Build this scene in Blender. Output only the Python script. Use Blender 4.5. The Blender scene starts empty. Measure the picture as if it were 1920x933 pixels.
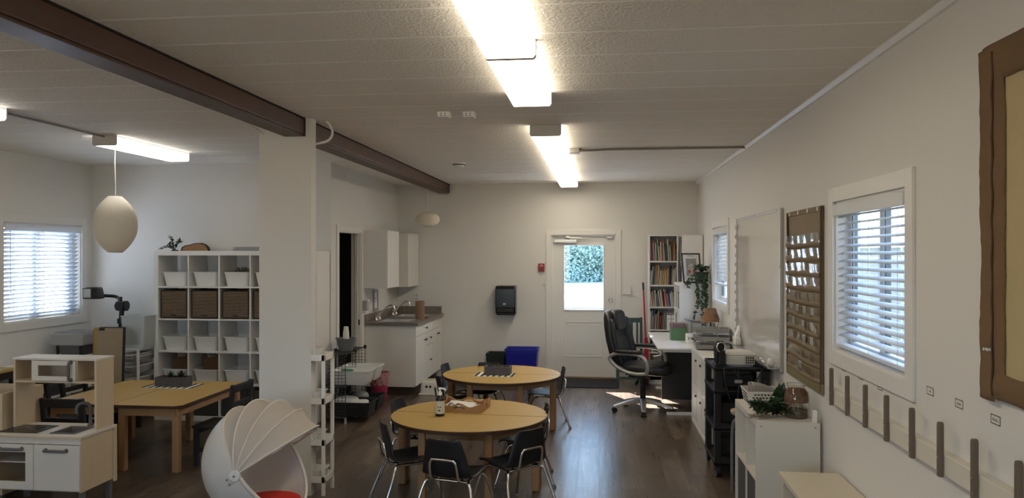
# Classroom with play kitchen, round tables and long white wall
import bpy, bmesh, math, random
from mathutils import Vector, Matrix
random.seed(7)
PI = math.pi
SC = bpy.context.scene
COL = SC.collection

# ------------------------------------------------------------------ camera model (room axes: X right wall, Y depth, Z up)
CAMZ = 1.85
FPX = 1440.0
PSI = math.atan2(163.5, FPX)
CX, CY = 960.0, 474.0
CS, SN = math.cos(PSI), math.sin(PSI)

def P(px, py, X=None, Y=None, Z=None, D=None):
    """point of the room seen at a photo pixel, on a given plane"""
    u = (px - CX) / FPX
    v = (py - CY) / FPX
    dx, dy, dz = -SN + u * CS, CS + u * SN, -v
    if X is not None: t = X / dx
    elif Y is not None: t = Y / dy
    elif Z is not None: t = (Z - CAMZ) / dz
    else: t = D
    return Vector((dx * t, dy * t, CAMZ + dz * t))

# ------------------------------------------------------------------ materials
MATS = {}
def mat(name, col, rough=0.5, metal=0.0, spec=0.5, bump=0.0, bscale=60.0, var=0.0, vscale=8.0, emis=None, estr=0.0,
        trans=0.0, alpha=1.0, sheen=0.0, coat=0.0, sub=0.0, stretch=None, ior=1.45):
    if name in MATS: return MATS[name]
    m = bpy.data.materials.new(name); m.use_nodes = True
    nt = m.node_tree; b = nt.nodes['Principled BSDF']
    c4 = (col[0], col[1], col[2], 1)
    b.inputs['Base Color'].default_value = c4
    b.inputs['Roughness'].default_value = rough
    b.inputs['Metallic'].default_value = metal
    b.inputs['Specular IOR Level'].default_value = spec
    b.inputs['IOR'].default_value = ior
    b.inputs['Transmission Weight'].default_value = trans
    b.inputs['Alpha'].default_value = alpha
    b.inputs['Sheen Weight'].default_value = sheen
    b.inputs['Coat Weight'].default_value = coat
    b.inputs['Subsurface Weight'].default_value = sub
    if emis:
        b.inputs['Emission Color'].default_value = (*emis, 1); b.inputs['Emission Strength'].default_value = estr
    if bump or var:
        tc = nt.nodes.new('ShaderNodeTexCoord')
        mp = nt.nodes.new('ShaderNodeMapping'); nt.links.new(tc.outputs['Object'], mp.inputs[0])
        if stretch: mp.inputs['Scale'].default_value = stretch
    if bump:
        n = nt.nodes.new('ShaderNodeTexNoise'); n.inputs['Scale'].default_value = bscale; n.inputs['Detail'].default_value = 4
        nt.links.new(mp.outputs[0], n.inputs['Vector'])
        bp = nt.nodes.new('ShaderNodeBump'); bp.inputs['Strength'].default_value = bump; bp.inputs['Distance'].default_value = 0.01
        nt.links.new(n.outputs['Fac'], bp.inputs['Height']); nt.links.new(bp.outputs[0], b.inputs['Normal'])
    if var:
        n = nt.nodes.new('ShaderNodeTexNoise'); n.inputs['Scale'].default_value = vscale; n.inputs['Detail'].default_value = 5
        nt.links.new(mp.outputs[0], n.inputs['Vector'])
        mx = nt.nodes.new('ShaderNodeMix'); mx.data_type = 'RGBA'
        mx.inputs[6].default_value = tuple(max(0, x * (1 - var)) for x in col) + (1,)
        mx.inputs[7].default_value = tuple(min(1, x * (1 + var)) for x in col) + (1,)
        nt.links.new(n.outputs['Fac'], mx.inputs[0]); nt.links.new(mx.outputs[2], b.inputs['Base Color'])
    MATS[name] = m
    return m

def glass_mat(name, tint=(1, 1, 1), rough=0.02, k=1.0):
    m = bpy.data.materials.new(name); m.use_nodes = True; nt = m.node_tree
    nt.nodes.clear()
    o = nt.nodes.new('ShaderNodeOutputMaterial'); mx = nt.nodes.new('ShaderNodeMixShader')
    t = nt.nodes.new('ShaderNodeBsdfTransparent'); g = nt.nodes.new('ShaderNodeBsdfGlossy')
    t.inputs[0].default_value = (*tint, 1); g.inputs['Roughness'].default_value = rough
    f = nt.nodes.new('ShaderNodeLayerWeight'); f.inputs[0].default_value = .5
    pw = nt.nodes.new('ShaderNodeMath'); pw.operation = 'POWER'; pw.inputs[1].default_value = 5; nt.links.new(f.outputs['Facing'], pw.inputs[0])
    ml = nt.nodes.new('ShaderNodeMath'); ml.operation = 'MULTIPLY_ADD'; ml.inputs[1].default_value = .94*k; ml.inputs[2].default_value = .04*k
    nt.links.new(pw.outputs[0], ml.inputs[0])
    nt.links.new(ml.outputs[0], mx.inputs[0]); nt.links.new(t.outputs[0], mx.inputs[1]); nt.links.new(g.outputs[0], mx.inputs[2])
    nt.links.new(mx.outputs[0], o.inputs[0])
    MATS[name] = m
    return m

# ------------------------------------------------------------------ mesh builder
WM = {}      # object name -> world matrix
class MB:
    def __init__(s): s.bm = bmesh.new()
    def box(s, x0, y0, z0, x1, y1, z1, M=None):
        vs = [s.bm.verts.new(Vector(p) if M is None else M @ Vector(p)) for p in
              ((x0,y0,z0),(x1,y0,z0),(x1,y1,z0),(x0,y1,z0),(x0,y0,z1),(x1,y0,z1),(x1,y1,z1),(x0,y1,z1))]
        for f in ((3,2,1,0),(4,5,6,7),(0,1,5,4),(1,2,6,5),(2,3,7,6),(3,0,4,7)): s.bm.faces.new([vs[i] for i in f])
        return s
    def cbox(s, c, d, M=None):
        return s.box(c[0]-d[0]/2, c[1]-d[1]/2, c[2]-d[2]/2, c[0]+d[0]/2, c[1]+d[1]/2, c[2]+d[2]/2, M)
    def tbox(s, z0, z1, b, t, M=None):
        """tapered box: b,t = (x0,y0,x1,y1) at bottom and top"""
        M = M or Matrix.Identity(4)
        p = [(b[0],b[1],z0),(b[2],b[1],z0),(b[2],b[3],z0),(b[0],b[3],z0),(t[0],t[1],z1),(t[2],t[1],z1),(t[2],t[3],z1),(t[0],t[3],z1)]
        vs = [s.bm.verts.new(M @ Vector(q)) for q in p]
        for f in ((3,2,1,0),(4,5,6,7),(0,1,5,4),(1,2,6,5),(2,3,7,6),(3,0,4,7)): s.bm.faces.new([vs[i] for i in f])
        return s
    def ring(s, c, n, r, seg, a0=0.0):
        n = Vector(n).normalized(); a = Vector((0,0,1)) if abs(n.z) < .95 else Vector((1,0,0))
        e = n.cross(a).normalized(); f = n.cross(e)
        return [s.bm.verts.new(Vector(c) + (e*math.cos(2*PI*i/seg+a0) + f*math.sin(2*PI*i/seg+a0))*r) for i in range(seg)]
    def cyl(s, p0, p1, r0, r1=None, seg=16, caps=True):
        r1 = r0 if r1 is None else r1
        n = Vector(p1) - Vector(p0)
        A = s.ring(p0, n, r0, seg); B = s.ring(p1, n, r1, seg)
        for i in range(seg): s.bm.faces.new((A[i], A[(i+1)%seg], B[(i+1)%seg], B[i]))
        if caps: s.bm.faces.new(A[::-1]); s.bm.faces.new(B)
        return s
    def tube(s, pts, r, seg=8, closed=False, rr=None):
        pts = [Vector(p) for p in pts]; n = len(pts); rings = []
        ref = None
        for i, p in enumerate(pts):
            if closed: d = pts[(i+1)%n] - pts[i-1]
            else: d = (pts[min(i+1,n-1)] - pts[max(i-1,0)])
            d.normalize()
            if ref is None:
                a = Vector((0,0,1)) if abs(d.z) < .9 else Vector((1,0,0))
                ref = d.cross(a).normalized()
            e = (ref - d*ref.dot(d))
            if e.length < 1e-5: e = d.orthogonal()
            e.normalize(); ref = e; f = d.cross(e)
            q = rr[i] if rr else r
            rings.append([s.bm.verts.new(p + (e*math.cos(2*PI*k/seg) + f*math.sin(2*PI*k/seg))*q) for k in range(seg)])
        m = n if closed else n-1
        for i in range(m):
            A, B = rings[i], rings[(i+1)%n]
            for k in range(seg): s.bm.faces.new((A[k], A[(k+1)%seg], B[(k+1)%seg], B[k]))
        if not closed: s.bm.faces.new(rings[0][::-1]); s.bm.faces.new(rings[-1])
        return s
    def lathe(s, prof, c=(0,0,0), seg=24, sx=1.0, sy=1.0, M=None):
        M = M or Matrix.Identity(4)
        rings = []
        for r, z in prof:
            if r < 1e-6: rings.append([s.bm.verts.new(M @ (Vector(c) + Vector((0,0,z))))])
            else: rings.append([s.bm.verts.new(M @ (Vector(c) + Vector((r*math.cos(2*PI*i/seg)*sx, r*math.sin(2*PI*i/seg)*sy, z)))) for i in range(seg)])
        for A, B in zip(rings, rings[1:]):
            for i in range(seg):
                j = (i+1) % seg
                if len(A) == 1 and len(B) == 1: continue
                if len(A) == 1: s.bm.faces.new((A[0], B[j], B[i]))
                elif len(B) == 1: s.bm.faces.new((A[i], A[j], B[0]))
                else: s.bm.faces.new((A[i], A[j], B[j], B[i]))
        if len(rings[0]) > 1: s.bm.faces.new(rings[0][::-1])
        if len(rings[-1]) > 1: s.bm.faces.new(rings[-1])
        return s
    def prism(s, poly, lo, hi, axis='Z', M=None):
        """extrude a polygon; axis Z: poly=(x,y); X: poly=(y,z); Y: poly=(x,z)"""
        M = M or Matrix.Identity(4)
        def w(a, b, h): return M @ Vector((a,b,h) if axis == 'Z' else (h,a,b) if axis == 'X' else (a,h,b))
        A = [s.bm.verts.new(w(a,b,lo)) for a,b in poly]; B = [s.bm.verts.new(w(a,b,hi)) for a,b in poly]
        n = len(poly)
        for i in range(n): s.bm.faces.new((A[i], A[(i+1)%n], B[(i+1)%n], B[i]))
        s.bm.faces.new(A[::-1]); s.bm.faces.new(B)
        return s
    def grid(s, fn, nu, nv, wrapu=False):
        V = [[s.bm.verts.new(Vector(fn(i/nu, j/nv))) for j in range(nv+1)] for i in range(nu if wrapu else nu+1)]
        for i in range(nu):
            for j in range(nv):
                a, b = V[i], V[(i+1) % len(V)]
                s.bm.faces.new((a[j], b[j], b[j+1], a[j+1]))
        return s
    def face(s, pts):
        s.bm.faces.new([s.bm.verts.new(Vector(p)) for p in pts]); return s
    def sell(s, c, r, e1=0.4, e2=0.4, nu=24, nv=14, M=None, fn=None):
        """super-ellipsoid pad"""
        def pw(x, e): return math.copysign(abs(x)**e, x)
        M = M or Matrix.Identity(4)
        def pt(u, v):
            th = u*2*PI; ph = (v-.5)*PI*0.999
            p = Vector((r[0]*pw(math.cos(ph),e1)*pw(math.cos(th),e2), r[1]*pw(math.cos(ph),e1)*pw(math.sin(th),e2), r[2]*pw(math.sin(ph),e1)))
            if fn: p = fn(p)
            return M @ (p + Vector(c))
        return s.grid(pt, nu, nv, wrapu=True)
    def leaf(s, p, d, up, L, w, fold=.25, droop=.2):
        d = Vector(d).normalized(); up = Vector(up)
        sd = d.cross(up)
        if sd.length < 1e-4: sd = d.orthogonal()
        sd.normalize(); n = sd.cross(d).normalized(); p = Vector(p)
        a = s.bm.verts.new(p); m = p + d*L*.5 + n*L*.06; t = s.bm.verts.new(p + d*L - n*L*droop)
        mv = s.bm.verts.new(m)
        l = s.bm.verts.new(p + d*L*.42 + sd*w*.5 + n*w*fold); r = s.bm.verts.new(p + d*L*.42 - sd*w*.5 + n*w*fold)
        for f in ((a, l, mv), (l, t, mv), (a, mv, r), (mv, t, r)): s.bm.faces.new(f)
        return s
    def build(s, name, m, parent=None, local=False, smooth=None, bevel=0.0, bseg=2, solid=0.0, subsurf=0, clean=True):
        me = bpy.data.meshes.new(name)
        if clean: bmesh.ops.recalc_face_normals(s.bm, faces=s.bm.faces[:])
        o = bpy.data.objects.new(name, me); COL.objects.link(o)
        if parent is not None:
            o.parent = parent
            if not local: s.bm.transform(WM[parent.name].inverted())
            WM[o.name] = WM[parent.name].copy()
        else:
            if not local:
                vs = [v.co for v in s.bm.verts]
                lo = [min(v[i] for v in vs) for i in range(3)]; hi = [max(v[i] for v in vs) for i in range(3)]
                L = Vector(((lo[0]+hi[0])/2, (lo[1]+hi[1])/2, lo[2]))
                s.bm.transform(Matrix.Translation(-L)); o.location = L
                WM[o.name] = Matrix.Translation(L)
            else: WM[o.name] = Matrix.Identity(4)
        s.bm.to_mesh(me); s.bm.free()
        ms = m if isinstance(m, (list, tuple)) else [m]
        for x in ms: me.materials.append(x)
        if smooth is not None:
            me.shade_smooth(); me.set_sharp_from_angle(angle=math.radians(smooth))
        if solid:
            md = o.modifiers.new('Solidify', 'SOLIDIFY'); md.thickness = solid; md.offset = 0
        if bevel:
            md = o.modifiers.new('Bevel', 'BEVEL'); md.width = bevel; md.segments = bseg; md.limit_method = 'ANGLE'; md.angle_limit = math.radians(40)
        if subsurf:
            md = o.modifiers.new('Subsurf', 'SUBSURF'); md.levels = subsurf; md.render_levels = subsurf
        return o

def tag(o, label=None, cat=None, group=None, kind=None):
    if label: o['label'] = label
    if cat: o['category'] = cat
    if group: o['group'] = group
    if kind: o['kind'] = kind
    return o
def thing(name, label, cat, loc=(0,0,0), rz=0.0, group=None):
    o = bpy.data.objects.new(name, None); COL.objects.link(o)
    o.location = loc; o.rotation_euler = (0, 0, rz); o.empty_display_size = .1
    WM[o.name] = Matrix.Translation(Vector(loc)) @ Matrix.Rotation(rz, 4, 'Z')
    return tag(o, label, cat, group)
def dup(root, loc, rz, label, group=None):
    r = root.copy(); COL.objects.link(r); r.location = loc; r.rotation_euler = (0, 0, rz); r['label'] = label
    if group: r['group'] = group
    WM[r.name] = Matrix.Translation(Vector(loc)) @ Matrix.Rotation(rz, 4, 'Z')
    for ch in list(root.children):
        c = ch.copy(); COL.objects.link(c); c.parent = r
        for g in list(ch.children):
            d = g.copy(); COL.objects.link(d); d.parent = c
    return r
def move(root, loc, rz):
    root.location = loc; root.rotation_euler = (0, 0, rz)
    WM[root.name] = Matrix.Translation(Vector(loc)) @ Matrix.Rotation(rz, 4, 'Z')
def struct(o): o['kind'] = 'structure'; return o
def arc(c, r, a0, a1, n, ax=(1,0,0), ay=(0,0,1)):
    c = Vector(c); ax = Vector(ax); ay = Vector(ay)
    return [c + ax*r*math.cos(a0+(a1-a0)*i/n) + ay*r*math.sin(a0+(a1-a0)*i/n) for i in range(n+1)]
def smoothpath(pts, n=6):
    """Catmull-Rom through the points"""
    p = [Vector(q) for q in pts]; p = [p[0]*2-p[1]] + p + [p[-1]*2-p[-2]]; out = []
    for i in range(1, len(p)-2):
        for k in range(n):
            t = k/n
            out.append(.5*((2*p[i]) + (p[i+1]-p[i-1])*t + (2*p[i-1]-5*p[i]+4*p[i+1]-p[i+2])*t*t + (3*p[i]-p[i-1]-3*p[i+1]+p[i+2])*t**3))
    out.append(p[-2]); return out
def text_mesh(txt, size, name, m, parent, M, extrude=.0008, bold=False):
    cu = bpy.data.curves.new(name, 'FONT'); cu.body = txt; cu.size = size; cu.align_x = 'CENTER'; cu.align_y = 'CENTER'; cu.extrude = extrude
    if bold: cu.offset = size*.03
    t = bpy.data.objects.new(name, cu); COL.objects.link(t)
    dg = bpy.context.evaluated_depsgraph_get()
    me = bpy.data.meshes.new_from_object(t.evaluated_get(dg)); bpy.data.objects.remove(t)
    me.transform(WM[parent.name].inverted() @ M); me.name = name
    me.materials.clear(); me.materials.append(m)
    o = bpy.data.objects.new(name, me); COL.objects.link(o); o.parent = parent; WM[o.name] = WM[parent.name].copy()
    return o
ORD = ['first','second','third','fourth','fifth','sixth','seventh','eighth','ninth','tenth','eleventh','twelfth','thirteenth','fourteenth','fifteenth','sixteenth','seventeenth','eighteenth','nineteenth','twentieth','twenty-first','twenty-second','twenty-third','twenty-fourth','twenty-fifth','twenty-sixth','twenty-seventh','twenty-eighth','twenty-ninth','thirtieth']

# ------------------------------------------------------------------ shared materials
WALL = mat('wall_paint', (.70,.69,.665), .62, bump=.04, bscale=180)
TRIMW = mat('trim_paint', (.74,.735,.71), .4)
WHITE = mat('white_laminate', (.76,.755,.73), .38)
WHITEP = mat('white_plastic', (.80,.80,.78), .35)
WHITEM = mat('white_metal', (.78,.78,.76), .35)
BEAMB = mat('beam_brown', (.085,.040,.028), .45, bump=.06, bscale=40, var=.25, vscale=6)
DARK = mat('dark_gap', (.015,.012,.01), .9)
BLACK = mat('black_plastic', (.012,.012,.014), .38)
BLACKM = mat('black_matte', (.014,.014,.015), .7)
BLACKW = mat('black_wood', (.013,.012,.012), .5, bump=.05, bscale=30)
CHROME = mat('chrome', (.72,.71,.69), .16, 1.0)
STEEL = mat('brushed_steel', (.55,.55,.54), .35, 1.0)
BLIND = mat('blind_slat', (.82,.83,.83), .4)
def add_translucent(m, col, f):
    nt = m.node_tree; o = nt.nodes['Material Output']; b = nt.nodes['Principled BSDF']
    t = nt.nodes.new('ShaderNodeBsdfTranslucent'); t.inputs[0].default_value = (*col, 1); x = nt.nodes.new('ShaderNodeMixShader'); x.inputs[0].default_value = f
    nt.links.new(b.outputs[0], x.inputs[1]); nt.links.new(t.outputs[0], x.inputs[2]); nt.links.new(x.outputs[0], o.inputs[0])
add_translucent(BLIND, (.74,.82,.90), .22)
LAMTOP = mat('maple_laminate', (.50,.33,.10), .42, var=.07, vscale=3, stretch=(1,10,1), bump=.01, bscale=90)
EDGEB = mat('table_edge', (.055,.026,.014), .45)
MAPLE = mat('maple_leg', (.36,.205,.095), .45, var=.15, vscale=5, stretch=(8,8,1))
BIRCH = mat('birch_ply', (.62,.50,.345), .5, var=.08, vscale=5, stretch=(6,6,1))
GREYH = mat('grey_handle', (.13,.125,.12), .5)
LEAF = mat('leaf_dark', (.025,.055,.022), .45, var=.5, vscale=20)
LEAF2 = mat('leaf_green', (.05,.10,.04), .45, var=.4, vscale=20)
PAPER = mat('paper_white', (.82,.81,.79), .7)
GLASS = glass_mat('clear_glass', k=.9)
LAMP, SKYK, SUNK, EXPO = 11, 7.0, 50.0, 0.1
# ================================================================== room shell
XR, XL, XJ = 1.415, -5.95, -3.035
YB, YLB, YF = 11.38, 8.45, -2.2
CEIL = 2.88
T = .14

# floor: wood-look vinyl planks laid along the room
def floor_mat():
    m = bpy.data.materials.new('vinyl_plank'); m.use_nodes = True; nt = m.node_tree; b = nt.nodes['Principled BSDF']
    L = nt.links.new
    tc = nt.nodes.new('ShaderNodeTexCoord')
    mp = nt.nodes.new('ShaderNodeMapping'); mp.inputs['Rotation'].default_value = (0, 0, PI/2); L(tc.outputs['Object'], mp.inputs[0])
    br = nt.nodes.new('ShaderNodeTexBrick'); br.offset = .37; br.offset_frequency = 2
    br.inputs['Color1'].default_value = (0, 0, 0, 1); br.inputs['Color2'].default_value = (1, 1, 1, 1); br.inputs['Mortar'].default_value = (.5, .5, .5, 1)
    br.inputs['Scale'].default_value = 1; br.inputs['Mortar Size'].default_value = .0016; br.inputs['Mortar Smooth'].default_value = .1
    br.inputs['Brick Width'].default_value = 1.22; br.inputs['Row Height'].default_value = .18; br.inputs['Bias'].default_value = 0
    L(mp.outputs[0], br.inputs['Vector'])
    bw = nt.nodes.new('ShaderNodeRGBToBW'); L(br.outputs['Color'], bw.inputs[0])
    # grain stretched along the plank, shifted per plank
    cm = nt.nodes.new('ShaderNodeCombineXYZ'); ml = nt.nodes.new('ShaderNodeMath'); ml.operation = 'MULTIPLY'; ml.inputs[1].default_value = 37
    L(bw.outputs[0], ml.inputs[0]); L(ml.outputs[0], cm.inputs[2])
    mp2 = nt.nodes.new('ShaderNodeMapping'); mp2.inputs['Scale'].default_value = (30, 1.5, 1); L(tc.outputs['Object'], mp2.inputs[0])
    ad = nt.nodes.new('ShaderNodeVectorMath'); ad.operation = 'ADD'; L(mp2.outputs[0], ad.inputs[0]); L(cm.outputs[0], ad.inputs[1])
    gr = nt.nodes.new('ShaderNodeTexNoise'); gr.inputs['Scale'].default_value = 1; gr.inputs['Detail'].default_value = 6; gr.inputs['Roughness'].default_value = .65
    L(ad.outputs[0], gr.inputs['Vector'])
    blot = nt.nodes.new('ShaderNodeTexNoise'); blot.inputs['Scale'].default_value = 1; blot.inputs['Detail'].default_value = 3
    mp3 = nt.nodes.new('ShaderNodeMapping'); mp3.inputs['Scale'].default_value = (6, 1.1, 1); L(tc.outputs['Object'], mp3.inputs[0])
    ad3 = nt.nodes.new('ShaderNodeVectorMath'); ad3.operation = 'ADD'; L(mp3.outputs[0], ad3.inputs[0]); L(cm.outputs[0], ad3.inputs[1])
    L(ad3.outputs[0], blot.inputs['Vector'])
    def mix(f, a, c):
        x = nt.nodes.new('ShaderNodeMix'); x.data_type = 'RGBA'; L(f, x.inputs[0])
        for v, i in ((a, 6), (c, 7)):
            if isinstance(v, tuple): x.inputs[i].default_value = (*v, 1)
            else: L(v, x.inputs[i])
        return x.outputs[2]
    cr = nt.nodes.new('ShaderNodeMapRange'); cr.inputs[1].default_value = .3; cr.inputs[2].default_value = .7; L(gr.outputs['Fac'], cr.inputs[0])
    cb = nt.nodes.new('ShaderNodeMapRange'); cb.inputs[1].default_value = .3; cb.inputs[2].default_value = .7; L(blot.outputs['Fac'], cb.inputs[0])
    A = mix(cr.outputs[0], FLC[0], FLC[1])
    B = mix(cr.outputs[0], FLC[2], FLC[3])
    base = mix(bw.outputs[0], A, B)
    base2 = mix(cb.outputs[0], base, mix(bw.outputs[0], FLC[1], FLC[0]))
    fin = mix(br.outputs['Fac'], base2, (.02, .015, .012))
    L(fin, b.inputs['Base Color'])
    b.inputs['Roughness'].default_value = .33
    b.inputs['Specular IOR Level'].default_value = .75
    ra = nt.nodes.new('ShaderNodeMapRange'); ra.inputs[3].default_value = .21; ra.inputs[4].default_value = .38; L(gr.outputs['Fac'], ra.inputs[0]); L(ra.outputs[0], b.inputs['Roughness'])
    bp = nt.nodes.new('ShaderNodeBump'); bp.inputs['Strength'].default_value = .25; bp.inputs['Distance'].default_value = .003
    sb = nt.nodes.new('ShaderNodeMath'); sb.operation = 'SUBTRACT'; L(gr.outputs['Fac'], sb.inputs[0]); L(br.outputs['Fac'], sb.inputs[1])
    L(sb.outputs[0], bp.inputs['Height']); L(bp.outputs[0], b.inputs['Normal'])
    return m
FLC = ((.048,.033,.023), (.085,.060,.042), (.145,.110,.081), (.30,.24,.185))
FLOORM = floor_mat()
struct(MB().box(XL-.3, YF-.3, -.12, XR+T, YB+T, 0).build('floor', FLOORM, local=True))

# ceiling: textured boards 0.4 m wide running across the room
def ceil_mat():
    m = bpy.data.materials.new('ceiling_board'); m.use_nodes = True; nt = m.node_tree; b = nt.nodes['Principled BSDF']; L = nt.links.new
    tc = nt.nodes.new('ShaderNodeTexCoord')
    n = nt.nodes.new('ShaderNodeTexNoise'); n.inputs['Scale'].default_value = 42; n.inputs['Detail'].default_value = 3; n.inputs['Distortion'].default_value = 1.2
    L(tc.outputs['Object'], n.inputs['Vector'])
    n2 = nt.nodes.new('ShaderNodeTexVoronoi'); n2.inputs['Scale'].default_value = 55; n2.feature = 'SMOOTH_F1'; L(tc.outputs['Object'], n2.inputs['Vector'])
    a = nt.nodes.new('ShaderNodeMath'); a.operation = 'MULTIPLY_ADD'; a.inputs[1].default_value = .5; L(n2.outputs[0], a.inputs[0]); L(n.outputs['Fac'], a.inputs[2])
    bp = nt.nodes.new('ShaderNodeBump'); bp.inputs['Strength'].default_value = .6; bp.inputs['Distance'].default_value = .010
    L(a.outputs[0], bp.inputs['Height']); L(bp.outputs[0], b.inputs['Normal'])
    b.inputs['Base Color'].default_value = (.86,.825,.77,1); b.inputs['Roughness'].default_value = .75
    return m
CEILM = ceil_mat()
SEAM = mat('ceiling_seam', (.98,.97,.94), .6)
mb = MB(); y = YF-.1
seams = [3.60 + .42*k for k in range(-14, 20)]
seams = [s for s in seams if YF < s < YB-.05]
edges = [YF-.1] + seams + [YB+T]
for a, b_ in zip(edges, edges[1:]):
    mb.box(XL-.3, a+.007, CEIL, XR+T, b_-.007, CEIL+.12)
cl = struct(mb.build('ceiling', CEILM, local=True, bevel=.004, bseg=1))
mb = MB()
for s in seams: mb.box(XL, s-.008, CEIL-.0006, XR, s+.008, CEIL+.12)
mb.build('seam_filler', SEAM, cl)
struct(MB().box(XL-.6, YF-.4, CEIL+.125, XR+.5, YB+.45, CEIL+.3).build('roof', mat('roof_felt', (.2,.19,.18), .9)))

def wall_x(name, x0, x1, ya, yb, holes, z1=CEIL+.1):
    """wall slab between x0,x1 from ya to yb with (y0,y1,z0,z1) holes"""
    mb = MB(); cur = ya
    for (h0, h1, a, c) in sorted(holes):
        mb.box(x0, cur, -.05, x1, h0, z1)
        if a > -.04: mb.box(x0, h0, -.05, x1, h1, a)
        mb.box(x0, h0, c, x1, h1, z1); cur = h1
    mb.box(x0, cur, -.05, x1, yb, z1)
    return struct(mb.build(name, WALL, local=True))
def wall_y(name, y0, y1, xa, xb, holes, z1=CEIL+.1):
    mb = MB(); cur = xa
    for (h0, h1, a, c) in sorted(holes):
        mb.box(cur, y0, -.05, h0, y1, z1)
        if a > -.04: mb.box(h0, y0, -.05, h1, y1, a)
        mb.box(h0, y0, c, h1, y1, z1); cur = h1
    mb.box(cur, y0, -.05, xb, y1, z1)
    return struct(mb.build(name, WALL, local=True))

RW1 = (3.722, 4.825, 1.265, 2.155)       # near window in the right wall
RW2 = (8.69, 9.74, 1.265, 2.155)       # far window in the right wall
LW = (7.08, 8.255, 1.135, 2.165)
DR = (-.708, .243, 0, 2.115)            # back door (x range)
JD = (8.70, 9.55, 0, 2.11)            # doorway in the side wall (y range)
wall_x('wall_right', XR, XR+T, YF, YB+T, [RW1, RW2])
wall_x('wall_left', XL-T, XL, YF, YLB+T, [LW])
wall_x('wall_side', XJ-.12, XJ, YLB, YB+T, [JD])
wall_y('wall_back', YB, YB+T, XJ-.12, XR, [DR])
wall_y('wall_left_back', YLB, YLB+.12, XL-T, XJ-.12, [])
FILL_WIN = (-4.2, -.9, .9, 2.3)  # unseen window added behind the camera to bring daylight onto the foreground
wall_y('wall_front', YF-.2, YF, XL-T, XR+T, [FILL_WIN])
# little room beyond the side doorway, its shade put into the wall colour
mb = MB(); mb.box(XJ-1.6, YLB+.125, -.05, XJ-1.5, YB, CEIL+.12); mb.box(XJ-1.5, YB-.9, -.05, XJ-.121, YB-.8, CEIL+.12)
struct(mb.build('wall_closet', mat('closet_shade', (.05,.05,.05), .8), local=True))
# the column carries the beam; the beam runs along the room
BX0, BX1, BZ = -2.394, -2.2345, 2.756
mb = MB(); cy0, cy1, cx0, cx1 = 5.645, 5.745, -2.596, -2.183
mb.box(cx0, cy0, 0, cx1, cy1, BZ-.016)
mb.box(cx0, cy0, BZ-.016, BX0-.008, cy1, CEIL-.001); mb.box(BX1+.008, cy0, BZ-.016, cx1, cy1, CEIL-.001)
struct(mb.build('column', WALL))
bm_ = struct(MB().box(BX0, YF, BZ, BX1, YB, CEIL-.007).build('beam', BEAMB, bevel=.006))
MB().box(BX0-.006, YF, BZ-.014, BX1-.016, YB, BZ+.004).build('bottom_plate', BEAMB, bm_, bevel=.003)
MB().box(BX0-.004, YF, CEIL-.010, BX1+.006, YB, CEIL).build('shadow_gap', DARK, bm_)
# trims
mb = MB(); mb.prism([(XR, CEIL-.035), (XR-.012, CEIL-.03), (XR-.028, CEIL-.008), (XR-.028, CEIL), (XR, CEIL)], YF, YB, 'Y')
struct(mb.build('trim_1', TRIMW))
def baseb(name, x0, y0, x1, y1): return struct(MB().box(x0, y0, 0, x1, y1, .08).build(name, TRIMW, bevel=.004))
baseb('baseboard_back', XJ, YB-.012, DR[0]-.08, YB)
baseb('baseboard_right', XR-.012, YF, XR, YB)
baseb('baseboard_left', XL, YF, XL+.012, YLB)

# ---- windows
FRAMEW = mat('window_vinyl', (.80,.80,.79), .35)
ALU = mat('window_dark', (.16,.17,.18), .4)
def window_x(name, xin, sgn, hole, vents=1):
    """window in an X wall; xin inner wall face, sgn +1 if outside is +X"""
    y0, y1, z0, z1 = hole
    xo = xin + sgn*T
    w = MB()
    def sb(a, b, c, d, e, f):
        w.box(min(a, b), c, e, max(a, b), d, f)
    r0 = xin + sgn*.0005
    # jamb lining
    sb(xin, xo, y0, y0+.012, z0, z1); sb(xin, xo, y1-.012, y1, z0, z1); sb(xin, xo, y0, y1, z1-.012, z1); sb(xin-sgn*.006, xo, y0, y1, z0, z0+.014)
    o = struct(w.build(name, TRIMW))
    c = MB(); k = .085; th = xin - sgn*.018
    def cb(a, b, e, f): c.box(min(xin, th), a, e, max(xin, th), b, f)
    cb(y0-k, y0, z0-k, z1+k); cb(y1, y1+k, z0-k, z1+k); cb(y0, y1, z1, z1+k); cb(y0, y1, z0-k, z0)
    c.build('casing', TRIMW, o, bevel=.003)
    f = MB(); xa, xb = sorted((xin+sgn*.075, xin+sgn*.115))
    def fb(a, b, e, g, x0=xa, x1=xb): f.box(x0, a, e, x1, b, g)
    q = .042
    fb(y0+.012, y0+.012+q, z0+.014, z1-.012); fb(y1-.012-q, y1-.012, z0+.014, z1-.012)
    fb(y0+.012+q, y1-.012-q, z1-.012-q, z1-.012); fb(y0+.012+q, y1-.012-q, z0+.014, z0+.014+q)
    ym = (y0+y1)/2
    fb(ym-.03, ym+.03, z0+.014+q, z1-.012-q)
    f.build('frame', FRAMEW, o, bevel=.003)
    d = MB()
    for yy in (y0+.056, ym-.042, ym+.030, y1-.068):
        d.box(xa+.006, yy, z0+.06, xb-.006, yy+.012, z1-.058)
    d.build('sash', ALU, o)
    g = MB(); gx = (xa+xb)/2
    g.box(gx-.002, y0+.05, z0+.05, gx+.002, ym-.028, z1-.05); g.box(gx-.002, ym+.028, z0+.05, gx+.002, y1-.05, z1-.05)
    g.build('glass', GLASS, o)
    return o
window_x('window_1', XR, 1, RW1); window_x('window_2', XR, 1, RW2); window_x('window_3', XL, -1, LW)

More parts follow.
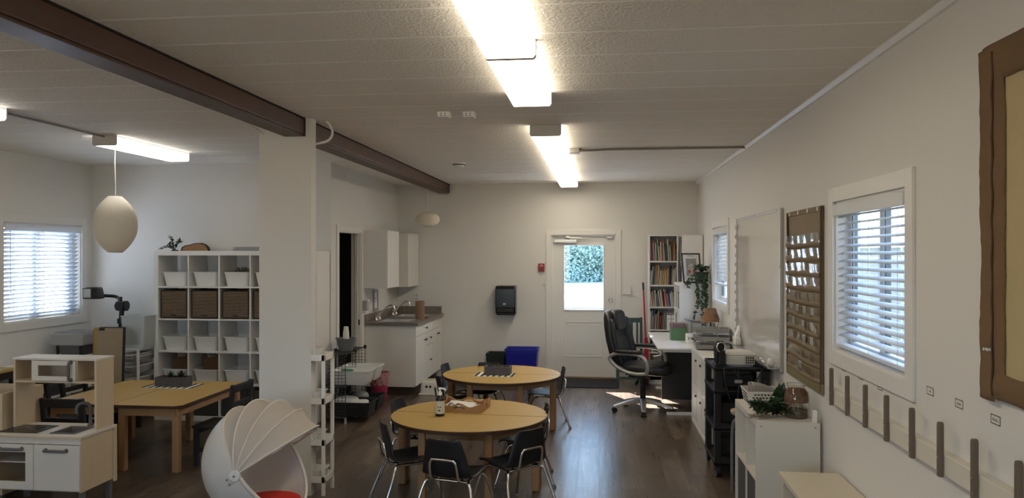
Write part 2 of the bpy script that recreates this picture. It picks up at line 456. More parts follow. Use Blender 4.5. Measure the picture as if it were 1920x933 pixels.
for n_, (x0, x1, z0, z1) in (('window_added', FILL_WIN),):  # casing, frame and glass of the added unseen window
    m = MB(); k = .085; y0, y1 = YF, YF+.018
    m.box(x0-k, y0, z0-k, x0, y1, z1+k); m.box(x1, y0, z0-k, x1+k, y1, z1+k); m.box(x0, y0, z1, x1, y1, z1+k); m.box(x0, y0, z0-k, x1, y1, z0); o = struct(m.build(n_, TRIMW, bevel=.003))
    m = MB(); y0, y1 = YF-.13, YF-.09; q = .05
    m.box(x0, y0, z0, x0+q, y1, z1); m.box(x1-q, y0, z0, x1, y1, z1); m.box(x0+q, y0, z0, x1-q, y1, z0+q); m.box(x0+q, y0, z1-q, x1-q, y1, z1); m.box((x0+x1)/2-.03, y0, z0+q, (x0+x1)/2+.03, y1, z1-q); m.build('frame', FRAMEW, o, bevel=.003)
    MB().box(x0+q, YF-.112, z0+q, x1-q, YF-.108, z1-q).build('glass', GLASS, o)
def blind_x(label, xc, sgn, hole, zbot, tilt, pitch=.044, wand=None, val=True):
    """venetian blind in an X wall opening; xc slat centre plane; room side is -sgn"""
    y0, y1, z0, z1 = hole; y0 += .022; y1 -= .022
    t = thing('window_blind', label, 'blind', (xc, (y0+y1)/2, zbot))
    h = MB(); h.box(xc-.028, y0, z1-.055, xc+.028, y1, z1-.014); h.build('headrail', BLIND, t, bevel=.003)
    v = MB(); vx = xc - sgn*.042
    v.prism([(min(vx, vx-sgn*.012), z1-.085), (max(vx, vx-sgn*.012), z1-.085), (max(vx, vx-sgn*.012), z1-.016), (min(vx, vx-sgn*.012), z1-.016)], y0-.006, y1+.006, 'Y')
    v.build('valance', BLIND, t, bevel=.003)
    s = MB(); z = z1-.085
    ca, sa = math.cos(tilt), math.sin(tilt)
    while z > zbot+.035:
        # slightly crowned slat
        def pt(u, w, z=z):
            a = (u-.5)*.050; c = .0025*(1-(2*u-1)**2)
            return (xc - sgn*(a*ca - c*sa), y0 + (y1-y0)*w, z + a*sa + c*ca)
        s.grid(pt, 4, 1)
        z -= pitch
    s.build('slat', BLIND, t, smooth=60, solid=.0028)
    br = MB(); br.box(xc-.026, y0, zbot, xc+.026, y1, zbot+.022); br.build('bottom_rail', BLIND, t, bevel=.004)
    c = MB()
    n = 3
    for i in range(n):
        yy = y0 + (y1-y0)*(.12 + .76*i/(n-1))
        for dx in (-.027, .027): c.tube([(xc+dx, yy, zbot+.02), (xc+dx, yy, z1-.05)], .0013, 5)
    c.build('ladder_cord', mat('cord_white', (.7,.7,.69), .7), t)
    if wand is not None:
        yy = y0 + (y1-y0)*wand; c = MB(); c.tube([(xc-sgn*.05, yy, z1-.06), (xc-sgn*.055, yy, z1-.72)], .004, 8); c.build('wand', BLIND, t)
    return t
blind_x('open white venetian blind in the wall window beside the whiteboard chart', XR+.034, 1, RW1, 1.29, math.radians(-19), wand=None)
blind_x('white venetian blind half lowered in the small window behind the wicker lamp', XR+.034, 1, RW2, 1.47, math.radians(-56))
blind_x('tilted white venetian blind glowing in the window above the overhead projector', XL-.034, -1, LW, 1.16, math.radians(40), wand=.055)

# ---- back door
DOORP = mat('door_paint', (.74,.735,.72), .35)
d = MB(); dx0, dx1, dz1 = DR[0]+.02, DR[1]-.02, DR[3]-.02
gx0, gx1, gz0, gz1 = -.514, .059, 1.015, 1.96
yd0, yd1 = YB+.035, YB+.08
d.box(dx0, yd0, .02, gx0, yd1, dz1); d.box(gx1, yd0, .02, dx1, yd1, dz1); d.box(gx0, yd0, .02, gx1, yd1, gz0); d.box(gx0, yd0, gz1, gx1, yd1, dz1)
door = struct(d.build('door_1', DOORP))
f = MB()
def rect_frame_y(mb, x0, x1, z0, z1, w, ya, yb):
    mb.box(x0-w, ya, z0-w, x0, yb, z1+w); mb.box(x1, ya, z0-w, x1+w, yb, z1+w); mb.box(x0, ya, z1, x1, yb, z1+w); mb.box(x0, ya, z0-w, x1, yb, z0)
rect_frame_y(f, gx0, gx1, gz0, gz1, .022, yd0-.012, yd0); f.build('glazing_bead', DOORP, door, bevel=.004)
MB().box(gx0, yd0+.018, gz0, gx1, yd0+.024, gz1).build('glass', GLASS, door)
f = MB(); rect_frame_y(f, -.49, .035, .33, .82, .018, yd0-.007, yd0); rect_frame_y(f, -.45, -.005, .37, .78, .006, yd0-.004, yd0); f.build('door_panel', DOORP, door, bevel=.003)
k = MB(); k.lathe([(0,0),(.032,0),(.033,.006),(.026,.010),(.012,.014),(.011,.034),(.026,.040),(.030,.052),(.026,.064),(.012,.069),(0,.069)], seg=24,
                  M=Matrix.Translation((.168, yd0, .985)) @ Matrix.Rotation(PI/2, 4, 'X'))
k.build('door_knob', STEEL, door, smooth=40)
k = MB(); k.lathe([(0,0),(.030,0),(.030,.010),(.022,.018),(0,.018)], seg=24, M=Matrix.Translation((.168, yd0, 1.15)) @ Matrix.Rotation(PI/2, 4, 'X')); k.box(.164, yd0-.034, 1.132, .172, yd0-.016, 1.168)
k.build('deadbolt', STEEL, door, smooth=40)
k = MB(); k.box(-.665, yd0-.052, 2.0, -.33, yd0-.002, 2.045); k.build('closer_body', STEEL, door, bevel=.006)
k = MB(); k.tube([(-.45, yd0-.03, 2.045), (-.45, yd0-.03, 2.06)], .012, 10); k.cbox((-.30, yd0-.055, 2.068), (.30, .022, .010)); k.cbox((-.38, yd0-.05, 2.078), (.22, .020, .008)); k.cbox((-.46, YB+.012, 2.085), (.06, .035, .028))
k.build('closer_arm', STEEL, door, bevel=.002)
c = MB(); k = .075
c.box(DR[0]-k, YB-.018, 0, DR[0], YB, DR[3]+k); c.box(DR[1], YB-.018, 0, DR[1]+k, YB, DR[3]+k); c.box(DR[0], YB-.018, DR[3], DR[1], YB, DR[3]+k)
c.box(DR[0], YB, 0, DR[0]+.02, YB+T, DR[3]); c.box(DR[1]-.02, YB, 0, DR[1], YB+T, DR[3]); c.box(DR[0], YB, DR[3]-.02, DR[1], YB+T, DR[3])
struct(c.build('trim_2', TRIMW, bevel=.003))
struct(MB().box(DR[0], YB-.03, 0, DR[1], YB+T, .022).build('trim_3', mat('oak_sill', (.17,.11,.07), .5, var=.2), bevel=.004))
k = MB(); k.box(.11, YB-.004, 2.062, .19, YB+.03, 2.092); k.build('strike_block', STEEL, door, bevel=.002)

# ---- side doorway
c = MB(); k = .07; y0, y1, _, z1 = JD
c.box(XJ, y0-k, 0, XJ+.016, y0, z1+k); c.box(XJ, y1, 0, XJ+.016, y1+k, z1+k); c.box(XJ, y0, z1, XJ+.016, y1, z1+k)
c.box(XJ-.12, y0, 0, XJ, y0+.016, z1); c.box(XJ-.12, y1-.016, 0, XJ, y1, z1); c.box(XJ-.12, y0, z1-.016, XJ, y1, z1)
c.box(XJ-.07, y1-.03, 0, XJ-.03, y1-.016, z1-.016)
tr = struct(c.build('trim_4', TRIMW, bevel=.003))
MB().box(XJ-.025, y1-.0185, .93, XJ-.004, y1-.0155, 1.0).build('strike_plate', mat('bronze_dark', (.10,.085,.06), .4, .8), tr)

# ================================================================== outdoors
BOUNCE_TAN = mat('tan_bounce_ground', (.55,.42,.27), .9, var=.1, vscale=1)  # unseen ground by the added window, tan to warm the bounced light
struct(MB().box(XL-1, -3.6, 2.55, XR+1, YF-.41, 2.65).build('roof_sky_block', mat('sky_block_board', (.4,.32,.22), .8), local=True))  # unseen porch added to keep blue sky light out of the rear window
CONC = mat('concrete', (.60,.61,.62), .85, var=.08, vscale=.8)
struct(MB().box(-60, YB+.16, -.16, 60, 90, -.02).build('ground_yard', CONC, local=True))
struct(MB().box(-20, 25.8, -.02, 20, 30.0, .02).build('road', mat('asphalt_grey', (.16,.165,.18), .9, bump=.2, bscale=20), local=True))
struct(MB().box(XR+.16, -8, -.16, 30, YB+.15, -.02).build('lawn', mat('lawn_green', (.16,.26,.055), .9, var=.4, vscale=3), local=True))
struct(MB().box(-40, -8, -.16, XL-.16, YB+.15, -.02).build('ground_side', CONC, local=True)); struct(MB().box(XL-.16, -8, -.16, XR+.16, YF-.32, -.02).build('ground_bounce', BOUNCE_TAN, local=True))
def hedge_mesh(name, x0, x1, y0, h, n, lab, seed):
    random.seed(seed); mb = MB()
    for i in range(n):
        x = random.uniform(x0, x1); z = random.uniform(-.1, 1)**1.0*h; y = y0 + random.uniform(-.9, .9) + .6*math.sin(x*.9)+.4*math.sin(z*2.3+x)
        L = random.uniform(.12, .26)
        mb.leaf((x, y, z), (random.uniform(-1,1), random.uniform(-1,.4), random.uniform(-.7,1)), (random.uniform(-1,1), -1, random.uniform(0,1)), L, L*.6)
    o = mb.build(name, mat('hedge_leaf', (.22,.31,.24), .4, var=.5, vscale=6), clean=False)
    return tag(o, lab, 'hedge', kind='stuff')
hedge_mesh('hedge', -4.8, 2.7, 50, 6.0, 14000, 'tall leafy green hedge across the bright yard behind the door glass', 3)
struct(MB().box(-16, 51.6, -.1, 14, 52.0, 5.2).build('hill', mat('hedge_core', (.07,.12,.08), .9, var=.5, vscale=2), local=True))
struct(MB().box(-40, -60, -.16, 30, -8.001, -.02).build('ground_front', BOUNCE_TAN, local=True))
# neighbour fence and wall seen between the blind slats
FEN = mat('fence_paint', (.66,.66,.65), .7, var=.06)
fz = thing('yard_fence', 'pale board fence outside the window with the open blind', 'fence', (2.7, 7.5, 0))
fbm = MB()
for i in range(46):
    yy = .5 + i*.42
    fbm.box(2.68, yy, 0, 2.71, yy+.37, 2.5)
fbm.build('board_panel', FEN, fz)
fbm = MB(); fbm.box(2.63, .3, .5, 2.68, 20, .6); fbm.box(2.63, .3, 1.9, 2.68, 20, 2.0); fbm.build('rail', FEN, fz)
random.seed(11)
# ================================================================== ceiling lights
HOUS = mat('fixture_white', (.62,.61,.585), .45)
DIFF = mat('lit_diffuser', (.85,.83,.78), .4, emis=(1.0,.87,.67), estr=LAMP)
DIFS = mat('lit_diffuser_side', (.85,.83,.78), .4, emis=(1.0,.87,.67), estr=LAMP*.4)
DIFL = mat('lit_diffuser_cool', (.85,.83,.78), .4, emis=(1.0,.95,.86), estr=LAMP*.6)
DIFM = mat('lit_diffuser_cool_side', (.85,.83,.78), .4, emis=(1.0,.95,.86), estr=LAMP*.32)
def ceiling_light(xc, y0, label, L=1.19, w=.225):
    t = thing('ceiling_light', label, 'ceiling light', (xc, y0+L/2, CEIL), 0, 'wraparound fluorescent ceiling lights')
    h = MB(); h.box(xc-w/2+.012, y0+.012, CEIL-.022, xc+w/2-.012, y0+L-.012, CEIL-.0005); h.build('housing', HOUS, t, bevel=.003)
    d = MB(); z0, z1 = CEIL-.088, CEIL-.018
    d.prism([(xc-w/2+.004, z1), (xc-w/2, z0+.014), (xc-w/2+.012, z0), (xc+w/2-.012, z0), (xc+w/2, z0+.014), (xc+w/2-.004, z1)], y0+.012, y0+L-.012, 'Y')
    for f_ in d.bm.faces:
        f_.normal_update()
        if abs(f_.normal.z) < .9: f_.material_index = 1
    d.build('diffuser', [DIFF, DIFS] if xc > -2 or y0 < 2 else [DIFL, DIFM], t)
    for ya in (y0, y0+L-.012):
        e = MB(); e.prism([(xc-w/2-.002, CEIL-.0005), (xc-w/2-.002, z0+.012), (xc-w/2+.010, z0-.003), (xc+w/2-.010, z0-.003), (xc+w/2+.002, z0+.012), (xc+w/2+.002, CEIL-.0005)], ya, ya+.012, 'Y')
        e.build('end_cap', HOUS, t, bevel=.002)
    return t
XM = -.43
for y0, lab in ((3.715, 'lit ceiling light at the door end of the pair nearest the camera'),
                (2.49, 'lit ceiling light of the nearest pair, cut by the top of the picture'),
                (6.172, 'lit ceiling light of the row of four, with its grey end cap facing the camera'),
                (7.387, 'lit ceiling light of the row of four, beside the grey junction box'),
                (8.602, 'lit ceiling light of the row of four, third towards the back door'),
                (9.817, 'lit ceiling light of the row of four, last and closest to the back wall')):
    ceiling_light(XM, y0, lab, 1.21, .25)
ceiling_light(-4.30, 6.27, 'lit ceiling light above the egg-shaped paper lantern', 1.21)
ceiling_light(-4.30, 3.82, 'lit ceiling light joined by conduit to the one over the egg-shaped lantern', 1.21)

ceiling_light(XM, -.40, 'added fill light over the camera, out of the picture, first of the rear pair', 1.21, .25)  # this and the next three are unseen lights added to brighten the foreground
ceiling_light(XM, -1.63, 'added fill light over the camera, out of the picture, second of the rear pair', 1.21, .25)
ceiling_light(-4.30, -.25, 'added fill light out of the picture, rearmost over the window side', 1.21)
ceiling_light(-4.30, 1.0, 'added fill light out of the picture behind the toy kitchen', 1.21)
# conduits and boxes on the ceiling
def conduit(pts, label, r=.011):
    t = MB().tube(pts, r, 8)
    p = Vector(pts[0]); q = Vector(pts[-1])
    o = t.build('conduit', mat('galvanised', (.30,.28,.25), .45, .6), smooth=40); return tag(o, label, 'conduit')
jb = P(1077, 284, Z=CEIL-.03); jx, jy = jb.x, jb.y
t = thing('junction_box', 'small grey junction box beside the row of four ceiling lights', 'junction box', (jx, jy, CEIL))
MB().box(jx-.05, jy-.05, CEIL-.05, jx+.05, jy+.05, CEIL-.0005).build('box', mat('galv_box', (.42,.40,.37), .45, .5), t, bevel=.004)
MB().box(jx-.045, jy-.045, CEIL-.054, jx+.045, jy+.045, CEIL-.050).build('cover_plate', mat('galv_box', (.42,.40,.37)), t, bevel=.002)
MB().tube([(jx+.05, jy, CEIL-.02), (jx+.075, jy, CEIL-.02)], .016, 10).build('connector', STEEL, t)
conduit([(jx+.076, jy, CEIL-.02), (jx+.2, jy+.005, CEIL-.018), (jx+.32, jy, CEIL-.013), (1.36, jy, CEIL-.013), (1.41, jy, CEIL-.016)], 'thin metal conduit running from the junction box to the wall with the whiteboard')
conduit([(-4.30, 5.035, CEIL-.013), (-4.30, 5.6, CEIL-.012), (-4.30, 6.265, CEIL-.013)], 'thin grey conduit between the two ceiling lights over the play tables', .008)
# detectors
def box_detector(px, label):
    p = P(px, 215, Z=CEIL-.02)
    t = thing('ceiling_sensor', label, 'sensor', (p.x, p.y, CEIL))
    m = MB(); m.tbox(CEIL-.045, CEIL-.0005, (p.x-.042, p.y-.04, p.x+.042, p.y+.04), (p.x-.047, p.y-.045, p.x+.047, p.y+.045)); m.build('body', WHITEP, t, bevel=.008)
    h = MB()
    for dx in (-.016, .014):
        for dz in (-.018, -.032): h.cyl((p.x+dx, p.y-.0445, CEIL+dz), (p.x+dx, p.y-.038, CEIL+dz), .004, seg=8)
    h.build('vent_hole', BLACK, t)
box_detector(833, 'white boxy ceiling sensor further from the row of lights')
box_detector(880, 'white boxy ceiling sensor closer to the row of lights')
p = P(861, 309, Z=CEIL-.02)
t = thing('smoke_detector', 'round white smoke detector on the ceiling near the beam end', 'smoke detector', (p.x, p.y, CEIL))
MB().lathe([(0,-.045),(.045,-.045),(.06,-.03),(.07,-.012),(.07,-.0005),(0,-.0005)], (p.x, p.y, CEIL), 28).build('body', WHITEP, t, smooth=40)
MB().lathe([(.071,-.024),(.074,-.022),(.074,-.016),(.071,-.014)], (p.x, p.y, CEIL), 28).build('vent_ring', DARK, t)
# cord stub at the column top
o = MB().tube(smoothpath([(-2.12, 5.8, CEIL-.001), (-2.085, 5.8, CEIL-.04), (-2.07, 5.8, CEIL-.10), (-2.11, 5.8, CEIL-.155), (-2.22, 5.8, CEIL-.18)]), .010, 8).build('white_cable', WHITEP, smooth=60)
tag(o, 'short white cable looping from the ceiling into the beam by the column', 'cable')
o = MB().tube(smoothpath([(-2.66, 4.75, CEIL-.015), (-2.62, 5.1, CEIL-.04), (-2.58, 5.4, CEIL-.07), (-2.56, 5.64, CEIL-.12)]), .006, 6).build('white_cable', WHITEP, smooth=60)
tag(o, 'thin white cable hanging along the window side of the beam at the column', 'cable')

# paper lanterns
def lantern(c, R, H, zt, label, egg=True, cord_x=0):
    t = thing('paper_lantern', label, 'lantern', (c.x, c.y, c.z))
    m = MB(); n = 60; prof = []
    for i in range(n+1):
        v = -1 + 2*i/n
        if egg:
            r = R*(1-(.67 if v < 0 else .70)*abs(v)**2.25)
        else:
            r = R*math.sqrt(max(0, 1-v*v)); r = max(r, R*.16)
        r += (.0022 if i % 2 else -.0022)
        prof.append((r, v*H))
    m.lathe(prof, c, 40)
    m.build('paper_shade', mat('lantern_paper', (.78,.73,.63), .75, sub=.0, bump=.03, bscale=50), t, smooth=70)
    m = MB(); m.tube([(c.x + R*.31*math.cos(a*.2618), c.y + R*.31*math.sin(a*.2618), c.z-H+.001) for a in range(24)], .003, 6, closed=True)
    m.tube([(c.x-R*.3, c.y, c.z+H), (c.x, c.y, c.z+H+.012), (c.x+R*.3, c.y, c.z+H)], .002, 6)
    m.build('wire_ring', STEEL, t)
    m = MB(); m.tube(smoothpath([(c.x, c.y, c.z+H+.008), (c.x+.004, c.y, c.z+H+.2*(zt-c.z-H)), (c.x-.003, c.y, c.z+H+.7*(zt-c.z-H)), (c.x, c.y, zt)]), .0045, 6)
    m.build('cord', WHITEP, t, smooth=60)
c = P(216, 420.5, D=7.05); lantern(c, .188, .257, 2.795, 'egg-shaped white paper lantern hanging by a cord near the window')
c = P(802, 411, Y=10.5); lantern(c, .168, .100, CEIL-.003, 'flattened white paper lantern hanging near the kitchen wall cabinets', egg=False)

NOWARP = set(COL.objects.keys())
# survey frame used for the furniture below (moved as whole groups onto the room at the end)
XR, XL, XJ, YB, YLB = 1.41, -5.82, -2.95, 11.1, 8.30
CY = 468.0; PSI0 = math.atan2(160.0, FPX); CS, SN = math.cos(PSI0), math.sin(PSI0)
# ================================================================== big cube shelf with bins
SX0, SY0 = -4.80, 7.88
def cube_shelf(label, x0, y0, z0, nx, nz, depth, face='-Y', cell=.335, to=.038, ti=.016, name='cube_shelf', group=None):
    """face -Y: opens toward -Y, width along X.  face -X: opens toward -X, width along Y from y0, front at x0"""
    W = nx*cell + (nx-1)*ti + 2*to; H = nz*cell + (nz-1)*ti + 2*to
    if face == '-Y': loc = (x0+W/2, y0+depth/2, z0); M = Matrix.Translation((x0, y0, z0))
    else: loc = (x0+depth/2, y0+W/2, z0); M = Matrix.Translation((x0, y0+W, z0)) @ Matrix.Rotation(-PI/2, 4, 'Z')
    t = thing(name, label, 'shelf', loc, 0, group)
    m = MB(); m.box(0,0,0,to,depth,H,M); m.build('side_panel', WHITE, t, bevel=.0015)
    m = MB(); m.box(W-to,0,0,W,depth,H,M); m.build('side_panel', WHITE, t, bevel=.0015)
    m = MB(); m.box(to,0,0,W-to,depth,to,M); m.build('bottom_panel', WHITE, t, bevel=.0015)
    m = MB(); m.box(to,0,H-to,W-to,depth,H,M); m.build('top_panel', WHITE, t, bevel=.0015)
    for k in range(1, nz):
        m = MB(); z = to + k*cell + (k-1)*ti; m.box(to,.002,z,W-to,depth,z+ti,M); m.build('shelf_board', WHITE, t, bevel=.001)
    for k in range(1, nx):
        m = MB(); x = to + k*cell + (k-1)*ti
        for j in range(nz): m.box(x,.004,to + j*(cell+ti),x+ti,depth,to + j*(cell+ti)+cell,M)
        m.build('divider', WHITE, t, bevel=.001)
    return t, W, H, M
t, SW, SH, SM = cube_shelf('large white cube shelf of bins and baskets against the back wall', SX0, SY0, 0, 5, 5, .39, to=.05)
def cellp(i, j, to=.05, cell=.335, ti=.016): return (SX0 + to + i*(cell+ti), to + (4-j)*(cell+ti))     # left x, floor z (row 0 = top)
COLN = ['first column from the window', 'second column from the window', 'third column from the window', 'column half behind the pillar']
ROWN = ['top row', 'second row', 'middle row', 'fourth row', 'floor row']
def white_bin(c, w, d, h, rz, label, group=None, m=None, name='plastic_bin', cat='bin', rim=.012, tp=.80):
    t = thing(name, label, cat, c, rz, group)
    m = m or WHITEP
    b = MB()
    def ring(k, z, r=.025, n=5):
        hw, hd = w/2*k, d/2*k; o = []
        for cx, cy, a0 in ((hw-r, hd-r, 0), (-hw+r, hd-r, PI/2), (-hw+r, -hd+r, PI), (hw-r, -hd+r, 3*PI/2)):
            for i in range(n+1): a = a0 + PI/2*i/n; o.append((cx+r*math.cos(a), cy+r*math.sin(a), z))
        return o
    lv = [ring(tp*.97, .0), ring(tp, .006), ring(.94, h*.98), ring(.945, h-.004)]
    iv = [ring(.925, h-.004), ring(.925, h*.96), ring(tp*.97, .010)]
    R = [[b.bm.verts.new(p) for p in l] for l in lv + iv]
    n = len(R[0])
    for A, B in zip(R, R[1:]):
        for i in range(n): b.bm.faces.new((A[i], A[(i+1)%n], B[(i+1)%n], B[i]))
    b.bm.faces.new(R[0][::-1]); b.bm.faces.new(R[-1])
    b.build('body', m, t, local=True, smooth=40)
    b = MB(); A = ring(.93, h-.006, .025); B = ring(1.0, h-.006, .03); C = ring(1.0, h, .03); D = ring(.93, h, .025)
    R = [[b.bm.verts.new(p) for p in l] for l in (A, B, C, D)]
    for q in range(4):
        X, Y = R[q], R[(q+1) % 4]
        for i in range(n): b.bm.faces.new((X[i], X[(i+1)%n], Y[(i+1)%n], Y[i]))
    b.build('rim', m, t, local=True, smooth=40)
    return t
def basket(c, w, d, h, label):
    t = thing('woven_basket', label, 'basket', c, 0, 'woven baskets of the cube shelf')
    wv = bpy.data.materials.get('bamboo_weave')
    if not wv:
        wv = bpy.data.materials.new('bamboo_weave'); wv.use_nodes = True; nt = wv.node_tree; b = nt.nodes['Principled BSDF']; L = nt.links.new
        tc = nt.nodes.new('ShaderNodeTexCoord'); wa = nt.nodes.new('ShaderNodeTexWave'); wa.bands_direction = 'Z'; wa.inputs['Scale'].default_value = 23; wa.inputs['Distortion'].default_value = .35; wa.inputs['Detail Scale'].default_value = 6
        L(tc.outputs['Object'], wa.inputs['Vector'])
        n = nt.nodes.new('ShaderNodeTexNoise'); n.inputs['Scale'].default_value = 60; L(tc.outputs['Object'], n.inputs['Vector'])
        mx = nt.nodes.new('ShaderNodeMix'); mx.data_type = 'RGBA'; mx.inputs[6].default_value = (.06,.038,.022,1); mx.inputs[7].default_value = (.27,.185,.11,1)
        mu = nt.nodes.new('ShaderNodeMath'); mu.operation = 'MULTIPLY'; L(wa.outputs['Fac'], mu.inputs[0]); 
        mr = nt.nodes.new('ShaderNodeMapRange'); mr.inputs[1].default_value = .3; mr.inputs[2].default_value = .6; mr.inputs[3].default_value = .45; mr.inputs[4].default_value = 1; L(n.outputs['Fac'], mr.inputs[0]); L(mr.outputs[0], mu.inputs[1])
        L(mu.outputs[0], mx.inputs[0]); L(mx.outputs[2], b.inputs['Base Color']); b.inputs['Roughness'].default_value = .6
        bp = nt.nodes.new('ShaderNodeBump'); bp.inputs['Distance'].default_value = .004; L(wa.outputs['Fac'], bp.inputs['Height']); L(bp.outputs[0], b.inputs['Normal'])
    m = MB(); m.box(-w/2, -d/2, 0, w/2, -d/2+.012, h); m.box(-w/2, d/2-.012, 0, w/2, d/2, h); m.box(-w/2, -d/2+.012, 0, -w/2+.012, d/2-.012, h); m.box(w/2-.012, -d/2+.012, 0, w/2, d/2-.012, h); m.box(-w/2+.012, -d/2+.012, 0, w/2-.012, d/2-.012, .012)
    m.build('body', wv, t, local=True, bevel=.003)
    e = MB()
    for z in (0.004, h-.004): e.tube([(-w/2, -d/2, z), (w/2, -d/2, z), (w/2, d/2, z), (-w/2, d/2, z)], .0075, 6, closed=True)
    for x in (-w/2, w/2): e.tube([(x, -d/2, 0), (x, -d/2, h)], .0075, 6)
    e.build('border', mat('basket_edge', (.035,.02,.012), .6), t, local=True)
    hn = MB(); hn.tube(arc((0, -d/2-.004, .020), .03, 0, PI, 8, (1,0,0), (0,-.3,.35)), .006, 6); hn.build('pull_loop', BLACKM, t, local=True)
for i in range(4):
    for j in (0, 2, 3):
        x, z = cellp(i, j)
        w, h = .29, (.155 if j != 3 else .15)
        white_bin((x+.165, SY0+.205, z+.0005), w, .36, h, 0, f'white plastic bin in the cube shelf, {ROWN[j]}, {COLN[i]}', 'white bins of the cube shelf')
    x, z = cellp(i, 1)
    basket((x+.165+.004, SY0+.19, z+.009), .292, .33, .298, f'woven bamboo basket in the cube shelf, {COLN[i]}')
    x, z = cellp(i, 4)
    GB = mat('charcoal_fabric', (.045,.043,.042), .85, bump=.1, bscale=200)
    tb = thing('fabric_bin', f'charcoal fabric bin at the bottom of the cube shelf, {COLN[i]}', 'bin', (x+.167, SY0+.19, z+.001), 0, 'charcoal bins of the cube shelf')
    m = MB(); m.box(-.155, -.165, 0, .155, .165, .29); m.build('body', GB, tb, local=True, bevel=.008)
    m = MB(); m.tube([(-.05, -.167, .20), (0, -.175, .19), (.05, -.167, .20)], .007, 6); m.build('handle', BLACKM, tb, local=True)
# clipboards standing in two bins
BRN = mat('hardboard', (.16,.085,.045), .6, var=.1)
for i in (0, 1):
    x, z = cellp(i, 3)
    t = thing('clipboard', f'brown clipboard with metal clip in a white bin, {COLN[i]}', 'clipboard', (x+.19, SY0+.12, z+.013))
    M = Matrix.Translation((x+.19, SY0+.12, z+.013)) @ Matrix.Rotation(math.radians(-16), 4, 'X') @ Matrix.Rotation(math.radians(-4), 4, 'Y')
    MB().box(-.10, -.002, 0, .10, .002, .29, M).build('board', BRN, t, bevel=.004)
    m = MB(); m.box(-.05, -.012, .262, .05, -.002, .285, M); m.tube([M @ Vector(q) for q in ((-.03,-.008,.285),(-.02,-.018,.308),(.02,-.018,.308),(.03,-.008,.285))], .004, 6); m.build('clip', CHROME, t, bevel=.002)
# little dried plants peeking from a top bin, cards in a lower one
x, z = cellp(2, 0)
m = MB(); random.seed(5)
for k in range(70):
    m.leaf((x+.12+random.uniform(0,.16), SY0+.18+random.uniform(-.08,.08), z+.13+random.uniform(0,.02)), (random.uniform(-.6,.6), random.uniform(-.6,.3), 1), (0,-1,.3), random.uniform(.04,.085), .018)
tag(m.build('dried_sprig', mat('dry_sprig', (.10,.075,.05), .7, var=.5, vscale=30), clean=False), 'dried brown sprigs poking out of a white bin in the top row', 'plant')
x, z = cellp(3, 0)
m = MB(); m.lathe([(0,0),(.05,0),(.075,.03),(.07,.055),(.068,.05),(.045,.008),(0,.008)], (x+.165, SY0+.16, z+.138), 20); tag(m.build('shell_dish', mat('pinkish', (.5,.33,.28), .5), smooth=50), 'small pinkish dish on the white bin half hidden by the pillar', 'dish')
x, z = cellp(3, 3)
for k, cc in enumerate(((.7,.68,.64), (.55,.5,.45), (.75,.74,.7), (.2,.18,.17))):
    m = MB(); M = Matrix.Translation((x+.085+k*.03, SY0+.10, z+.016)) @ Matrix.Rotation(math.radians(-5+k*2), 4, 'Y'); m.box(-.008, -.0, 0, .008, .12, .215, M)
    tag(m.build('booklet', mat(f'booklet_{k}', cc, .6), bevel=.001), f'thin booklet, {ORD[k]} from the window in the bin half hidden by the pillar', 'book', 'booklets in the white bin')
# items on top
zt = SH
m = MB(); random.seed(8)
t = thing('leafy_plant', 'small dark leafy plant on top of the cube shelf beside the wood slice', 'plant', (SX0+.13, SY0+.16, zt))
pc = Vector((SX0+.15, SY0+.16, zt))
st = MB()
for k in range(9):
    a = random.uniform(0, 2*PI); h = random.uniform(.06,.16); e = pc + Vector((math.cos(a)*.07, math.sin(a)*.06, h))
    if k < 3: e = pc + Vector((-.12+.02*k, -.08+.03*k, .02+.02*k))
    pts = smoothpath([pc+Vector((0,0,.008)), pc.lerp(e, .5)+Vector((0,0,.03)), e], 5); st.tube(pts, .003, 5)
    for q in range(14):
        b = pts[random.randrange(2, len(pts))]
        m.leaf(b, (random.uniform(-1,1), random.uniform(-1,.6), random.uniform(-.2,1)), (0,0,1), random.uniform(.03,.05), .022)
m.build('foliage', LEAF, t, clean=False); st.build('stem', LEAF, t)
bs = MB(); bs.lathe([(0,0),(.035,0),(.04,.008),(.03,.012),(0,.012)], pc, 16); bs.build('base', BLACKM, t)
t = thing('wood_slice', 'bark-edged slab of wood standing on the cube shelf by the plant', 'wood slice', (SX0+.37, SY0+.22, zt))
pl = [(-.17, .001), (-.155, .04), (-.12, .058), (-.06, .068), (-.01, .082), (.06, .085), (.11, .068), (.14, .04), (.152, .001)]
cc_ = (SX0+.37, SY0+.20)
m = MB(); m.prism([(cc_[0]+a*.95, zt+b*.95+.0005) for a, b in pl], cc_[1], cc_[1]+.03, 'Y'); m.build('slab', mat('slab_wood', (.30,.17,.085), .55, var=.35, vscale=9, stretch=(1,1,5)), t)
m = MB(); out = [(cc_[0]+a*1.03, zt+b*1.04) for a, b in pl]; inn = [(cc_[0]+a*.95, zt+b*.95) for a, b in pl]
for k in range(len(pl)-1):
    m.prism([out[k], out[k+1], inn[k+1], inn[k]], cc_[1]-.002, cc_[1]+.032, 'Y')
m.build('bark', mat('bark', (.035,.022,.014), .9, bump=.4, bscale=60), t)
t = thing('grey_trunking', 'long grey metal box lying on top of the cube shelf', 'box', (SX0+1.1, SY0+.2, zt))
MB().box(SX0+.845, SY0+.12, zt+.001, SX0+1.5, SY0+.2, zt+.043).build('box', mat('grey_paint', (.27,.28,.30), .45), t, bevel=.002)
k = MB(); k.lathe([(0,0),(.008,0),(.008,.004),(.004,.004),(.004,0)], seg=14, M=Matrix.Translation((SX0+.862, SY0+.119, zt+.03)) @ Matrix.Rotation(PI/2, 4, 'X')); k.build('screw', WHITEP, t)
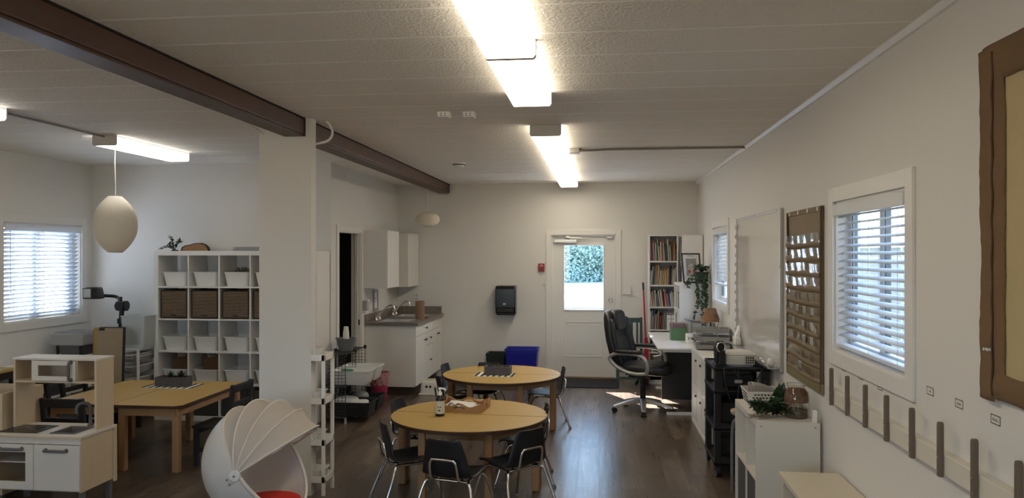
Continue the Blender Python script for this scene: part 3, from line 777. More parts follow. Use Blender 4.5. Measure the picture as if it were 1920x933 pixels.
# ================================================================== left wall: low shelf, projector, boards
LX1 = -5.42
t = thing('low_shelf', 'long low white cubby shelf under the window with the tilted blind', 'shelf', (-5.6, 6.6, 0))
y0, y1, zt_ = 5.2, 8.12, .70
MB().box(XL+.015, y0, zt_-.03, LX1, y1, zt_).build('top_panel', WHITE, t, bevel=.002)
MB().box(XL+.015, y0, .0, LX1, y0+.02, zt_-.03).build('side_panel', WHITE, t); MB().box(XL+.015, y1-.02, 0, LX1, y1, zt_-.03).build('side_panel', WHITE, t)
MB().box(XL+.015, y0+.02, .05, LX1, y1-.02, .07).build('bottom_panel', WHITE, t); MB().box(XL+.015, y0+.02, .36, LX1, y1-.02, .375).build('shelf_board', WHITE, t)
for k in range(1, 8): m = MB(); m.box(XL+.03, y0+k*.365, .07, LX1-.003, y0+k*.365+.015, .36); m.box(XL+.03, y0+k*.365, .375, LX1-.003, y0+k*.365+.015, zt_-.03); m.build('divider', WHITE, t)
MB().box(XL+.015, y0+.02, .07, XL+.025, y1-.02, zt_-.03).build('back_panel', WHITE, t)
for k, (yy, zz) in enumerate(((5.75, .376), (6.12, .376), (6.48, .376), (6.85, .376), (7.22, .376))):
    m = MB(); m.box(-5.72, yy-.13, zz, LX1-.03, yy+.13, zz+.11); o = m.build('paper_tray', mat('dark_grey_tray', (.05,.05,.055), .6), bevel=.004)
    tag(o, f'dark grey tray in the low shelf under the window, {ORD[k]} from the camera', 'tray', 'dark trays in the low shelf')

# overhead projector
OHP = mat('projector_grey', (.34,.34,.33), .5, bump=.02, bscale=200)
pb = P(151, 640, Y=7.75); zb = .70
t = thing('overhead_projector', 'grey overhead projector with black arm on the low shelf by the window', 'projector', (-5.45, 7.65, zb))
bx0, bx1, by0, by1 = -5.72, -5.10+.02, 7.50, 7.86
bx1 = -5.36
MB().box(bx0, by0, zb+.14, bx1, by1, zb+.27).build('body', OHP, t, bevel=.02, bseg=3)
MB().box(bx0+.02, by0+.02, zb+.27, bx1-.02, by1-.02, zb+.276).build('stage_glass', mat('stage_glass', (.25,.27,.28), .15), t)
m = MB(); m.tbox(zb+.03, zb+.14, (bx0+.07, by0+.06, bx1-.07, by1-.06), (bx0+.04, by0+.03, bx1-.04, by1-.03)); m.build('lamp_housing', mat('projector_dark', (.12,.12,.12), .5), t, bevel=.01)
for k, (a, b) in enumerate(((bx0+.05, by0+.04), (bx1-.05, by0+.04), (bx0+.05, by1-.04), (bx1-.05, by1-.04))):
    MB().cyl((a, b, zb+.0005), (a, b, zb+.14), .012, .018, 10).build('foot', BLACK, t)
# arm post stands at the corner of the body
ap = P(227, 600, D=8.35)
post = P(227, 602, D=8.3); kn = P(229, 573, D=8.3); bend = P(214, 555, D=8.27); tip = P(193, 553.5, D=8.2); hd = P(178, 549, D=8.15)
bot = Vector((post.x, post.y, zb+.16))
m = MB(); m.tube([bot, Vector((post.x, post.y, post.z)), kn], .026, 10); m.tube([Vector((post.x, post.y, post.z-.02)), Vector((post.x, post.y, post.z+.03))], .04, 10); m.build('post', BLACK, t, smooth=40)
m = MB(); m.box(min(bx1-.02, post.x), post.y-.03, zb+.15, max(post.x+.03, bx1), post.y+.03, zb+.18); m.build('post_bracket', BLACK, t, bevel=.004)
m = MB(); m.cyl(kn+Vector((-.05,.0,0)), kn+Vector((.055,0,0)), .055, seg=16); m.cyl(kn+Vector((0,-.06,0)), kn+Vector((0,.05,0)), .05, seg=16); m.tube([kn+Vector((-.01,-.03,.0)), kn+Vector((-.005,-.03,.10))], .026, 8); m.build('focus_knob', BLACK, t, smooth=40)
m = MB(); m.tube(smoothpath([kn, kn.lerp(bend, .55)+Vector((.015,0,.02)), bend, tip, hd], 6), .018, 10, rr=None); m.build('arm', BLACK, t, smooth=50)
d_ = (hd - tip).normalized()
M = Matrix.Translation(hd) @ Matrix.Rotation(math.radians(12), 4, 'Z')
m = MB(); m.tbox(-.062, .062, (-.10,-.055,.085,.06), (-.085,-.055,.06,.06), M); m.build('head', BLACK, t, bevel=.018)
m = MB(); m.box(-.098, -.068, -.056, -.0, -.05, .054, M); m.build('lens_frame', BLACK, t, bevel=.004)
m = MB(); m.box(-.088, -.0715, -.046, -.012, -.067, .046, M); m.build('mirror', mat('mirror_glass', (.62,.66,.7), .05, 1.0), t)
c = MB(); c.tube(smoothpath([(-5.62, 7.42, .706), (-5.52, 7.36, .706), (-5.42, 7.40, .706), (-5.44, 7.48, .71), (-5.5, 7.47, .715)]), .006, 6)
tag(c.build('power_cable', BLACK, smooth=60), 'coiled black power cord under the overhead projector', 'cord')

# stack of boards with binder clip
bp0 = P(196, 662, Y=7.45); bp1 = P(239, 662, Y=7.45)
CARD = mat('cardboard_tan', (.33,.26,.17), .75, var=.06)
# the boards stand on a small stool so that they reach above the low shelf
tb = thing('board_stand', 'small dark wooden stand under the tan boards', 'stand', (bp0.x+.1, 7.4, 0))
MB().box(bp0.x-.08, 7.22, .42, bp0.x+.34, 7.56, .45).build('top', BLACKW, tb, bevel=.003)
for a in (-.06, .32):
    for b in (7.24, 7.54): MB().box(bp0.x+a-.018, b-.018, 0, bp0.x+a+.018, b+.018, .42).build('leg', BLACKW, tb)
def board(m_, yo, h, xo, w, lab, rz=4):
    M = Matrix.Translation((bp0.x+xo, 7.30+yo, .4505)) @ Matrix.Rotation(math.radians(rz), 4, 'Z') @ Matrix.Rotation(math.radians(-3), 4, 'X')
    mm = MB(); mm.box(0, 0, 0, w, .008, h, M)
    tag(mm.build('drawing_board', m_, bevel=.002), lab, 'board', 'boards by the projector'); return M
Mb = board(CARD, 0, .60, 0, .27, 'tan board in front with the black binder clip')
board(mat('board_black', (.03,.03,.03), .6), .02, .61, .012, .275, 'black backed board just behind the tan board')
board(mat('board_amber', (.42,.27,.07), .6), .045, .60, -.055, .20, 'amber edged board behind the tan board')
board(mat('board_amber2', (.34,.22,.07), .6), .07, .585, -.085, .20, 'amber brown board at the back of the stack of boards')
bc = thing('binder_clip', 'black binder clip on the top edge of the tan board', 'clip', tuple(Mb @ Vector((.055, 0, .58))))
m = MB(); m.prism([(-.012, .575), (.020, .575), (.006, .612), (.002, .612)], .03, .085, 'X', Mb); m.build('body', BLACK, bc)
m = MB()
for s_ in (-.012, .018):
    m.tube([Mb @ Vector(q) for q in ((.045, s_, .60), (.043, s_*1.5, .63), (.055, s_*1.7, .645), (.068, s_*1.5, .63), (.066, s_, .60))], .0022, 6)
m.build('handle', STEEL, bc)

# wire drawer unit with translucent tote on top
q0 = P(226, 735, D=7.75); dx0_, dy0_ = -4.985-.19, 7.72
q = P(224, 662, Y=7.62); q2 = P(285, 662, Y=7.62)
ux0, ux1, uy0, uy1, uzt = q.x, min(q2.x, SX0-.012), 7.62, 8.02, .80
t = thing('drawer_unit', 'white wire drawer unit on casters next to the cube shelf', 'drawer unit', ((ux0+ux1)/2, (uy0+uy1)/2, 0))
MB().box(ux0, uy0, uzt-.018, ux1, uy1, uzt).build('top_panel', WHITEM, t, bevel=.003)
for a in (ux0+.012, ux1-.012):
    for b in (uy0+.012, uy1-.012):
        l = MB().box(a-.011, b-.011, .075, a+.011, b+.011, uzt-.018).build('post', WHITEM, t, bevel=.002)
        w = MB(); w.cyl((a-.009, b, .026), (a+.009, b, .026), .0255, seg=16); w.box(a-.012, b-.006, .03, a+.012, b+.006, .075); w.build('caster', mat('caster_grey', (.35,.35,.35), .4), t)
m = MB()
for z in (.12, .72): m.tube([(ux0+.012, uy0+.012, z), (ux1-.012, uy0+.012, z), (ux1-.012, uy1-.012, z), (ux0+.012, uy1-.012, z)], .006, 6, closed=True)
m.build('rail', WHITEM, t)
DRW = mat('drawer_mesh', (.40,.40,.40), .5, bump=.3, bscale=300)
for k in range(5):
    z = .745 - k*.125
    m = MB(); m.tbox(z-.085, z-.005, (ux0+.045, uy0+.02, ux1-.045, uy1-.04), (ux0+.028, uy0+.004, ux1-.028, uy1-.03)); dr = m.build('drawer', DRW, t, bevel=.01)
    m = MB(); m.tube([(ux0+.024, uy0+.0, z), (ux1-.024, uy0, z), (ux1-.024, uy1-.02, z), (ux0+.024, uy1-.02, z)], .005, 6, closed=True); m.build('rim', WHITEM, dr)
    xm = (ux0+ux1)/2; m = MB(); m.tube([(xm-.045, uy0+.0, z-.015), (xm+.045, uy0, z-.015), (xm+.035, uy0+.005, z-.045), (xm-.035, uy0+.005, z-.045)], .006, 6, closed=True); hh = m.build('handle', WHITEM, dr)
TOTE = mat('tote_plastic', (.70,.76,.78), .35, trans=.2, ior=1.1)
white_bin(((ux0+ux1)/2+.012, uy0+.20, uzt+.001), .285, .36, .345, 0, 'translucent storage tote standing on the wire drawer unit', None, TOTE, 'storage_tote', 'tote', tp=.86)
# terracotta cup low behind drawer unit

# ================================================================== children's furniture on the left: two rectangular tables
def rect_table(xc, yc, label, cut=None, w=.605, L=1.2, h=.565):
    t = thing('rectangular_table', label, 'table', (xc, yc, 0), 0, 'maple play tables pushed together')
    a, b = w/2, L/2; k = .05
    pl = [(-a+k,-b),(a-k,-b),(a,-b+k),(a,b-k),(a-k,b),(-a+k,b),(-a,b-k),(-a,-b+k)] if cut is None else \
         ([(-a,-b),(a-k,-b),(a,-b+k),(a,b-k),(a-k,b),(-a,b)] if cut > 0 else [(-a+k,-b),(a,-b),(a,b),(-a+k,b),(-a,b-k),(-a,-b+k)])
    m = MB(); m.prism(pl, h-.026, h-.001, 'Z'); e = m.build('edge_band', EDGEB, t, local=True, bevel=.004)
    m = MB(); m.prism([(x*.992, y*.996) for x, y in pl], h-.004, h, 'Z'); m.build('tabletop', LAMTOP, t, local=True)
    m = MB()
    for s in (-1, 1):
        m.box(-a+.06, s*(b-.05)-.01, h-.095, a-.06, s*(b-.05)+.01, h-.026); m.box(s*(a-.05)-.01, -b+.06, h-.095, s*(a-.05)+.01, b-.06, h-.026)
    m.build('apron', MAPLE, t, local=True)
    for sx in (-1, 1):
        for sy in (-1, 1):
            m = MB(); m.box(sx*(a-.065)-.029, sy*(b-.075)-.029, 0, sx*(a-.065)+.029, sy*(b-.075)+.029, h-.026); m.build('leg', MAPLE, t, local=True, bevel=.008)
    return t
rect_table(-3.71, 6.56, 'rectangular maple table with clipped corners beside the black child chair', cut=1)
rect_table(-4.32, 6.56, 'rectangular maple table on the window side, behind the toy kitchen', cut=-1)
# striped mat and planter
def striped_mat(c, L, w, h, label, n=15, rz=0):
    t = thing('striped_mat', label, 'mat', c, rz)
    m = MB(); m.box(-L/2, -w/2, 0, L/2, w/2, .003); m.build('cloth', PAPER, t, local=True)
    m = MB(); s = L/n
    for k in range(n):
        if k % 2 == 0: m.box(-L/2+(k+.08)*s+.002, -w/2+.003, .003, -L/2+(k+.98)*s, w/2-.003, .0042)
    m.build('stripe', BLACKM, t, local=True)
a = P(232, 740, Z=.565); b = P(327, 727, Z=.565)
striped_mat((-3.985, 6.86, .5655), .50, .26, .56, 'black and white striped mat across the two rectangular tables', 15, math.radians(0))
DKBOX = mat('dark_planter', (.085,.08,.085), .7, var=.25, vscale=30)
def planter(c, L, w, h, label, rz=0, div=2):
    t = thing('planter_box', label, 'box', c, rz)
    m = MB(); k = .012
    m.box(-L/2, -w/2, 0, L/2, -w/2+k, h); m.box(-L/2, w/2-k, 0, L/2, w/2, h); m.box(-L/2, -w/2+k, 0, -L/2+k, w/2-k, h); m.box(L/2-k, -w/2+k, 0, L/2, w/2-k, h); m.box(-L/2+k, -w/2+k, 0, L/2-k, w/2-k, .01)
    m.build('box', DKBOX, t, local=True, bevel=.002)
    m = MB()
    for i in range(div): x = -L/2 + L*(i+1)/(div+1); m.box(x-.004, -w/2+k, .01, x+.004, w/2-k, h-.004)
    m.build('divider', DKBOX, t, local=True)
    return t
planter((-3.985, 6.87, .5702), .30, .14, .085, 'dark wooden planter box with succulents on the play tables', 0)
SUCC = mat('succulent', (.028,.045,.028), .5, var=.3)
for k, (dx, R_) in enumerate(((-.03, .05), (.075, .065))):
    m = MB(); c = Vector((-3.985+dx, 6.87, .5705+.072))
    for ringi in range(3):
        for i in range(9):
            a = 2*PI*i/9 + ringi*.35; el = .5 + ringi*.42
            m.leaf(c, (math.cos(a)*math.cos(el), math.sin(a)*math.cos(el), math.sin(el)), (0,0,1), R_*(1-.08*ringi)+.02, .018, fold=.15, droop=-.05)
    m.lathe([(0,-.04),(.03,-.04),(.035,0),(0,.008)], c, 10)
    tag(m.build('succulent', SUCC, clean=False), ('spiky dark succulent, shorter of the two in the planter', 'spiky dark succulent, taller of the two in the planter')[k], 'plant', 'succulents in the planter')

# black wooden child chairs
def child_chair(x, y, rz, label, proto=[None]):
    if proto[0]: return dup(proto[0], (x, y, 0), rz, label)
    t = thing('child_chair', label, 'chair', (x, y, 0), rz, 'black wooden child chairs'); w, d, sh, bh = .36, .33, .345, .70
    MB().box(-w/2, -d/2, sh-.022, w/2, d/2+.01, sh).build('seat', BLACKW, t, local=True, bevel=.006)
    for s in (-1, 1):
        MB().box(s*(w/2-.022)-.02, d/2-.045, 0, s*(w/2-.022)+.02, d/2-.005, sh-.022).build('leg', BLACKW, t, local=True, bevel=.004)
        m = MB(); m.prism([(-d/2-.005, 0), (-d/2+.035, 0), (-d/2+.035, sh), (-d/2-.015, bh), (-d/2-.05, bh-.005), (-d/2-.005, sh)], s*(w/2-.02)-.018, s*(w/2-.02)+.018, 'X'); m.build('leg', BLACKW, t, local=True, bevel=.004)
        MB().box(s*(w/2-.022)-.01, -d/2+.03, .12, s*(w/2-.022)+.01, d/2-.04, .155).build('stretcher', BLACKW, t, local=True)
    M = Matrix.Translation((0, -d/2-.028, bh-.075)) @ Matrix.Rotation(math.radians(7), 4, 'X'); MB().box(-w/2+.02, -.011, 0, w/2-.02, .011, .07, M).build('top_rail', BLACKW, t, local=True, bevel=.008)
    M = Matrix.Translation((0, -d/2-.012, bh-.20)) @ Matrix.Rotation(math.radians(7), 4, 'X'); MB().box(-w/2+.02, -.009, 0, w/2-.02, .009, .045, M).build('back_rail', BLACKW, t, local=True, bevel=.004)
    MB().box(-w/2+.02, -d/2+.0, sh-.08, w/2-.02, -d/2+.022, sh-.022).build('apron', BLACKW, t, local=True); MB().box(-w/2+.03, d/2-.03, sh-.075, w/2-.03, d/2-.01, sh-.022).build('apron', BLACKW, t, local=True)
    proto[0] = t; return t
child_chair(-3.27, 6.40, math.radians(88), 'black wooden child chair between the rectangular table and the white pod chair')
child_chair(-4.83, 6.36, math.radians(-90), 'black wooden child chair on the window side of the tables, nearer the camera')
child_chair(-4.83, 6.88, math.radians(-90), 'black wooden child chair on the window side of the tables, further from the camera')
child_chair(-4.12, 5.72, math.radians(0), 'black wooden child chair seen through the opening of the toy kitchen')

# ================================================================== toy kitchen
KX1, KY0 = -3.585, 5.0; KW, KD = .70, .385; KX0 = KX1-KW
zc, zt2, zbot = .548, 1.062, .15
BW = mat('toy_white', (.70,.66,.60), .45)
t = thing('toy_kitchen', 'birch and white toy kitchen with sink, hob and microwave', 'toy kitchen', ((KX0+KX1)/2, KY0+KD/2, 0))
uy = KY0+.185; yb = KY0+KD
# lower carcass
MB().box(KX1-.018, KY0+.004, zbot, KX1, yb-.03, zc-.02).build('side_panel', BIRCH, t, bevel=.001); MB().box(KX0, KY0+.004, zbot, KX0+.018, yb-.03, zc-.02).build('side_panel', BIRCH, t, bevel=.001)
MB().box(KX0+.018, KY0+.02, zbot, KX1-.018, yb-.03, zbot+.014).build('bottom_panel', BIRCH, t); MB().box(KX0+.018, yb-.045, zbot+.014, KX1-.018, yb-.035, zc-.02).build('back_panel', BIRCH, t)
xm = (KX0+KX1)/2
MB().box(xm-.008, KY0+.02, zbot+.014, xm+.008, yb-.045, zc-.065).build('divider', BIRCH, t); MB().box(KX0+.018, KY0+.05, .335, xm-.008, yb-.045, .345).build('shelf_board', BW, t)
MB().box(KX0+.018, KY0, zc-.062, KX1-.004, KY0+.018, zc-.02).build('front_rail', BW, t, bevel=.001)
# worktop with holes for sink and hob (built as strips)
sx0, sx1, sy0, sy1 = xm+.085, KX1-.095, KY0+.06, KY0+.265
m = MB(); wx0, wx1, wy0, wy1 = KX0-.01, KX1+.012, KY0-.012, yb+.005
m.box(wx0, wy0, zc-.02, sx0, wy1, zc); m.box(sx1, wy0, zc-.02, wx1, wy1, zc); m.box(sx0, wy0, zc-.02, sx1, sy0, zc); m.box(sx0, sy1, zc-.02, sx1, wy1, zc)
m.build('worktop', BW, t, bevel=.001)
m = MB(); m.box(wx0+.0, wy0-.001, zc-.020, wx1, wy0+.004, zc-.003); m.build('worktop_edge', BIRCH, t)
SINKM = mat('sink_grey', (.10,.095,.088), .35)
m = MB(); R1 = [(sx0-.012, sy0-.012), (sx1+.012, sy0-.012), (sx1+.012, sy1+.012), (sx0-.012, sy1+.012)]; R2 = [(sx0+.01, sy0+.01), (sx1-.01, sy0+.01), (sx1-.01, sy1-.01), (sx0+.01, sy1-.01)]; R3 = [(sx0+.03, sy0+.03), (sx1-.03, sy0+.03), (sx1-.03, sy1-.03), (sx0+.03, sy1-.03)]
V = [[m.bm.verts.new((x, y, z)) for x, y in r] for r, z in ((R1, zc+.001), (R1, zc+.006), (R2, zc+.006), (R3, zc-.06))]
for A, B in zip(V, V[1:]):
    for i in range(4): m.bm.faces.new((A[i], A[(i+1)%4], B[(i+1)%4], B[i]))
m.bm.faces.new(V[-1]); m.build('sink', SINKM, t, bevel=.004)
fx, fy = (sx0+sx1)/2+.03, sy1+.05
m = MB(); m.lathe([(0,0),(.022,0),(.02,.012),(.013,.02),(.013,.06),(.011,.065),(0,.065)], (fx, fy, zc), 16); m.tube(smoothpath([(fx, fy, zc+.05), (fx, fy, zc+.13), (fx-.015, fy-.01, zc+.165), (fx-.045, fy-.035, zc+.172), (fx-.068, fy-.055, zc+.15), (fx-.07, fy-.057, zc+.10)], 6), .012, 12)
fc = m.build('faucet', GREYH, t, smooth=45)
m = MB(); m.tube([(fx+.01, fy, zc+.055), (fx+.055, fy, zc+.06)], .008, 8); m.cyl((fx+.05, fy, zc+.035), (fx+.05, fy, zc+.085), .007, seg=8); m.cyl((fx+.05, fy-.025, zc+.06), (fx+.05, fy+.025, zc+.06), .007, seg=8); m.build('tap_handle', GREYH, fc)
m = MB(); m.box(KX0+.02, KY0+.045, zc+.0005, xm-.02, KY0+.275, zc+.007); hob = m.build('hob', mat('hob_black', (.02,.02,.02), .25), t, bevel=.004)
m = MB()
for cx_, r_ in ((KX0+.10, .05), (xm-.10, .065)): m.tube([(cx_+r_*math.cos(k*.2618), KY0+.16+r_*math.sin(k*.2618), zc+.0075) for k in range(24)], .002, 6, closed=True)
m.build('hob_ring', mat('hob_ring_grey', (.10,.10,.10), .4), hob)
# doors
def toy_handle(par, x0, x1, z, y, vert=False):
    m = MB()
    if vert: m.tube([(x0, y, z), (x0, y-.022, z), (x0, y-.028, z+.012), (x0, y-.028, z+x1-.012), (x0, y-.022, z+x1), (x0, y, z+x1)], .010, 10)
    else: m.tube([(x0, y, z), (x0, y-.022, z), (x0+.012, y-.028, z), (x1-.012, y-.028, z), (x1, y-.022, z), (x1, y, z)], .010, 10)
    if vert:
        for zz in (z, z+x1): m.cyl((x0, y-.004, zz), (x0, y, zz), .015, seg=12)
    else:
        for xx in (x0, x1): m.cyl((xx, y-.004, z), (xx, y, z), .015, seg=12)
    return m.build('handle', GREYH, par, smooth=45)
dz0, dz1 = zbot+.016, zc-.066
m = MB(); a0, a1 = KX0+.004, xm-.002; wz0, wz1 = dz0+.055, dz1-.055
m.box(a0, KY0-.012, dz0, a0+.06, KY0+.003, dz1); m.box(a1-.06, KY0-.012, dz0, a1, KY0+.003, dz1); m.box(a0+.06, KY0-.012, dz0, a1-.06, KY0+.003, wz0); m.box(a0+.06, KY0-.012, wz1, a1-.06, KY0+.003, dz1)
dd = m.build('oven_door', BW, t, bevel=.0015); toy_handle(dd, a0+.085, a1-.085, dz1-.03, KY0-.012)
MB().box(a0+.06, KY0-.006, wz0, a1-.06, KY0-.003, wz1).build('oven_window', GLASS, dd)
m = MB(); m.box(xm+.002, KY0-.012, dz0, KX1-.004, KY0+.003, dz1); dd = m.build('cupboard_door', BW, t, bevel=.0015); toy_handle(dd, xm+.095, KX1-.10, dz1-.035, KY0-.012)
# dark inside of the oven
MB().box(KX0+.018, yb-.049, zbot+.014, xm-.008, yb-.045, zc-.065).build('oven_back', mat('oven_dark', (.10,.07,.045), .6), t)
# upper part
ux0_, ux1_ = KX0+.035, KX1-.012
MB().box(ux1_-.016, uy, zc+.0005, ux1_, yb, zt2-.014).build('upright', BIRCH, t, bevel=.001); MB().box(ux0_, uy, zc+.0005, ux0_+.016, yb, zt2-.014).build('upright', BIRCH, t, bevel=.001)
MB().box(ux0_-.004, uy-.005, zt2-.014, ux1_+.004, yb+.003, zt2).build('top_panel', BW, t, bevel=.001)
MB().box(ux0_+.016, uy+.002, .882, ux1_-.016, yb, .896).build('shelf_board', BIRCH, t, bevel=.001)
ma, mb_ = ux0_+.155, ux1_-.165
MB().box(ma-.014, uy+.004, .896, ma, yb, zt2-.014).build('divider', BIRCH, t); MB().box(mb_, uy+.004, .896, mb_+.014, yb, zt2-.014).build('divider', BIRCH, t)
MB().box(ux0_+.016, yb-.008, .896, ux1_-.016, yb-.003, zt2-.014).build('back_panel', BIRCH, t)
m = MB(); ya, yc_ = uy-.012, uy+.002; a0, a1, c0, c1 = ma-.002, mb_+.008, .900, zt2-.018; w0, w1, v0, v1 = a0+.05, a1-.06, c0+.033, c1-.033
m.box(a0, ya, c0, w0, yc_, c1); m.box(w1, ya, c0, a1, yc_, c1); m.box(w0, ya, c0, w1, yc_, v0); m.box(w0, ya, v1, w1, yc_, c1)
dd = m.build('microwave_door', BW, t, bevel=.0015); MB().box(w0, ya+.005, v0, w1, ya+.008, v1).build('microwave_window', GLASS, dd); toy_handle(dd, a1-.032, .13, c0+.008, ya, True)
for a in (KX0+.015, KX1-.027):
    MB().box(a-.014, KY0+.03, 0, a+.022, KY0+.06, zbot).build('leg', GREYH, t, bevel=.003)
    MB().box(a-.014, yb-.06, 0, a+.022, yb-.028, zbot).build('leg', GREYH, t, bevel=.003)
MB().box(KX1-.0005, yb-.03, zbot-.02, KX1+.014, yb+.001, zc-.02).build('back_upright', BIRCH, t, bevel=.001)
MB().box(KX0-.014, yb-.03, zbot-.02, KX0, yb+.001, zc-.02).build('back_upright', BIRCH, t, bevel=.001)

# pale play stand at the picture edge, with a tray and a yellow toy behind it
t = thing('play_stand', 'pale birch play stand standing beside the toy kitchen, cut by the picture edge', 'toy stand', (-4.65, 5.3, 0))
x1_ = KX0+.0-.03
MB().box(x1_-.62, 5.16, .06, x1_, 5.176, .80).build('front_panel', BIRCH, t, bevel=.002); MB().box(x1_-.62, 5.56, .06, x1_, 5.576, .80).build('back_panel', BIRCH, t); MB().box(x1_-.016, 5.176, .06, x1_, 5.56, .80).build('side_panel', BIRCH, t); MB().box(x1_-.62, 5.176, .06, x1_-.604, 5.56, .80).build('side_panel', BIRCH, t)
MB().box(x1_-.604, 5.176, .60, x1_-.016, 5.56, .612).build('inner_board', BLACKW, t)
for a in (x1_-.60, x1_-.02):
    for b in (5.18, 5.555): MB().box(a-.015, b-.015, 0, a+.015, b+.015, .06).build('foot', GREYH, t)
YEL = mat('toy_yellow', (.42,.31,.06), .5); YEL2 = mat('tray_yellow', (.38,.29,.10), .5)
t = thing('toy_shelf', 'dark child shelf with a yellow top beyond the play stand', 'shelf', (-5.2, 5.9, 0))
MB().box(-5.38, 5.68, .80, -4.98, 6.12, .83).build('top_panel', YEL2, t, bevel=.006); MB().box(-5.37, 5.69, .74, -4.99, 6.11, .80).build('apron', BLACKW, t)
for a in (-5.355, -5.005):
    for b in (5.705, 6.095): MB().box(a-.016, b-.016, 0, a+.016, b+.016, .74).build('leg', BLACKW, t)
t = thing('toy_telephone', 'rounded yellow toy lying on the yellow topped shelf', 'toy', (-5.1, 5.85, .83))
MB().sell((-5.10, 5.85, .875), (.11, .10, .045), .6, .7).build('body', YEL, t, smooth=60); m = MB(); m.tube(smoothpath([(-5.19,5.83,.905),(-5.15,5.82,.94),(-5.08,5.82,.94),(-5.03,5.83,.905)]), .016, 8); m.build('handle', YEL, t, smooth=60)
# ================================================================== pod chair
pc = Vector((-2.193, 4.888, .455)); PR = .388
vz = (Vector((0,0,CAMZ)) - pc).normalized(); vx = Vector((-vz.y, vz.x, 0)).normalized(); vu = vz.cross(vx)
def pv(a): return (vx*a[0] + vu*a[1] + vz*a[2])
A_ = pv((-.44,-.205,.876)).normalized(); N_ = pv((.757,.472,.45)); N_ = (N_ - A_*N_.dot(A_)).normalized(); M0 = N_.cross(A_).normalized()
if M0.dot(pv((-.5,.86,0))) < 0: M0 = -M0
t = thing('pod_chair', 'white egg-shaped children pod chair with folding fabric canopy in front of the pillar', 'chair', (pc.x, pc.y, 0))
# shell: hemisphere on the -N side, spread beyond the equator slightly
PODW = mat('pod_shell', (.70,.68,.65), .35, coat=.2)
def shp(th, ph, R=PR, lo=0):
    # ph 0 = bottom pole (-N), rim at ph = 92 deg
    return pc + (-N_*math.cos(ph) + (M0*math.cos(th) + A_*math.sin(th))*math.sin(ph))*R
m = MB(); m.grid(lambda u, v: shp(u*2*PI, math.radians(1+91*v)), 56, 22, wrapu=True); m.build('shell', PODW, t, smooth=80, solid=.012)
m = MB(); m.tube([shp(2*PI*k/64, math.radians(92), PR) for k in range(64)], .013, 8, closed=True); m.build('rim', mat('pod_rim', (.66,.62,.56), .4), t, smooth=80)
# seat base, swivel foot, cushion
m = MB(); m.lathe([(0,0),(.20,0),(.21,.012),(.19,.03),(.06,.04),(.05,.06),(.09,.075),(0,.078)], (pc.x, pc.y, 0), 32); m.build('swivel_base', WHITEP, t, smooth=40)
RED = mat('red_cushion', (.55,.02,.012), .8, bump=.05)
sc_ = pc + Vector((0,0,-.30)) + vx*.03
Mq = Matrix.Translation(sc_) @ Matrix.Rotation(0, 4, 'Z')
m = MB(); m.sell(sc_, (.20,.20,.05), .5, .9, 32, 12); m.build('cushion', RED, t, smooth=70)
# canopy: five ribs, fabric sagging between
CAN = bpy.data.materials.new('canopy_fabric'); CAN.use_nodes = True
nb = CAN.node_tree.nodes['Principled BSDF']; nb.inputs['Base Color'].default_value = (.66,.61,.55,1); nb.inputs['Roughness'].default_value = .85
tr_ = CAN.node_tree.nodes.new('ShaderNodeBsdfTranslucent'); tr_.inputs[0].default_value = (.6,.56,.5,1); mxs = CAN.node_tree.nodes.new('ShaderNodeMixShader'); mxs.inputs[0].default_value = .3
no_ = CAN.node_tree.nodes['Material Output']; CAN.node_tree.links.new(nb.outputs[0], mxs.inputs[1]); CAN.node_tree.links.new(tr_.outputs[0], mxs.inputs[2]); CAN.node_tree.links.new(mxs.outputs[0], no_.inputs[0])
tcn = CAN.node_tree.nodes.new('ShaderNodeTexCoord'); nz = CAN.node_tree.nodes.new('ShaderNodeTexNoise'); nz.inputs['Scale'].default_value = 14; nz.inputs['Detail'].default_value = 5; bp = CAN.node_tree.nodes.new('ShaderNodeBump'); bp.inputs['Strength'].default_value = .45; bp.inputs['Distance'].default_value = .02
CAN.node_tree.links.new(tcn.outputs['Object'], nz.inputs[0]); CAN.node_tree.links.new(nz.outputs['Fac'], bp.inputs['Height']); CAN.node_tree.links.new(bp.outputs[0], nb.inputs['Normal'])
RB = [math.radians(a) for a in (3, 24, 46, 68, 91)]
def cp(phi, s, R):   # s 0..1 from pivot A to pivot B
    a = PI*s
    return pc + (A_*math.cos(a) + (M0*math.cos(phi) + N_*math.sin(phi))*math.sin(a))*R
for k in range(4):
    def f(u, v, k=k):
        phi = RB[k] + (RB[k+1]-RB[k])*u
        sag = 4*u*(1-u)
        s = .035 + .93*v
        return cp(phi, s, PR*(1.03 - .065*sag*math.sin(PI*s)))
    MB().grid(f, 8, 26).build('canopy_panel', CAN, t, smooth=80)
def f(u, v):
    s = .06 + .88*v
    return cp(RB[-1], s, PR*(1.03)) + (Vector((0,0,-1))*(.020+.008*math.sin(v*40)) - N_*.008)*u*math.sin(PI*s)
MB().grid(f, 3, 60).build('valance', CAN, t, smooth=80)
for k in range(5):
    MB().tube([cp(RB[k], .02+.96*i/30, PR*1.032) for i in range(31)], .0055, 7).build('rib', mat('rib_tape', (.70,.66,.60), .6), t, smooth=80)
m = MB(); q = pc + A_*PR*1.0
out_ = A_
m.cyl(q + out_*.002, q + out_*.022, .036, .033, seg=24); m.build('pivot', WHITEP, t, bevel=.003)
for k, (a, b) in enumerate(((0, 0), (-.045, -.02), (-.03, -.05))):
    c = q + M0*(-a)*0 + vx*a + vu*b + out_*(.022 if k == 0 else .010)
    m = MB(); m.cyl(c - out_*.004, c + out_*.006, .007, seg=10); m.build('screw', CHROME, t)

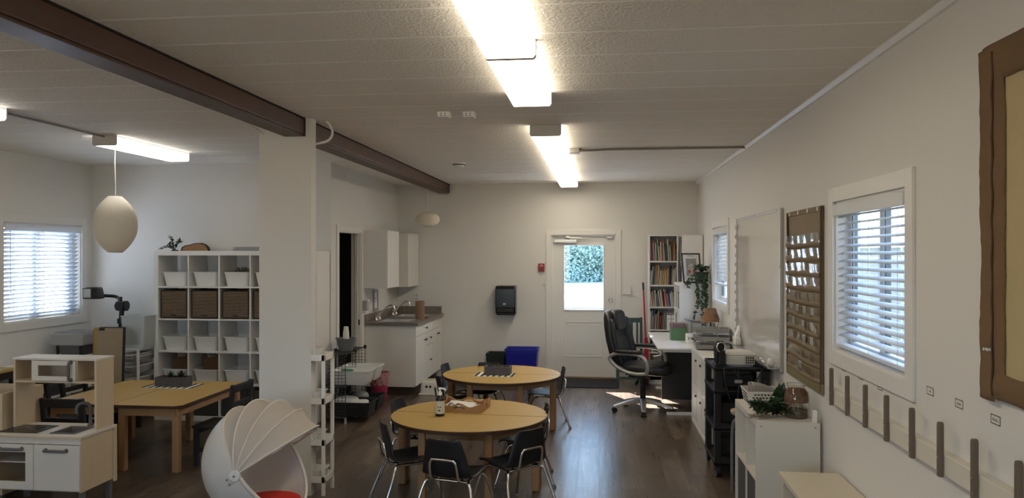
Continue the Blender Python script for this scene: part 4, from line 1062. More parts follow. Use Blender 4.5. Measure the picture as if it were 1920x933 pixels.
# ================================================================== white slim rack behind the pillar
t = thing('storage_rack', 'slim white open rack with small trays tucked behind the pillar', 'rack', (-2.25, 5.72, 0))
rx0, rx1, ry0, ry1, rz_ = -2.42, -2.035, 5.572, 5.79, 1.06
for a in (rx0+.012, rx1-.012):
    for b in (ry0+.012, ry1-.012): MB().box(a-.012, b-.012, 0, a+.012, b+.012, rz_).build('post', WHITEP, t, bevel=.002)
TRY = mat('tray_white', (.72,.72,.70), .4)
for k, z in enumerate((.12, .40, .71, 1.035)):
    m = MB(); m.box(rx0, ry0, z-.025, rx1, ry1, z-.020); m.box(rx0, ry0, z-.025, rx1, ry0+.006, z+.022); m.box(rx0, ry1-.006, z-.025, rx1, ry1, z+.022); m.box(rx0, ry0+.006, z-.025, rx0+.006, ry1-.006, z+.022); m.box(rx1-.006, ry0+.006, z-.025, rx1, ry1-.006, z+.022)
    m.build('shelf', WHITEP, t, bevel=.002)
for k, (z, w_) in enumerate(((.12, .27), (.40, .25), (.71, .28), (1.035, .24))):
    white_bin((rx1-.155-.01*k, (ry0+ry1)/2, z-.0195), w_, .17, .085, 0, f'small white tray on the slim rack, {("bottom","second","third","top")[k]} level', 'trays on the slim rack', TRY, 'rack_tray', 'tray', tp=.85)

# ================================================================== wire cube rack by the doorway, bins, cups
WIRE = mat('wire_grey', (.055,.055,.055), .45, .6)
gx0, gx1, gy0, gy1 = -2.885, -2.655, 7.93, 8.62
t = thing('wire_rack', 'dark wire grid cube rack beside the dark doorway', 'rack', ((gx0+gx1)/2, (gy0+gy1)/2, 0))
def wgrid(axis, c, a0, a1, z0, z1, n, nz, cross=False):
    m = MB()
    def pt(a, z): return (a, c, z) if axis == 'y' else (c, a, z)
    for i in range(n+1):
        a = a0+(a1-a0)*i/n; m.tube([pt(a, z0), pt(a, z1)], .0024 if 0 < i < n else .004, 5)
    for j in range(nz+1):
        z = z0+(z1-z0)*j/nz; m.tube([pt(a0, z), pt(a1, z)], .0024 if 0 < j < nz else .004, 5)
    m.build('grid_panel', WIRE, t)
ymid = (gy0+gy1)/2
for z0, z1 in ((.06, .385), (.405, .73)):
    for yy in (gy0, gy1): wgrid('y', yy, gx0, gx1, z0, z1, 6, 9)
    wgrid('x', gx0, gy0, ymid-.01, z0, z1, 9, 9); wgrid('x', gx0, ymid+.01, gy1, z0, z1, 9, 9)
wgrid('y', ymid, gx0, gx1, .06, .385, 6, 9); wgrid('y', ymid, gx0, gx1, .405, .73, 6, 9)
for z in (.06, .395, .73):
    m = MB()
    for i in range(7): x = gx0+(gx1-gx0)*i/6; m.tube([(x, gy0, z), (x, gy1, z)], .0026, 5)
    for i in range(15): y = gy0+(gy1-gy0)*i/14; m.tube([(gx0, y, z), (gx1, y, z)], .0026, 5)
    m.build('grid_shelf', WIRE, t)
for x in (gx0, gx1):
    for y in (gy0, ymid, gy1):
        for z in (.395, .735):
            m = MB(); m.cyl((x-.012, y, z), (x+.012, y, z), .022, seg=12); m.build('connector', BLACK, t)
        m = MB(); m.cyl((x, y, 0), (x, y, .06), .014, .012, 12); m.build('foot', mat('caster_clear', (.4,.4,.4), .3), t)
white_bin((gx0+.255, 8.11, .401), .44, .30, .15, 0, 'white plastic bin sticking out of the wire rack, nearer the camera', 'white bins in the wire rack')
white_bin((gx0+.255, 8.45, .401), .44, .30, .15, 0, 'white plastic bin sticking out of the wire rack, nearer the doorway', 'white bins in the wire rack')
m = MB(); m.sell((gx0+.2, 8.08, .545), (.07,.05,.012), .8, .8, 14, 8); tag(m.build('green_scoop', mat('green_scoop', (.02,.22,.10), .4), smooth=60), 'green plastic scoop lying in the nearer white bin of the wire rack', 'scoop')
BLKB = mat('bin_black', (.015,.015,.016), .45)
white_bin((gx0+.265, 8.11, .068), .46, .31, .15, 0, 'black plastic bin at the bottom of the wire rack, nearer the camera', 'black bins in the wire rack', BLKB, tp=.84)
white_bin((gx0+.265, 8.45, .068), .46, .31, .15, 0, 'black plastic bin at the bottom of the wire rack, nearer the doorway', 'black bins in the wire rack', BLKB, tp=.84)
m = MB(); m.sell((gx0+.19, 8.10, .19), (.13,.11,.075), .7, .7, 20, 12); tag(m.build('cloth_bundle', mat('cloth_white', (.62,.62,.64), .85, bump=.4, bscale=30), smooth=60), 'bundle of white cloth in the nearer black bin', 'cloth')
m = MB(); m.sell((gx0+.35, 8.12, .192), (.07,.09,.03), .7, .7, 20, 12); tag(m.build('folded_cloth', mat('cloth_white', (.6,.6,.6)), smooth=60), 'flat white cloth beside the bundle in the nearer black bin', 'cloth')
m = MB(); m.sell((gx0+.24, 8.42, .20), (.09,.08,.06), .8, .8, 20, 12); tag(m.build('grey_cloth', mat('cloth_grey', (.3,.3,.31), .85, bump=.4, bscale=30), smooth=60), 'bundle of grey cloth in the black bin near the doorway', 'cloth')
# grey bucket and stack of paper cups
bc_ = P(646, 672, Y=8.30); bx_, by_ = -2.775, 8.30
t = thing('grey_bucket', 'grey plastic tub on top of the wire rack holding the cup stack', 'bucket', (bx_, by_, .733))
m = MB(); m.lathe([(0,0),(.075,0),(.105,.125),(.113,.128),(.113,.137),(.103,.137),(.072,.008),(0,.008)], (bx_, by_, .7335), 28); m.build('body', mat('bucket_grey', (.13,.135,.14), .5), t, smooth=40)
m = MB(); m.tube([(bx_+.112*math.cos(a*.2618), by_+.112*math.sin(a*.2618), .867) for a in range(24)], .005, 6, closed=True); m.build('rim', mat('bucket_grey', (.1,.1,.1)), t)
for k in range(5):
    z = .742 + k*.022 + (.09 if False else 0)
    m = MB(); zz = .83 + k*.021
    m.lathe([(.034,.0),(.034,.003),(.024,.085),(0,.085),(0,.083),(.022,.083),(.032,.003)], (bx_+.005, by_-.01, zz), 20)
    if k == 0: m.lathe([(0,-.088),(.033,-.088),(.033,0),(0,0)], (bx_+.005, by_-.01, zz), 16)
    tag(m.build('paper_cup', mat('cup_white', (.72,.71,.68), .6), smooth=40), f'white paper cup upside down in the grey tub, {("lowest","second lowest","middle","second highest","topmost")[k]} of the stack', 'cup', 'stacked paper cups')

# pink waste bin with bag
wc = (-2.70, 9.28)
t = thing('waste_bin', 'pink waste bin with a pale pink bag beside the sink cabinet', 'bin', (*wc, 0))
m = MB(); m.lathe([(0,0),(.085,0),(.092,.01),(.118,.30),(.122,.30),(.122,.308),(.112,.306),(.086,.014),(0,.012)], (*wc, 0), 32); m.build('body', mat('bin_pink', (.42,.045,.12), .4), t, smooth=40)
def bagf(u, v):
    a = u*2*PI; z = .175 + .155*v; r = (.109 + .016*v) + .004*math.sin(a*9+v*6) + .003*math.sin(a*17-v*9)
    if v > .95: r -= .004
    return (wc[0]+r*math.cos(a), wc[1]+r*math.sin(a), z + (.006*math.sin(a*5) if v < .1 else 0))
m = MB(); m.grid(bagf, 60, 10, wrapu=True); m.build('bag', mat('bag_pink', (.50,.30,.30), .3, alpha=.85), t, smooth=80)

# ================================================================== kitchen corner
KXF, KYN = -2.29, 9.50
t = thing('sink_cabinet', 'white base cabinet with drawers and doors under the grey sink counter', 'cabinet', ((XJ+KXF)/2, 10.3, 0))
MB().box(XJ+.002, KYN, .11, KXF-.02, YB-.002, .885).build('body', WHITE, t)
MB().box(XJ+.002, KYN+.05, 0, KXF-.085, YB-.002, .11).build('toe_kick', mat('toe_brown', (.065,.045,.035), .6), t)
def knob(par, x, y, z, ax='x'):
    m = MB(); m.lathe([(0,0),(.006,0),(.006,.012),(.014,.018),(.015,.024),(.010,.030),(0,.031)], seg=16, M=Matrix.Translation((x, y, z)) @ Matrix.Rotation(PI/2, 4, 'Y')); return m.build('knob', mat('knob_dark', (.12,.11,.10), .3, .9), par, smooth=40)
g = .004; F0, F1 = KXF-.02, KXF
yA, yB_, yC = KYN, KYN+.66, YB-.004
def front(name, y0, y1, z0, z1, knobs):
    o = MB().box(F0, y0+g, z0+g, F1, y1-g, z1-g).build(name, WHITE, t, bevel=.0015)
    for (y, z) in knobs: knob(o, F1, y, z)
y1_ = KYN+.60; y2_ = KYN+.98
front('drawer', yA, YB-.6, .735, .885, [((yA+YB-.6)/2+.05, .81)])
front('drawer', YB-.6, yC, .735, .885, [])
front('door', yA, yA+.49, .115, .735, [(yA+.45, .66)])
front('door', yA+.49, yA+.49+.12, .115, .735, [(yA+.53, .66)])
front('drawer', yA+.61, yA+.98, .56, .735, [(yA+.80, .655)])
front('drawer', yA+.61, yA+.98, .115, .56, [(yA+.80, .355)])
front('door', yA+.98, yA+1.29, .115, .735, [(yA+1.26, .66)])
front('door', yA+1.29, yC, .115, .735, [(yA+1.325, .66)])
CTR = mat('counter_stone', (.20,.175,.155), .35, var=.45, vscale=14)
t = thing('countertop', 'grey speckled laminate counter with backsplash and two sinks', 'countertop', (-2.6, 10.3, .885))
cz0, cz1 = .885, .923; cxA, cxB, cyA, cyB = XJ+.002, KXF+.03, KYN-.03, YB-.002
S1 = (-2.80, 9.60, -2.42, 9.98); S2 = (-2.80, 10.42, -2.42, 10.80)
m = MB()
m.box(cxA, cyA, cz0, S1[0], cyB, cz1); m.box(S1[2], cyA, cz0, cxB, cyB, cz1)
for a, b in ((cyA, S1[1]), (S1[3], S2[1]), (S2[3], cyB)): m.box(S1[0], a, cz0, S1[2], b, cz1)
m.build('counter', CTR, t)
m = MB(); m.box(cxA, cyA, cz1, cxA+.018, cyB, cz1+.10); m.box(cxA+.018, cyB-.018, cz1, cxB-.03, cyB, cz1+.10); m.build('backsplash', CTR, t, bevel=.003)
for S in (S1, S2):
    m = MB(); k = .018; rings = []
    for (q, z) in ((-k, cz1+.0005), (-k, cz1+.005), (.008, cz1+.005), (.03, cz1-.14)):
        rings.append([m.bm.verts.new(p) for p in ((S[0]+q, S[1]+q, z), (S[2]-q, S[1]+q, z), (S[2]-q, S[3]-q, z), (S[0]+q, S[3]-q, z))])
    for A, B in zip(rings, rings[1:]):
        for i in range(4): m.bm.faces.new((A[i], A[(i+1)%4], B[(i+1)%4], B[i]))
    m.bm.faces.new(rings[-1]); s_ = m.build('sink_bowl', STEEL, t, bevel=.006)
    m = MB(); m.cyl(((S[0]+S[2])/2, (S[1]+S[3])/2, cz1-.1395), ((S[0]+S[2])/2, (S[1]+S[3])/2, cz1-.135), .03, seg=16); m.build('drain', CHROME, s_)
def kitchen_faucet(x, y, rz, label):
    t = thing('faucet', label, 'faucet', (x, y, cz1), rz)
    m = MB(); m.box(-.025, -.10, .0005, .025, .10, .014); m.build('base', CHROME, t, local=True, bevel=.005)
    m = MB(); m.tube(smoothpath([(0,0,.012),(0,0,.05),(.02,0,.08),(.11,0,.165),(.16,0,.195),(.20,0,.195),(.222,0,.165),(.225,0,.13)], 6), .0115, 12); m.build('spout', CHROME, t, local=True, smooth=60)
    for s in (-1, 1):
        m = MB(); m.lathe([(0,.012),(.018,.012),(.016,.03),(.009,.04),(.009,.055),(.02,.06),(.022,.085),(.012,.095),(0,.096)], (0, s*.085, 0), 16); m.build('tap_handle', CHROME, t, local=True, smooth=40)
kitchen_faucet(-2.865, 9.78, 0, 'chrome faucet with curved spout at the nearer sink of the counter')
kitchen_faucet(-2.865, 10.60, 0, 'chrome faucet with curved spout at the further sink by the back wall')
m = MB(); r = P(765, 600, Z=cz1)
c = (-2.37, 10.06); m.lathe([(0,0),(.062,0),(.062,.24),(.055,.24),(.055,.02),(0,.02)], (*c, cz1+.0005), 28); tag(m.build('wooden_crock', mat('crock_wood', (.24,.15,.095), .6, var=.1), smooth=40), 'tall brown cylindrical crock on the counter between the sinks', 'crock')
m = MB(); m.lathe([(0,0),(.075,0),(.08,.008),(0,.012)], (-2.37, 10.26, cz1+.0005), 24); tag(m.build('dark_dish', mat('dish_dark', (.03,.035,.035), .4)), 'flat dark dish on the counter behind the brown crock', 'dish')
# wall cabinets
def wall_cab(y0, y1, z0, z1, label):
    t = thing('wall_cabinet', label, 'cabinet', ((XJ-2.62)/2, (y0+y1)/2, z0)); xf = -2.635
    MB().box(XJ+.001, y0, z0, xf-.019, y1, z1).build('body', WHITE, t, bevel=.001)
    MB().box(xf-.0185, y0+.001, z0+.002, xf, y1-.001, z1-.002).build('door', WHITE, t, bevel=.0015)
wall_cab(9.42, 9.98, 1.36, 2.09, 'white wall cabinet over the nearer sink')
wall_cab(10.47, 11.09, 1.33, 2.085, 'white wall cabinet in the corner over the further sink')
# soap dispenser, picture, outlet
p = P(693, 568, X=XJ)
t = thing('soap_dispenser', 'clear and white soap dispenser on the wall beside the doorway', 'soap dispenser', (XJ+.05, p.y, 1.06))
y_ = 9.37
MB().box(XJ+.0005, y_-.045, 1.05, XJ+.07, y_+.045, 1.085).build('base', WHITEP, t, bevel=.006); MB().box(XJ+.006, y_-.04, 1.085, XJ+.085, y_+.04, 1.20).build('tank', mat('tank_clear', (.6,.6,.6), .2, trans=.5, ior=1.2), t, bevel=.01)
MB().box(XJ+.0005, y_-.043, 1.20, XJ+.09, y_+.043, 1.222).build('lid', WHITEP, t, bevel=.005); MB().cyl((XJ+.045, y_, 1.222), (XJ+.045, y_, 1.245), .008).build('knob', WHITEP, t)
y_ = 9.93
t = thing('small_picture', 'small grey framed print under the nearer wall cabinet', 'picture', (XJ+.01, y_, 1.06))
m = MB(); 
for a in ((y_-.10, y_-.065, 1.04, 1.32), (y_+.065, y_+.10, 1.04, 1.32), (y_-.065, y_+.065, 1.285, 1.32), (y_-.065, y_+.065, 1.04, 1.075)): m.box(XJ+.0005, a[0], a[2], XJ+.024, a[1], a[3])
m.build('frame', mat('frame_silver', (.42,.43,.43), .4, .3), t, bevel=.004)
MB().box(XJ+.0005, y_-.065, 1.075, XJ+.008, y_+.065, 1.285).build('print', PAPER, t)
m = MB()
for a, b in ((-.02, 1.2), (.015, 1.2), (0, 1.16)): m.box(XJ+.008, y_+a-.010, b-.012, XJ+.009, y_+a+.010, b+.012)
m.build('motif', mat('print_grey', (.25,.25,.25), .8), t)
def plate(c, ax, label, holes, w=.072, h=.115, name='wall_outlet', cat='outlet'):
    t = thing(name, label, cat, c); m = MB(); h_ = MB()
    m.box(c[0]-w/2, c[1]-.006, c[2], c[0]+w/2, c[1], c[2]+h)
    for dx, dz, a, b in holes: h_.box(c[0]+dx-a/2, c[1]-.0115, c[2]+h/2+dz-b/2, c[0]+dx+a/2, c[1]-.005, c[2]+h/2+dz+b/2)
    m.build('plate', mat('plate_white', (.70,.69,.66), .35), t, bevel=.002); h_.build('switch' if 'switch' in name else 'socket', mat('plate_insert', (.50,.49,.47), .4) if 'switch' not in name else WHITEP, t, bevel=.001)
p = P(779, 557, Y=YB); plate((p.x, YB-.0005, p.z-.06), 'y', 'white double outlet on the back wall over the counter corner', [(0,.025,.034,.03),(0,-.025,.034,.03)], .085, .13)
p = P(1175, 551, Y=YB); plate((p.x, YB-.0005, p.z-.0), 'y', 'white double light switch on the back wall beside the door', [(-.024,0,.010,.026),(.024,0,.010,.026)], .12, .12, 'light_switch', 'switch')
# step stool
c = P(806, 736, Z=0)
sx, sy = -2.13, 9.70
t = thing('step_stool', 'white plastic step stool with two dark dots beside the sink cabinet', 'stool', (sx, sy, 0))
SH_ = .175
m = MB(); m.tbox(.0, SH_, (sx-.125, sy-.10, sx+.125, sy+.10), (sx-.108, sy-.085, sx+.108, sy+.085)); m.build('body', mat('stool_white', (.78,.77,.74), .4), t, bevel=.028, bseg=3)
m = MB(); m.tbox(.0002, .018, (sx-.138, sy-.112, sx+.138, sy+.112), (sx-.132, sy-.106, sx+.132, sy+.106)); m.build('rim', mat('stool_white', (.8,.8,.8)), t, bevel=.004)
m = MB(); m.box(sx-.088, sy-.066, SH_-.001, sx+.088, sy+.066, SH_+.005); m.build('tread', mat('tread_green', (.42,.44,.25), .6), t, bevel=.006)
m = MB()
for i in range(6):
    for j in range(4): m.cyl((sx-.07+i*.028, sy-.045+j*.03, SH_+.005), (sx-.07+i*.028, sy-.045+j*.03, SH_+.008), .007, seg=8)
m.build('dot', WHITEP, t)
m = MB()
for dx in (-.036, .012): m.cyl((sx+dx, sy-.0945, .10), (sx+dx, sy-.08, .102), .016, seg=14)
m.build('hand_hole', BLACK, t)

# ================================================================== back wall fittings
p0, p1 = P(932, 534, Y=YB), P(969, 587, Y=YB)
t = thing('paper_towel_dispenser', 'black paper towel dispenser on the back wall', 'dispenser', ((p0.x+p1.x)/2, YB-.1, p1.z))
m = MB(); m.prism([(YB-.001, p1.z), (YB-.17, p1.z), (YB-.20, p1.z+.10), (YB-.20, p0.z-.05), (YB-.17, p0.z-.005), (YB-.001, p0.z)], p0.x, p1.x, 'X'); m.build('body', mat('dispenser_black', (.010,.010,.010), .22), t, bevel=.012, bseg=3)
MB().box(p0.x+.015, YB-.185, p1.z-.012, p1.x-.015, YB-.02, p1.z+.02).build('towel_slot', BLACKM, t)
m = MB(); m.box(p0.x+.11, YB-.2025, p1.z+.135, p0.x+.15, YB-.1995, p1.z+.16); m.cyl((p0.x+.13, YB-.203, p1.z+.15), (p0.x+.13, YB-.1995, p1.z+.15), .016, seg=14); m.build('lock', mat('lock_grey', (.25,.25,.25), .3, .8), t)
m = MB(); m.box(p0.x+.025, YB-.2005, p1.z+.03, p1.x-.025, YB-.196, p1.z+.085); m.build('viewing_window', mat('smoke_plastic', (.03,.03,.03), .1), t, bevel=.004)
p0, p1 = P(1010, 493.5, Y=YB), P(1021, 508.5, Y=YB)
t = thing('fire_alarm_pull', 'small red fire alarm pull station left of the back door', 'fire alarm', ((p0.x+p1.x)/2, YB, p1.z)); t['label'] = 'small red fire alarm pull station on the back wall beside the door'
MB().box(p0.x, YB-.04, p1.z, p1.x, YB-.0005, p0.z).build('body', mat('alarm_red', (.30,.012,.014), .35), t, bevel=.004)
MB().box(p0.x+.016, YB-.046, p1.z+.02, p1.x-.016, YB-.039, p1.z+.055).build('pull_bar', mat('alarm_red_dark', (.16,.008,.01), .35), t, bevel=.002)
MB().box(p0.x+.02, YB-.0415, p1.z+.08, p1.x-.02, YB-.0395, p1.z+.095).build('label_plate', mat('alarm_label', (.55,.4,.38), .5), t)
p = P(1021, 534, Y=YB)
t = thing('wall_hook', 'small metal hook on the back wall below the red fire alarm', 'hook', (p.x, YB, p.z)); m = MB(); m.box(p.x-.012, YB-.006, p.z-.018, p.x+.012, YB-.0005, p.z+.018); m.build('plate', STEEL, t); m = MB(); m.tube(smoothpath([(p.x, YB-.005, p.z), (p.x-.01, YB-.04, p.z-.006), (p.x-.012, YB-.045, p.z+.015)]), .005, 6); m.build('prong', STEEL, t)

# recycling bins by the back wall
def tub(c, w, d, h, m_, label):
    t = thing('recycling_bin', label, 'bin', c); x, y, z = c
    b = MB(); 
    def rr(k): return [(-w/2*k, -d/2*k), (w/2*k, -d/2*k), (w/2*k, d/2*k), (-w/2*k, d/2*k)]
    V = [[b.bm.verts.new((x+a, y+e, z+zz)) for a, e in rr(k)] for k, zz in ((.82,0), (.97,h-.05), (.965,h-.004), (.93,h-.004), (.80,.012))]
    for A, B in zip(V, V[1:]):
        for i in range(4): b.bm.faces.new((A[i], A[(i+1)%4], B[(i+1)%4], B[i]))
    b.bm.faces.new(V[0][::-1]); b.bm.faces.new(V[-1]); b.build('body', m_, t, bevel=.012)
    r = MB(); o = rr(1.02); i_ = rr(.95)
    for k in range(4):
        a, b2, c2, d2 = o[k], o[(k+1)%4], i_[(k+1)%4], i_[k]
        vs = [r.bm.verts.new((x+q[0], y+q[1], z+zz)) for zz in (h-.03, h) for q in (a, b2, c2, d2)]
        for f in ((3,2,1,0),(4,5,6,7),(0,1,5,4),(1,2,6,5),(2,3,7,6),(3,0,4,7)): r.bm.faces.new([vs[j] for j in f])
    r.build('rim', m_, t, bevel=.004)
tub((-1.06, 10.86, 0), .46, .34, .46, mat('bin_blue', (.010,.014,.30), .35), 'bright blue plastic recycling bin against the back wall')
tub((-1.43, 10.88, 0), .27, .30, .385, mat('bin_darkgreen', (.008,.016,.012), .4), 'dark green plastic bin next to the blue recycling bin')
tag(MB().box(-.60, 10.32, .0005, .27, 11.03, .012).build('door_mat', mat('mat_dark', (.018,.017,.017), .9, bump=.5, bscale=150), bevel=.003), 'dark door mat in front of the back door', 'mat')
# ================================================================== half round tables
TH = .56
def half_table(x, y, rz, label, proto=[None]):
    if proto[0]: return dup(proto[0], (x, y, 0), rz, label)
    t = thing('half_round_table', label, 'table', (x, y, 0), rz, 'half round maple tables'); R = .615
    def D(r, y0): return [(r*math.cos(a), max(y0, r*math.sin(a))) for a in [PI*i/40 for i in range(41)]]
    m = MB(); m.prism(D(R, .003), TH-.027, TH-.001, 'Z'); m.build('edge_band', EDGEB, t, local=True, bevel=.004)
    m = MB(); m.prism(D(R-.005, .006), TH-.004, TH, 'Z'); m.build('tabletop', LAMTOP, t, local=True)
    L = [(-.535, .045), (.535, .045), (-.25, .44), (.25, .44)]
    m = MB()
    def bar(a, b):
        a, b = Vector((*a, 0)), Vector((*b, 0)); d = (b-a); l = d.length; M = Matrix.Translation(a) @ Matrix.Rotation(math.atan2(d.y, d.x), 4, 'Z')
        m.box(.02, -.010, TH-.095, l-.02, .010, TH-.027, M)
    bar(L[0], L[1]); bar(L[0], L[2]); bar(L[1], L[3]); bar(L[2], L[3]); m.build('apron', MAPLE, t, local=True)
    for a, b in L:
        MB().box(a-.028, b-.028, 0, a+.028, b+.028, TH-.027).build('leg', MAPLE, t, local=True, bevel=.008)
    proto[0] = t; return t
T1 = (-1.0, 5.97, math.radians(-4)); T2 = (-.99, 7.95, math.radians(-2))
half_table(T1[0], T1[1], T1[2]+PI, 'half round maple table nearest the camera, carrying the soap bottle')
half_table(T1[0], T1[1], T1[2], 'half round maple table behind the seam under the wavy tray')
half_table(T2[0], T2[1], T2[2]+PI, 'half round maple table carrying the striped mat with the dark caddy')
half_table(T2[0], T2[1], T2[2], 'half round maple table furthest from the camera, before the blue bin')

# stacking school chairs
SHELL = mat('chair_shell', (.011,.011,.014), .42, bump=.12, bscale=400)
def school_chair(x, y, rz, label, proto=[None]):
    if proto[0]: return dup(proto[0], (x, y, 0), rz, label)
    t = thing('school_chair', label, 'chair', (x, y, 0), rz, 'black stacking school chairs')
    prof = [(.185,.318,.30),(.175,.337,.34),(.12,.343,.355),(.0,.330,.36),(-.09,.328,.36),(-.145,.345,.355),(-.172,.40,.335),(-.188,.47,.31),(-.203,.54,.275),(-.213,.588,.245),(-.215,.602,.225)]
    pts = smoothpath([(w, a, z) for a, z, w in prof], 4)
    nv = len(pts)-1
    def f(u, v):
        p = pts[min(int(round(v*nv)), nv)]; w, a, z = p; s = 2*u-1
        seat = max(0, min(1, (z-.345)/.1)) if a < -.1 else 0
        lift = (1-seat)*.016*abs(s)**2.5 ; fwd = seat*.022*abs(s)**2
        return (s*w/2, a+fwd, z+lift - (.004 if abs(s) < .1 and seat < .5 else 0))
    m = MB(); m.grid(f, 10, nv); m.build('shell', SHELL, t, local=True, smooth=70, solid=.008)
    m = MB(); c = .10
    q = smoothpath([(-c+.005, -.10, .318), (-c, -.155, .325), (-c, -.182, .355), (-c+.004, -.198, .43), (-c+.016, -.204, .462), (-c+.04, -.207, .472), (c-.04, -.207, .472), (c-.016, -.204, .462), (c-.004, -.198, .43), (c, -.182, .355), (c, -.155, .325), (c-.005, -.10, .318)], 4)
    m.tube([(a, b-.006, z) for a, b, z in q], .0095, 8); m.build('back_support', CHROME, t, local=True, smooth=60)
    m = MB()
    for s in (-1, 1): m.tube([(s*.135, -.12, .312), (s*.138, .10, .318)], .010, 8)
    m.tube([(-.137, .0, .312), (.137, .0, .312)], .010, 8); m.tube([(-.135, -.115, .310), (.135, -.115, .310)], .010, 8); m.build('seat_frame', CHROME, t, local=True, smooth=60)
    for s in (-1, 1):
        for (y0, y1) in ((.10, .215), (-.12, -.245)):
            m = MB(); e = 1 if y1 > 0 else -1
            q = smoothpath([(s*.135, y0-e*.02, .314), (s*.150, y0+e*.012, .308), (s*.168, y0+e*.028, .28), (s*.188, y0+e*.055, .20), (s*.215, y1, .012)], 5)
            m.tube(q, .0105, 9); lg = m.build('leg', CHROME, t, local=True, smooth=60)
            g = MB(); g.lathe([(0,0),(.016,0),(.017,.006),(.012,.016),(.011,.03),(0,.03)], (s*.2155, y1+e*.001, 0), 12); g.build('glide', mat('glide_grey', (.20,.20,.20), .5), lg, local=True, smooth=40)
    proto[0] = t; return t
R_ = math.radians
school_chair(-.955, 5.15, R_(-14), 'black school chair seen from behind, in front of the round table nearest the camera')
school_chair(-1.37, 5.52, R_(-62), 'black school chair with chrome legs standing nearest the pillar')
school_chair(-1.48, 6.27, R_(-100), 'black school chair half hidden by the seam end of the near table, pillar side')
school_chair(-.60, 5.46, R_(46), 'black school chair turned towards the near table between the two chrome-legged neighbours')
school_chair(-.60, 6.16, R_(96), 'black school chair tucked at the near table on the office chair side')
school_chair(-1.40, 7.60, R_(-68), 'black school chair at the far round table, nearer the camera, by the step stool')
school_chair(-1.47, 8.25, R_(-98), 'black school chair at the far round table, behind its neighbour by the step stool')
school_chair(-.55, 8.14, R_(97), 'black school chair at the far round table facing the kitchen, window light on its seat')
school_chair(-1.22, 8.25, R_(172), 'black school chair behind the far round table with only its top showing')

# things on the near table
t = thing('soap_bottle', 'dark brown pump bottle with a pale label on the near round table', 'bottle', (0,0,0)); c = P(825, 779, Z=TH); move(t, (c.x, c.y, TH), 0)
m = MB(); m.lathe([(0,.0005),(.034,.0005),(.037,.006),(.037,.125),(.034,.14),(.018,.155),(.016,.162),(0,.162)], (c.x, c.y, TH), 28); m.build('bottle', mat('amber_dark', (.018,.011,.008), .18), t, smooth=40)
m = MB()
def lab(u, v): a = -PI*.5 + (u-.5)*3.6; return (c.x+.0376*math.cos(a), c.y+.0376*math.sin(a), TH+.022+.098*v)
m.grid(lab, 24, 1); lb = m.build('label', mat('label_cream', (.55,.54,.45), .6), t, smooth=60)
m = MB()
for (z, w, n) in ((.070, .010, 2), (.043, .012, 1)):
    for k in range(n):
        a0 = -PI/2 + (-.30 + .45*k if n == 2 else -.22)
        m.grid(lambda u, v, a0=a0, w=w, z=z: (c.x+.0379*math.cos(a0+u*(.26 if n == 2 else .5)), c.y+.0379*math.sin(a0+u*(.26 if n == 2 else .5)), TH+z+v*.009), 4, 1)
m.grid(lambda u, v: (c.x+.0379*math.cos(-PI/2-.45+u*.9), c.y+.0379*math.sin(-PI/2-.45+u*.9), TH+.060+v*.0012), 6, 1)
m.build('print', BLACKM, lb)
m = MB(); m.lathe([(0,.162),(.017,.162),(.017,.185),(.007,.188),(.007,.205),(0,.205)], (c.x, c.y, TH), 20); m.tube(smoothpath([(c.x-.012, c.y, TH+.212), (c.x+.01, c.y, TH+.214), (c.x+.035, c.y, TH+.208), (c.x+.045, c.y-.002, TH+.196)]), .0075, 8); m.build('pump', WHITEP, t, smooth=50)
# wavy wooden tray
TRW = mat('tray_wood', (.36,.185,.065), .45, var=.15, vscale=5, stretch=(1,6,6))
a = P(818, 776, Z=TH); b = P(895, 779, Z=TH); d_ = P(919, 756, Z=TH)
t = thing('wooden_tray', 'wavy edged wooden tray of papers on the near round table', 'tray', ((a.x+d_.x)/2, (a.y+d_.y)/2, TH), R_(-6))
TW, TD = .36, .28
def wavy(L, base, amp, n=32, hole=False):
    top = [(-L/2 + L*i/n, base + amp*math.cos(2*PI*2*(i/n-.5))) for i in range(n+1)]
    return top
def wside(M, L, base, amp):
    m = MB(); n = 32; th = .010
    for i in range(n):
        x0, x1 = -L/2+L*i/n, -L/2+L*(i+1)/n
        h0, h1 = base+amp*math.cos(4*PI*(i/n-.5)), base+amp*math.cos(4*PI*((i+1)/n-.5))
        # hand slot: arc opening in the middle
        xm = (x0+x1)/2
        seg = [(0, None)]
        if abs(xm) < .05:
            zc = .046 - 9*xm*xm; lo, hi = zc-.009, zc+.009
            m.prism([(x0, .0), (x1, .0), (x1, lo), (x0, lo)], -th/2, th/2, 'Y', M); m.prism([(x0, hi), (x1, hi), (x1, h1), (x0, h0)], -th/2, th/2, 'Y', M)
        else: m.prism([(x0, 0), (x1, 0), (x1, h1), (x0, h0)], -th/2, th/2, 'Y', M)
    bmesh.ops.remove_doubles(m.bm, verts=m.bm.verts, dist=1e-5)
    return m
for yy in (-TD/2, TD/2): wside(Matrix.Translation((0, yy, .0005)), TW, .056, .014).build('side_panel', TRW, t, local=True)
for xx in (-TW/2, TW/2): wside(Matrix.Translation((xx, 0, .0005)) @ Matrix.Rotation(PI/2, 4, 'Z'), TD-.011, .056, .014).build('end_panel', TRW, t, local=True)
MB().box(-TW/2+.006, -TD/2+.006, .0005, TW/2-.006, TD/2-.006, .008).build('base', TRW, t, local=True)
WT = WM[t.name]
